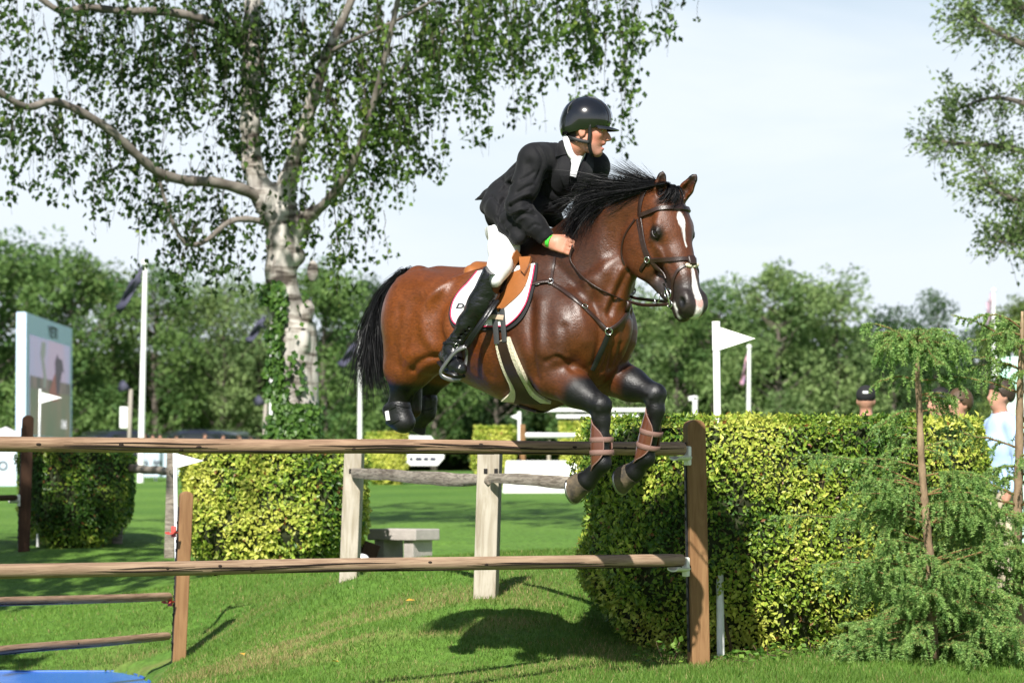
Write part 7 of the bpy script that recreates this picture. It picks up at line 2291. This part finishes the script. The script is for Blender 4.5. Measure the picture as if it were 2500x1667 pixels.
def flat_text(txt, u, v, size, d, m, parent, stretch=1.0):
    cu = bpy.data.curves.new('lettering', 'FONT'); cu.body = txt; cu.size = 1.0; cu.offset = 0.012; cu.align_x = 'CENTER'
    tmp = bpy.data.objects.new('lettering', cu); S.collection.objects.link(tmp); bpy.context.view_layer.update()
    me = bpy.data.meshes.new_from_object(tmp.evaluated_get(bpy.context.evaluated_depsgraph_get()))
    S.collection.objects.unlink(tmp); bpy.data.objects.remove(tmp)
    return me
def screen_text(txt, u, v, size, m, parent, stretch=1.0, d=0.02):
    me = flat_text(txt, 0, 0, 1, 0, m, parent)
    for q in me.vertices:
        w = sp(u, v, d) + sx * q.co.x * size * stretch + V3(0, 0, q.co.y * size)
        q.co = Vector(w.tolist())
    me.update(); return mesh_obj('lettering', me, m, parent)
screen_text('YETI', 0.55, 0.86, 0.42, M_print, screen, 2.2)
screen_text('0 40', 0.78, 0.10, 0.34, emit('screen digits', (0.75, 0.75, 0.78), 0.9), sc1, 1.6, 0.05)
for u in (0.08, 0.5, 0.92):
    q = sp(u, 0, -0.17); MB().box((q[0], q[1], zo / 2 - 0.1), (0.16, 0.16, zo + 0.15)).build('leg', M_track, screen)

# --- flagpoles and flags
M_navy = mat('navy flag cloth', (0.020, 0.022, 0.045), rough=0.8, var=0.5, var_scale=3, var_col=(0.10, 0.10, 0.15))
M_union = mat('red white and blue flag cloth', (0.05, 0.06, 0.18), rough=0.8, var=1.0, var_scale=2.2, var_col=(0.55, 0.30, 0.34))
M_mauveflag = mat('pinkish flag cloth', (0.18, 0.14, 0.24), rough=0.8, var=1.0, var_scale=1.5, var_col=(0.55, 0.42, 0.48))
def flagpole(label, px_b, px_t, top_y, D, r):
    x = P(px_b, 1181, D)[0]; b = V3(x, D, gz(x, D)); t = P(px_t, top_y, D) - b
    root = empty('flagpole', b); tag(root, label, 'flagpole', 'white flagpoles round the field')
    MB().tube([V3(0, 0, -0.2), t], [r, r * 0.72], 12).build('pole', M_white_paint, root, smooth=True, angle=60)
    MB().ball(t + V3(0, 0, r * 0.8), r * 1.1, 10, 8).build('finial', M_white_paint, root, smooth=True)
    return root
def flag(label, pts, D, m, group='flags on the far poles'):
    """limp flag: outline corner pixels top-hoist, bottom-hoist, bottom-fly, top-fly"""
    a, b, c, d = [P(x, y, D) for x, y in pts]
    root = empty('flag', a); tag(root, label, 'flag', group)
    nu, nv = 14, 9; vs = []
    for i in range(nu):
        u = i / (nu - 1)
        for j in range(nv):
            v = j / (nv - 1)
            p = (a * (1 - u) + d * u) * (1 - v) + (b * (1 - u) + c * u) * v
            vs.append(p - a + V3(0.02 * math.sin(7 * v), 0.10 * math.sin(u * 9 + v * 5) * (0.3 + u), 0.05 * math.sin(u * 6)))
    fs = [(i * nv + j, (i + 1) * nv + j, (i + 1) * nv + j + 1, i * nv + j + 1) for i in range(nu - 1) for j in range(nv - 1)]
    o = MB().add(vs, fs).build('cloth', m, root, smooth=True)
    o.modifiers.new('thick', 'SOLIDIFY').thickness = 0.01
    return root
flagpole('tall white flagpole right of the big screen', 342, 355, 648, 62, 0.062)
flag('navy flag hanging from the tall pole right of the screen', [(347, 648), (346, 690), (290, 765), (281, 745)], 62, M_navy)
flagpole('white flagpole half hidden by the ivy-covered birch trunk', 661, 666, 770, 66, 0.056)
flag('navy flag blowing left of the birch trunk', [(646, 772), (645, 800), (606, 838), (598, 822)], 66, M_navy)
flagpole('white flagpole behind the tail of the horse', 878, 879, 818, 68, 0.050)
flag('navy flag left of the horse tail', [(874, 832), (873, 866), (832, 898), (822, 882)], 68, M_navy)
flagpole('white flagpole behind the big hedge, right of the hedge flag', 1826, 1829, 852, 70, 0.050)
flag('red white and blue flag hanging behind the hedge flag', [(1824, 862), (1822, 900), (1812, 945), (1806, 935)], 70, M_union)
flagpole('white flagpole among the trees at the right edge', 2428, 2426, 714, 72, 0.050)
flag('pinkish flag hanging among the trees at the right edge', [(2422, 716), (2420, 780), (2405, 800), (2408, 735)], 72, M_mauveflag)

# --- loudspeaker posts
M_greywood = mat('grey post', (0.30, 0.27, 0.23), rough=0.9)
def horn_post(label, px, top_y, D, box):
    x = P(px, 1181, D)[0]; b = V3(x, D, gz(x, D)); h = P(px, top_y, D)[2] - b[2]
    root = empty('speaker_post', b); tag(root, label, 'speaker post', 'thin speaker posts')
    MB().tube([V3(0, 0, -0.2), V3(0.05, 0, h)], 0.04, 8).build('post', M_greywood, root, smooth=True)
    MB().tube([V3(0.02, 0, h), V3(-0.12, -0.12, h + 0.06)], [0.03, 0.12], 12).build('horn', M_navy, root, smooth=True)
    if box: MB().box((-0.08, 0, h - 0.55), (0.16, 0.12, 0.42), None, 0.02).build('box', M_white_paint, root)
horn_post('thin speaker post with a white box, left of the tall flagpole', 312, 950, 66, True)
horn_post('thin plain speaker post left of the birch trunk', 642, 985, 72, False)

# --- advertising boards
M_board = mat('pale blue board', (0.60, 0.70, 0.82), rough=0.5)
def board(label, px0, px1, y0, y1, D0, D1, txt, n, size):
    a, b = P(px0, y1, D0), P(px1, y1, D1); h = P(px0, y0, D0)[2] - a[2]
    a[2] = b[2] = min(a[2], b[2])
    root = empty('advertising_board', a); tag(root, label, 'board', 'advertising boards')
    ax = unit(b - a); nr = V3(ax[1], -ax[0], 0); ln = np.linalg.norm(b - a)
    if nr[1] > 0: nr = -nr
    MB().prism([V3(0, 0, 0), b - a, b - a + V3(0, 0, h), V3(0, 0, h)], -nr * 0.05).build('panel', M_board, root)
    for k in range(n):
        me = flat_text(txt, 0, 0, 1, 0, None, None)
        for q in me.vertices:
            w = ax * (ln * (k + 0.5) / n + q.co.x * size) + V3(0, 0, h * 0.45 + q.co.y * size) + nr * 0.01
            q.co = Vector(w.tolist())
        mesh_obj('lettering', me, M_print, root)
    for k in range(n + 1):
        MB().box(ax * (ln * k / n) - nr * 0.09 + V3(0, 0, h / 2 - 0.1), (0.05, 0.05, h + 0.1)).build('stake', M_white_paint, root)
board('pale blue board with dark letters at the left edge', -160, 40, 1098, 1186, 60, 60.5, 'OIO', 2, 0.22)
board('pale blue board with repeated words behind the weathered posts', 336, 470, 1100, 1164, 64, 62, 'Agria', 4, 0.17)

# --- course furniture behind the horse
M_bush = golden(0.95, 23)
def topiary(label, px0, px1, y0, y1, D, seed):
    b = P((px0 + px1) / 2, y1, D); w = (px1 - px0) / FPX * D; z0 = gz(b[0], D); h = P(px0, y0, D)[2] - z0
    hedge('clipped_bush', label, [(b[0] - w / 2, D), (b[0], D - 0.12), (b[0] + w / 2, D), (b[0] + w / 2, D + w * 0.6), (b[0] - w / 2, D + w * 0.6)], z0, z0 + h, 7000, M_bush, (0.05, 0.09), 0.16, seed, None, 20)
topiary('small yellow clipped bush left of the white wing board', 902, 984, 1058, 1135, 58, 31)
topiary('yellow clipped bush left of the brown post with white rail', 1166, 1250, 1044, 1165, 56, 32)
topiary('yellow bush half hidden behind the big hedge', 1372, 1440, 1034, 1120, 66, 33)
def wing(label, D):
    c = P(1030, 1136, D); z0 = gz(c[0], D)
    root = empty('wing_board', V3(c[0], D, z0)); tag(root, label, 'jump wing')
    q = lambda x, y: P(x, y, D) - V3(c[0], D, z0)
    MB().prism([q(978, 1136), q(1068, 1136), q(1084, 1118), q(1084, 1098), q(1064, 1080), q(1052, 1064), q(980, 1062)], V3(0, 0.12, 0)).build('panel', M_white_paint, root)
    for k, (a, b_) in enumerate(((985, 994), (1000, 1008), (1014, 1030), (1034, 1046), (1050, 1064))):
        MB().prism([q(a, 1124) - V3(0, 0.01, 0), q(b_, 1124) - V3(0, 0.01, 0), q(b_, 1116) - V3(0, 0.01, 0), q(a, 1116) - V3(0, 0.01, 0)], V3(0, 0.005, 0)).build('lettering', M_navy, root)
wing('white curved jump wing with faint lettering behind the hind legs', 60)
def small_jump():
    D = 57.0; c = P(1276, 1090, D); z0 = gz(c[0], D)
    q = lambda x, y, d=0.0: P(x, y, D + d) - V3(c[0], D, z0)
    r1 = empty('far_post', V3(c[0], D, z0)); tag(r1, 'short brown post with the white rail behind the split rails', 'post')
    MB().box((0, 0, (q(1276, 1036)[2]) / 2 - 0.1), (0.09, 0.09, q(1276, 1036)[2] + 0.2), None, 0.01).build('timber', M_post, r1)
    r2 = empty('far_rail', V3(c[0], D, z0)); tag(r2, 'white rail running right from the short brown post', 'rail')
    MB().tube([q(1278, 1062), q(1480, 1064, 0.8)], 0.045, 10).build('pole', M_white_paint, r2, smooth=True)
    MB().box((q(1340, 1070)[0], 0.3, q(1340, 1064)[2] / 2 - 0.1), (0.05, 0.05, q(1340, 1064)[2] + 0.1)).build('upright', M_oak, r2)
    pennant('jump_flag', 'small white flag pointing left on the far jump', P(1268, 1092, D), P(1268, 1005, D), 0.03, P(1246, 1012, D) - P(1268, 1012, D), 0.12)
    r3 = empty('white_box', V3(c[0], D - 4, gz(c[0], D - 4))); tag(r3, 'long low white box lying on the lawn behind the split rail', 'jump filler')
    a, b_ = P(1226, 1158, 52), P(1480, 1158, 52); o = V3(c[0], D - 4, gz(c[0], D - 4))
    h = P(1226, 1124, 52)[2]
    MB().prism([V3(a[0], 52, gz(a[0], 52) - 0.05) - o, V3(b_[0], 52, gz(b_[0], 52) - 0.05) - o, V3(b_[0], 52, h) - o, V3(a[0] + 0.06, 52, h) - o], V3(0, 0.5, 0)).build('panel', M_white_paint, r3)
    for k, y in enumerate((1000, 1016)):
        r = empty('fence_rail', P(1360, y, 78)); tag(r, ('upper' if k == 0 else 'lower') + ' white rail seen between the girth and the forelegs', 'rail', 'white rails at the field edge')
        MB().box(P(1460, y, 78) - P(1360, y, 78), (2.6 - k * 0.7, 0.05, 0.075)).build('plank', M_white_paint, r)
small_jump()
rr_ = empty('fence_post', stand(1697, 74)); tag(rr_, 'small white post between the chest of the horse and the hedge flag', 'post')
zz = P(1697, 966, 74)[2] - rr_.location[2]
MB().box((0, 0, zz / 2), (0.10, 0.10, zz), None, 0.02).build('timber', M_white_paint, rr_); MB().box((-0.04, 0, zz - 0.06), (0.2, 0.1, 0.1), None, 0.02).build('cap', M_white_paint, rr_)
# white tent top and the striped banner at the right edge
tb_ = P(14, 1062, 100); tr_ = empty('tent', V3(tb_[0], 100, gz(tb_[0], 100))); tag(tr_, 'white tent peak just left of the big screen', 'tent')
zt_ = P(8, 1042, 100)[2] - gz(tb_[0], 100); ze_ = P(8, 1066, 100)[2] - gz(tb_[0], 100)
MB().add([(-0.6, -0.6, ze_), (0.6, -0.6, ze_), (0.6, 0.6, ze_), (-0.6, 0.6, ze_), (0, 0, zt_)], [(0, 1, 4), (1, 2, 4), (2, 3, 4), (3, 0, 4)]).build('roof', M_white_paint, tr_)
for x, y in ((-0.58, -0.58), (0.58, -0.58), (0.58, 0.58), (-0.58, 0.58)): MB().box((x, y, ze_ / 2), (0.04, 0.04, ze_)).build('leg', M_white_paint, tr_)
bn = empty('banner', stand(2482, 31)); tag(bn, 'tall pale green and white banner behind the men at the right edge', 'banner')
M_ban = mat('banner print', (0.20, 0.62, 0.45), rough=0.6, var=1.0, var_scale=1.6, var_col=(0.80, 0.74, 0.76))
a = P(2440, 1000, 31) - V3(*bn.location); b_ = P(2545, 870, 31) - V3(*bn.location)
MB().box(((a[0] + b_[0]) / 2, 0, (b_[2] + 0.2) / 2), (b_[0] - a[0], 0.05, b_[2] - 0.2)).build('panel', M_ban, bn)
for x in (a[0], b_[0]): MB().box((x, 0.05, b_[2] / 2), (0.05, 0.05, b_[2])).build('stake', M_white_paint, bn)

# --- cars parked in front of the trees
def car_mesh():
    prof = [(-0.86, 0.25), (-0.90, 0.62), (-0.86, 0.92), (-0.66, 1.30), (-0.50, 1.42), (-0.25, 1.48), (0.25, 1.48), (0.50, 1.42), (0.66, 1.30), (0.86, 0.92), (0.90, 0.62), (0.86, 0.25)]
    vs, fs = [], []
    rows = [(-2.1, 0.92, 0.85), (-1.9, 1.0, 0.98), (-0.9, 1.0, 1.0), (0.9, 1.0, 1.0), (1.2, 1.0, 0.70), (2.1, 0.95, 0.62), (2.25, 0.86, 0.55)]
    for y, sx_, sz_ in rows:
        for x, z in prof: vs.append((x * sx_, y, 0.25 + (z - 0.25) * (sz_ if z > 0.9 else 1.0)))
    n = len(prof)
    for i in range(len(rows) - 1):
        for j in range(n): fs.append((i * n + j, i * n + (j + 1) % n, (i + 1) * n + (j + 1) % n, (i + 1) * n + j))
    fs += [tuple(range(n)), tuple((len(rows) - 1) * n + j for j in range(n - 1, -1, -1))]
    return vs, fs
M_glass = mat('car glass', (0.02, 0.025, 0.03), rough=0.05)
M_tyre = mat('tyre', (0.012, 0.012, 0.012), rough=0.9)
def car(label, px, D, paint, rz, k=1.0):
    x = P(px, 1181, D)[0]
    root = empty('parked_car', (x, D, gz(x, D)), rz); tag(root, label, 'car', 'cars parked in front of the trees'); root.scale = (k, k, k)
    vs, fs = car_mesh(); MB().add(vs, fs).build('body', paint, root, smooth=True, angle=35)
    MB().box((0, -2.03, 1.15), (1.30, 0.06, 0.38), frame((1, 0, 0), (0, -0.3, 1)), 0.02).build('window', M_glass, root)
    MB().box((0, 1.02, 1.12), (1.30, 0.06, 0.36), frame((1, 0, 0), (0, -0.9, 1)), 0.02).build('windscreen', M_glass, root)
    for s in (-1, 1): MB().box((0.80 * s, 0.0, 1.12), (0.05, 1.9, 0.34), frame((1, 0, 0.35 * s)), 0.02).build('window', M_glass, root)
    for a in (-1.35, 1.35):
        for s in (-0.82, 0.82): MB().tube([V3(s - 0.1, a, 0.32), V3(s + 0.1, a, 0.32)], 0.32, 16).build('wheel', M_tyre, root, smooth=True, angle=50)
    for s in (-0.72, 0.72): MB().box((s, -2.06, 0.85), (0.18, 0.06, 0.16), None, 0.02).build('tail_lamp', M_red, root)
P_dark = mat('dark car paint', (0.012, 0.014, 0.022), rough=0.3, coat=1.0)
P_silver = mat('silver car paint', (0.45, 0.46, 0.48), rough=0.3, metal=0.6, coat=1.0)
car('dark car, leftmost of the row', 262, 112, P_dark, 0.5, 0.98)
car('silver car half hidden by the thin post with the white box', 338, 118, P_silver, -0.2, 0.92)
car('dark car right of the tall flagpole', 452, 113, P_dark, 0.3, 1.0)
car('dark car left of the birch, rightmost of the row', 540, 116, P_dark, -0.4, 1.03)

# --- people
M_cloth = {k: mat(k + ' cloth', c, rough=0.85, var=0.3, var_scale=12, bump=0.3, bump_scale=20) for k, c in dict(blue=(0.42, 0.56, 0.85), tan=(0.55, 0.46, 0.34), navy=(0.02, 0.025, 0.05), green=(0.03, 0.07, 0.05), white=(0.75, 0.75, 0.75), red=(0.5, 0.04, 0.05), grey=(0.2, 0.2, 0.22), black=(0.012, 0.012, 0.014)).items()}
M_hairs = {'brown': mat('brown hair', (0.035, 0.02, 0.012), rough=0.6, bump=0.6, bump_scale=60), 'dark': mat('dark hair', (0.012, 0.009, 0.007), rough=0.6, bump=0.6, bump_scale=60), 'fair': mat('fair hair', (0.075, 0.042, 0.02), rough=0.6, bump=0.6, bump_scale=60)}
def spectator(label, px, head_y, D, face, top, legs, hair='brown', cap=False, glasses=False, res=0.02, foot=None, group='people watching'):
    x = P(px, 1181, D)[0]; zt = P(px, head_y, D)[2]; z0 = gz(x, D); h = zt - z0
    k = h / 1.78
    root = empty('person', (x, D, z0), face); tag(root, label, 'person', group)   # local +x = where the face looks
    f = Field((-0.32, -0.42, -0.05), (0.42, 0.42, 1.9), res)
    f.chain([V3(0, 0, 0.95), V3(0, 0, 1.25), V3(-0.01, 0, 1.42)], [0.115, 0.125, 0.11], 0.05, 1.35)
    f.cone(V3(-0.01, 0, 1.44), V3(0.015, 0, 1.56), 0.058, 0.056, 0.03)
    f.ell(V3(0.01, 0, 1.68), (0.098, 0.076, 0.105), 0.02); f.ell(V3(0.05, 0, 1.615), (0.055, 0.055, 0.065), 0.03)
    f.cone(V3(0.10, 0, 1.675), V3(0.122, 0, 1.64), 0.010, 0.015, 0.012); f.ell(V3(0.072, 0, 1.575), (0.022, 0.026, 0.018), 0.02)
    for s in (1, -1):
        f.ell(V3(0.0, 0.08 * s, 1.655), (0.018, 0.010, 0.030), 0.008)
        f.ell(V3(0.094, 0.030 * s, 1.69), (0.016, 0.016, 0.010), 0.012, None, 'sub')
        f.chain([V3(-0.01, 0.17 * s, 1.43), V3(-0.04, 0.245 * s, 1.15), V3(0.06, 0.24 * s, 0.93)], [0.062, 0.048, 0.034], 0.04)
        f.cone(V3(0.06, 0.24 * s, 0.92), V3(0.09, 0.235 * s, 0.83), 0.034, 0.026, 0.02, 1.2)
        for j in range(4): f.cone(V3(0.075 + 0.012 * j, 0.235 * s, 0.84), V3(0.085 + 0.016 * j, 0.225 * s, 0.755), 0.010, 0.008, 0.008)
        f.cone(V3(0.115, 0.22 * s, 0.87), V3(0.145, 0.205 * s, 0.81), 0.012, 0.009, 0.008)
        f.chain([V3(0, 0.09 * s, 0.95), V3(0.01, 0.10 * s, 0.50), V3(-0.01, 0.11 * s, 0.09)], [0.09, 0.062, 0.042], 0.04)
        f.cone(V3(-0.03, 0.11 * s, 0.045), V3(0.16, 0.13 * s, 0.035), 0.042, 0.034, 0.03)
    f.cone(V3(0.108, -0.022, 1.598), V3(0.108, 0.022, 1.598), 0.004, 0.004, 0.004, op='sub')
    me, v = f.mesh('person_body', 1)
    col = np.tile(V3(0.50, 0.26, 0.185), (len(v), 1))
    col[(v[:, 2] < 1.56) ] = V3(0.46, 0.23, 0.16)
    color_attr(me, col)
    o = mesh_obj('body', me, M_skin, root); o.scale = (k,) * 3
    def shell(name, z0_, z1_, off, m, arms=True, legs_=False):
        n_ = np.zeros_like(v); me_ = me
        nm = np.empty(len(v) * 3, dtype=np.float32); me.vertices.foreach_get('normal', nm); nm = nm.reshape(-1, 3)
        polys = np.empty(len(me.loops), dtype=np.int32); me.loops.foreach_get('vertex_index', polys); polys = polys.reshape(-1, 4)
        inside = (v[:, 2] > z0_) & (v[:, 2] < z1_)
        if not arms: inside &= ~((np.abs(v[:, 1]) > 0.185) & (v[:, 2] < 1.3))
        if name == 'top': inside |= (np.abs(v[:, 1]) > 0.185) & (v[:, 2] > 0.93) & (v[:, 2] < 1.3)
        keep = inside[polys].all(1)
        pl = polys[keep]; used = np.unique(pl); mp = np.full(len(v), -1); mp[used] = np.arange(len(used))
        m_ = fast_mesh(name, v[used] + nm[used] * off, mp[pl].ravel(), np.full(len(pl), 4))
        q = mesh_obj(name, m_, m, root); q.scale = (k,) * 3; q.modifiers.new('thick', 'SOLIDIFY').thickness = 0.006
        return q
    shell('top', 0.90, 1.535, 0.014, M_cloth[top])
    shell('trousers', 0.09, 0.96, 0.012, M_cloth[legs], False)
    shell('shoes', -0.1, 0.10, 0.008, M_cloth['black'])
    if cap:
        b = MB(); b.ball((0.0, 0, 1.715), (0.108, 0.088, 0.088), 16, 10)
        o = b.build('cap', M_cloth['black'], root, smooth=True); o.scale = (k,) * 3
        pk = MB().prism([V3(0.08, -0.06, 1.705), V3(0.165, -0.045, 1.695), V3(0.18, 0, 1.695), V3(0.165, 0.045, 1.695), V3(0.08, 0.06, 1.705)], V3(0, 0, 0.008)).build('peak', M_cloth['black'], o)
        MB().box((-0.105, 0, 1.735), (0.012, 0.05, 0.024), None, 0.004).build('badge', M_cloth['white'], o)
    else:
        hf2 = Field((-0.15, -0.13, 1.56), (0.15, 0.13, 1.84), 0.012)
        hf2.ell(V3(-0.006, 0, 1.690), (0.116, 0.092, 0.116), 0.0); hf2.ell(V3(0.085, 0, 1.635), (0.070, 0.11, 0.075), 0.01, None, 'sub')
        hf2.half(V3(-0.05, 0, 1.62), V3(0.4, 0, -1.0))
        m_, _ = hf2.mesh('hair', 1); q = mesh_obj('hair', m_, M_hairs[hair], root); q.scale = (k,) * 3
    if glasses:
        b = MB()
        for s in (1, -1):
            b.box((0.108, 0.034 * s, 1.69), (0.012, 0.052, 0.034), frame((1, 0.25 * s, 0)), 0.004)
        b.box((0.112, 0, 1.70), (0.008, 0.03, 0.006)); b.box((0.05, 0.084, 1.698), (0.11, 0.004, 0.007)); b.box((0.05, -0.084, 1.698), (0.11, 0.004, 0.007))
        q = b.build('sunglasses', M_helmet_trim, root); q.scale = (k,) * 3
    return root
D2R = math.radians
spectator('man in a black cap seen from behind over the big hedge', 2115, 946, 27.5, D2R(82), 'black', 'navy', 'dark', cap=True)
spectator('dark-haired man looking left behind the bare spruce trunk', 2296, 952, 27.0, D2R(205), 'navy', 'grey', 'dark')
spectator('man with sunglasses and fair hair beyond the end of the hedge', 2345, 952, 26.2, D2R(212), 'green', 'navy', 'fair', glasses=True)
spectator('man in a light blue shirt and tan trousers behind the right spruce', 2446, 930, 25.0, D2R(200), 'blue', 'tan', 'brown')
for i, (px, y, lab, tp) in enumerate(((352, 1057, 'person at the tall flagpole foot, leftmost of the far crowd', 'red'), (373, 1061, 'second person from the tall flagpole in the far crowd', 'grey'), (390, 1060, 'third person from the tall flagpole in the far crowd', 'white'),
                                      (430, 1064, 'person in front of the dark car right of the flagpole', 'white'), (499, 1058, 'person bending by the rightmost dark car', 'navy'), (543, 1060, 'fair-haired person just right of the parked cars', 'grey'),
                                      (583, 1063, 'person midway between the cars and the birch', 'navy'), (611, 1066, 'person left of the plain speaker post', 'red'))):
    spectator(lab, px, y, 74.0 + (i % 3), D2R(250 + 17 * i), tp, 'navy', ['fair', 'brown', 'dark'][i % 3], res=0.036, group='far crowd behind the top rail')

# --- fallen leaves and small plants on the turf
rg = np.random.default_rng(41)
for px, D, lab in ((285, 21.6, 'yellow fallen leaf on the grass below the lowest ditch rail'), (1015, 20.2, 'orange fallen leaf left of the middle pale oak post'), (590, 19.9, 'brown fallen leaf right of the ditch post shadow'),
                   (810, 18.6, 'yellow fallen leaf low on the face of the bank'), (640, 18.1, 'orange fallen leaf at the lower left foot of the bank')):
    x = P(px, 1181, D)[0]
    root = empty('fallen_leaf', (x, D, gz(x, D) + 0.035)); tag(root, lab, 'leaf', 'fallen leaves on the bank')
    l_ = rg.uniform(0.02, 0.035); MB().add([(0, 0, 0), (l_, l_ * 0.7, 0.006), (2 * l_, 0, 0), (l_, -l_ * 0.7, 0.008)], [(0, 1, 2), (0, 2, 3)]).build('blade', M_leaf_fall, root)
    root.rotation_euler = (rg.uniform(-0.5, 0.5), rg.uniform(-0.5, 0.5), rg.uniform(0, 6))
def weed(name, label, c, n, r, h, seed, lf=(0.03, 0.05)):
    rg = np.random.default_rng(seed)
    root = empty(name, c); tag(root, label, 'plant', 'low plants at the hedge foot')
    a = rg.uniform(0, 6.28, n); q = rg.uniform(0, 1, n) ** 0.6 * r
    p = np.stack([q * np.cos(a), q * np.sin(a), rg.uniform(0.1, 1, n) * h * (1.1 - q / r)], 1)
    ln = rg.uniform(lf[0], lf[1], n)
    st = MB()
    for i in range(0, n, 4): st.tube([V3(p[i, 0] * 0.3, p[i, 1] * 0.3, -0.02), p[i]], 0.002, 3, caps=False)
    o2 = st.build('stems', M_twig, root); o2['kind'] = 'stuff'
    t = rg.uniform(0, 1, n)[:, None]
    o = leaf_obj('leaves', p, rg.normal(0, 1, (n, 3)) * V3(1, 1, 0.4), rand_unit(rg, n) * 0.6 + V3(0, 0, 1), ln, ln * 0.7, np.array([0.06, 0.16, 0.025]) * (1 - t) + np.array([0.20, 0.32, 0.05]) * t, M_leaf, root); o['kind'] = 'stuff'
weed('weed', 'leafy weed growing at the foot of the tall jump post', stand(1630, 18.0), 90, 0.22, 0.16, 3)
weed('weed', 'low weeds between the big hedge and the left spruce', stand(1880, 17.9), 120, 0.30, 0.10, 4)
weed('weed', 'weeds under the front of the big hedge', stand(1990, 17.95), 110, 0.30, 0.12, 5)
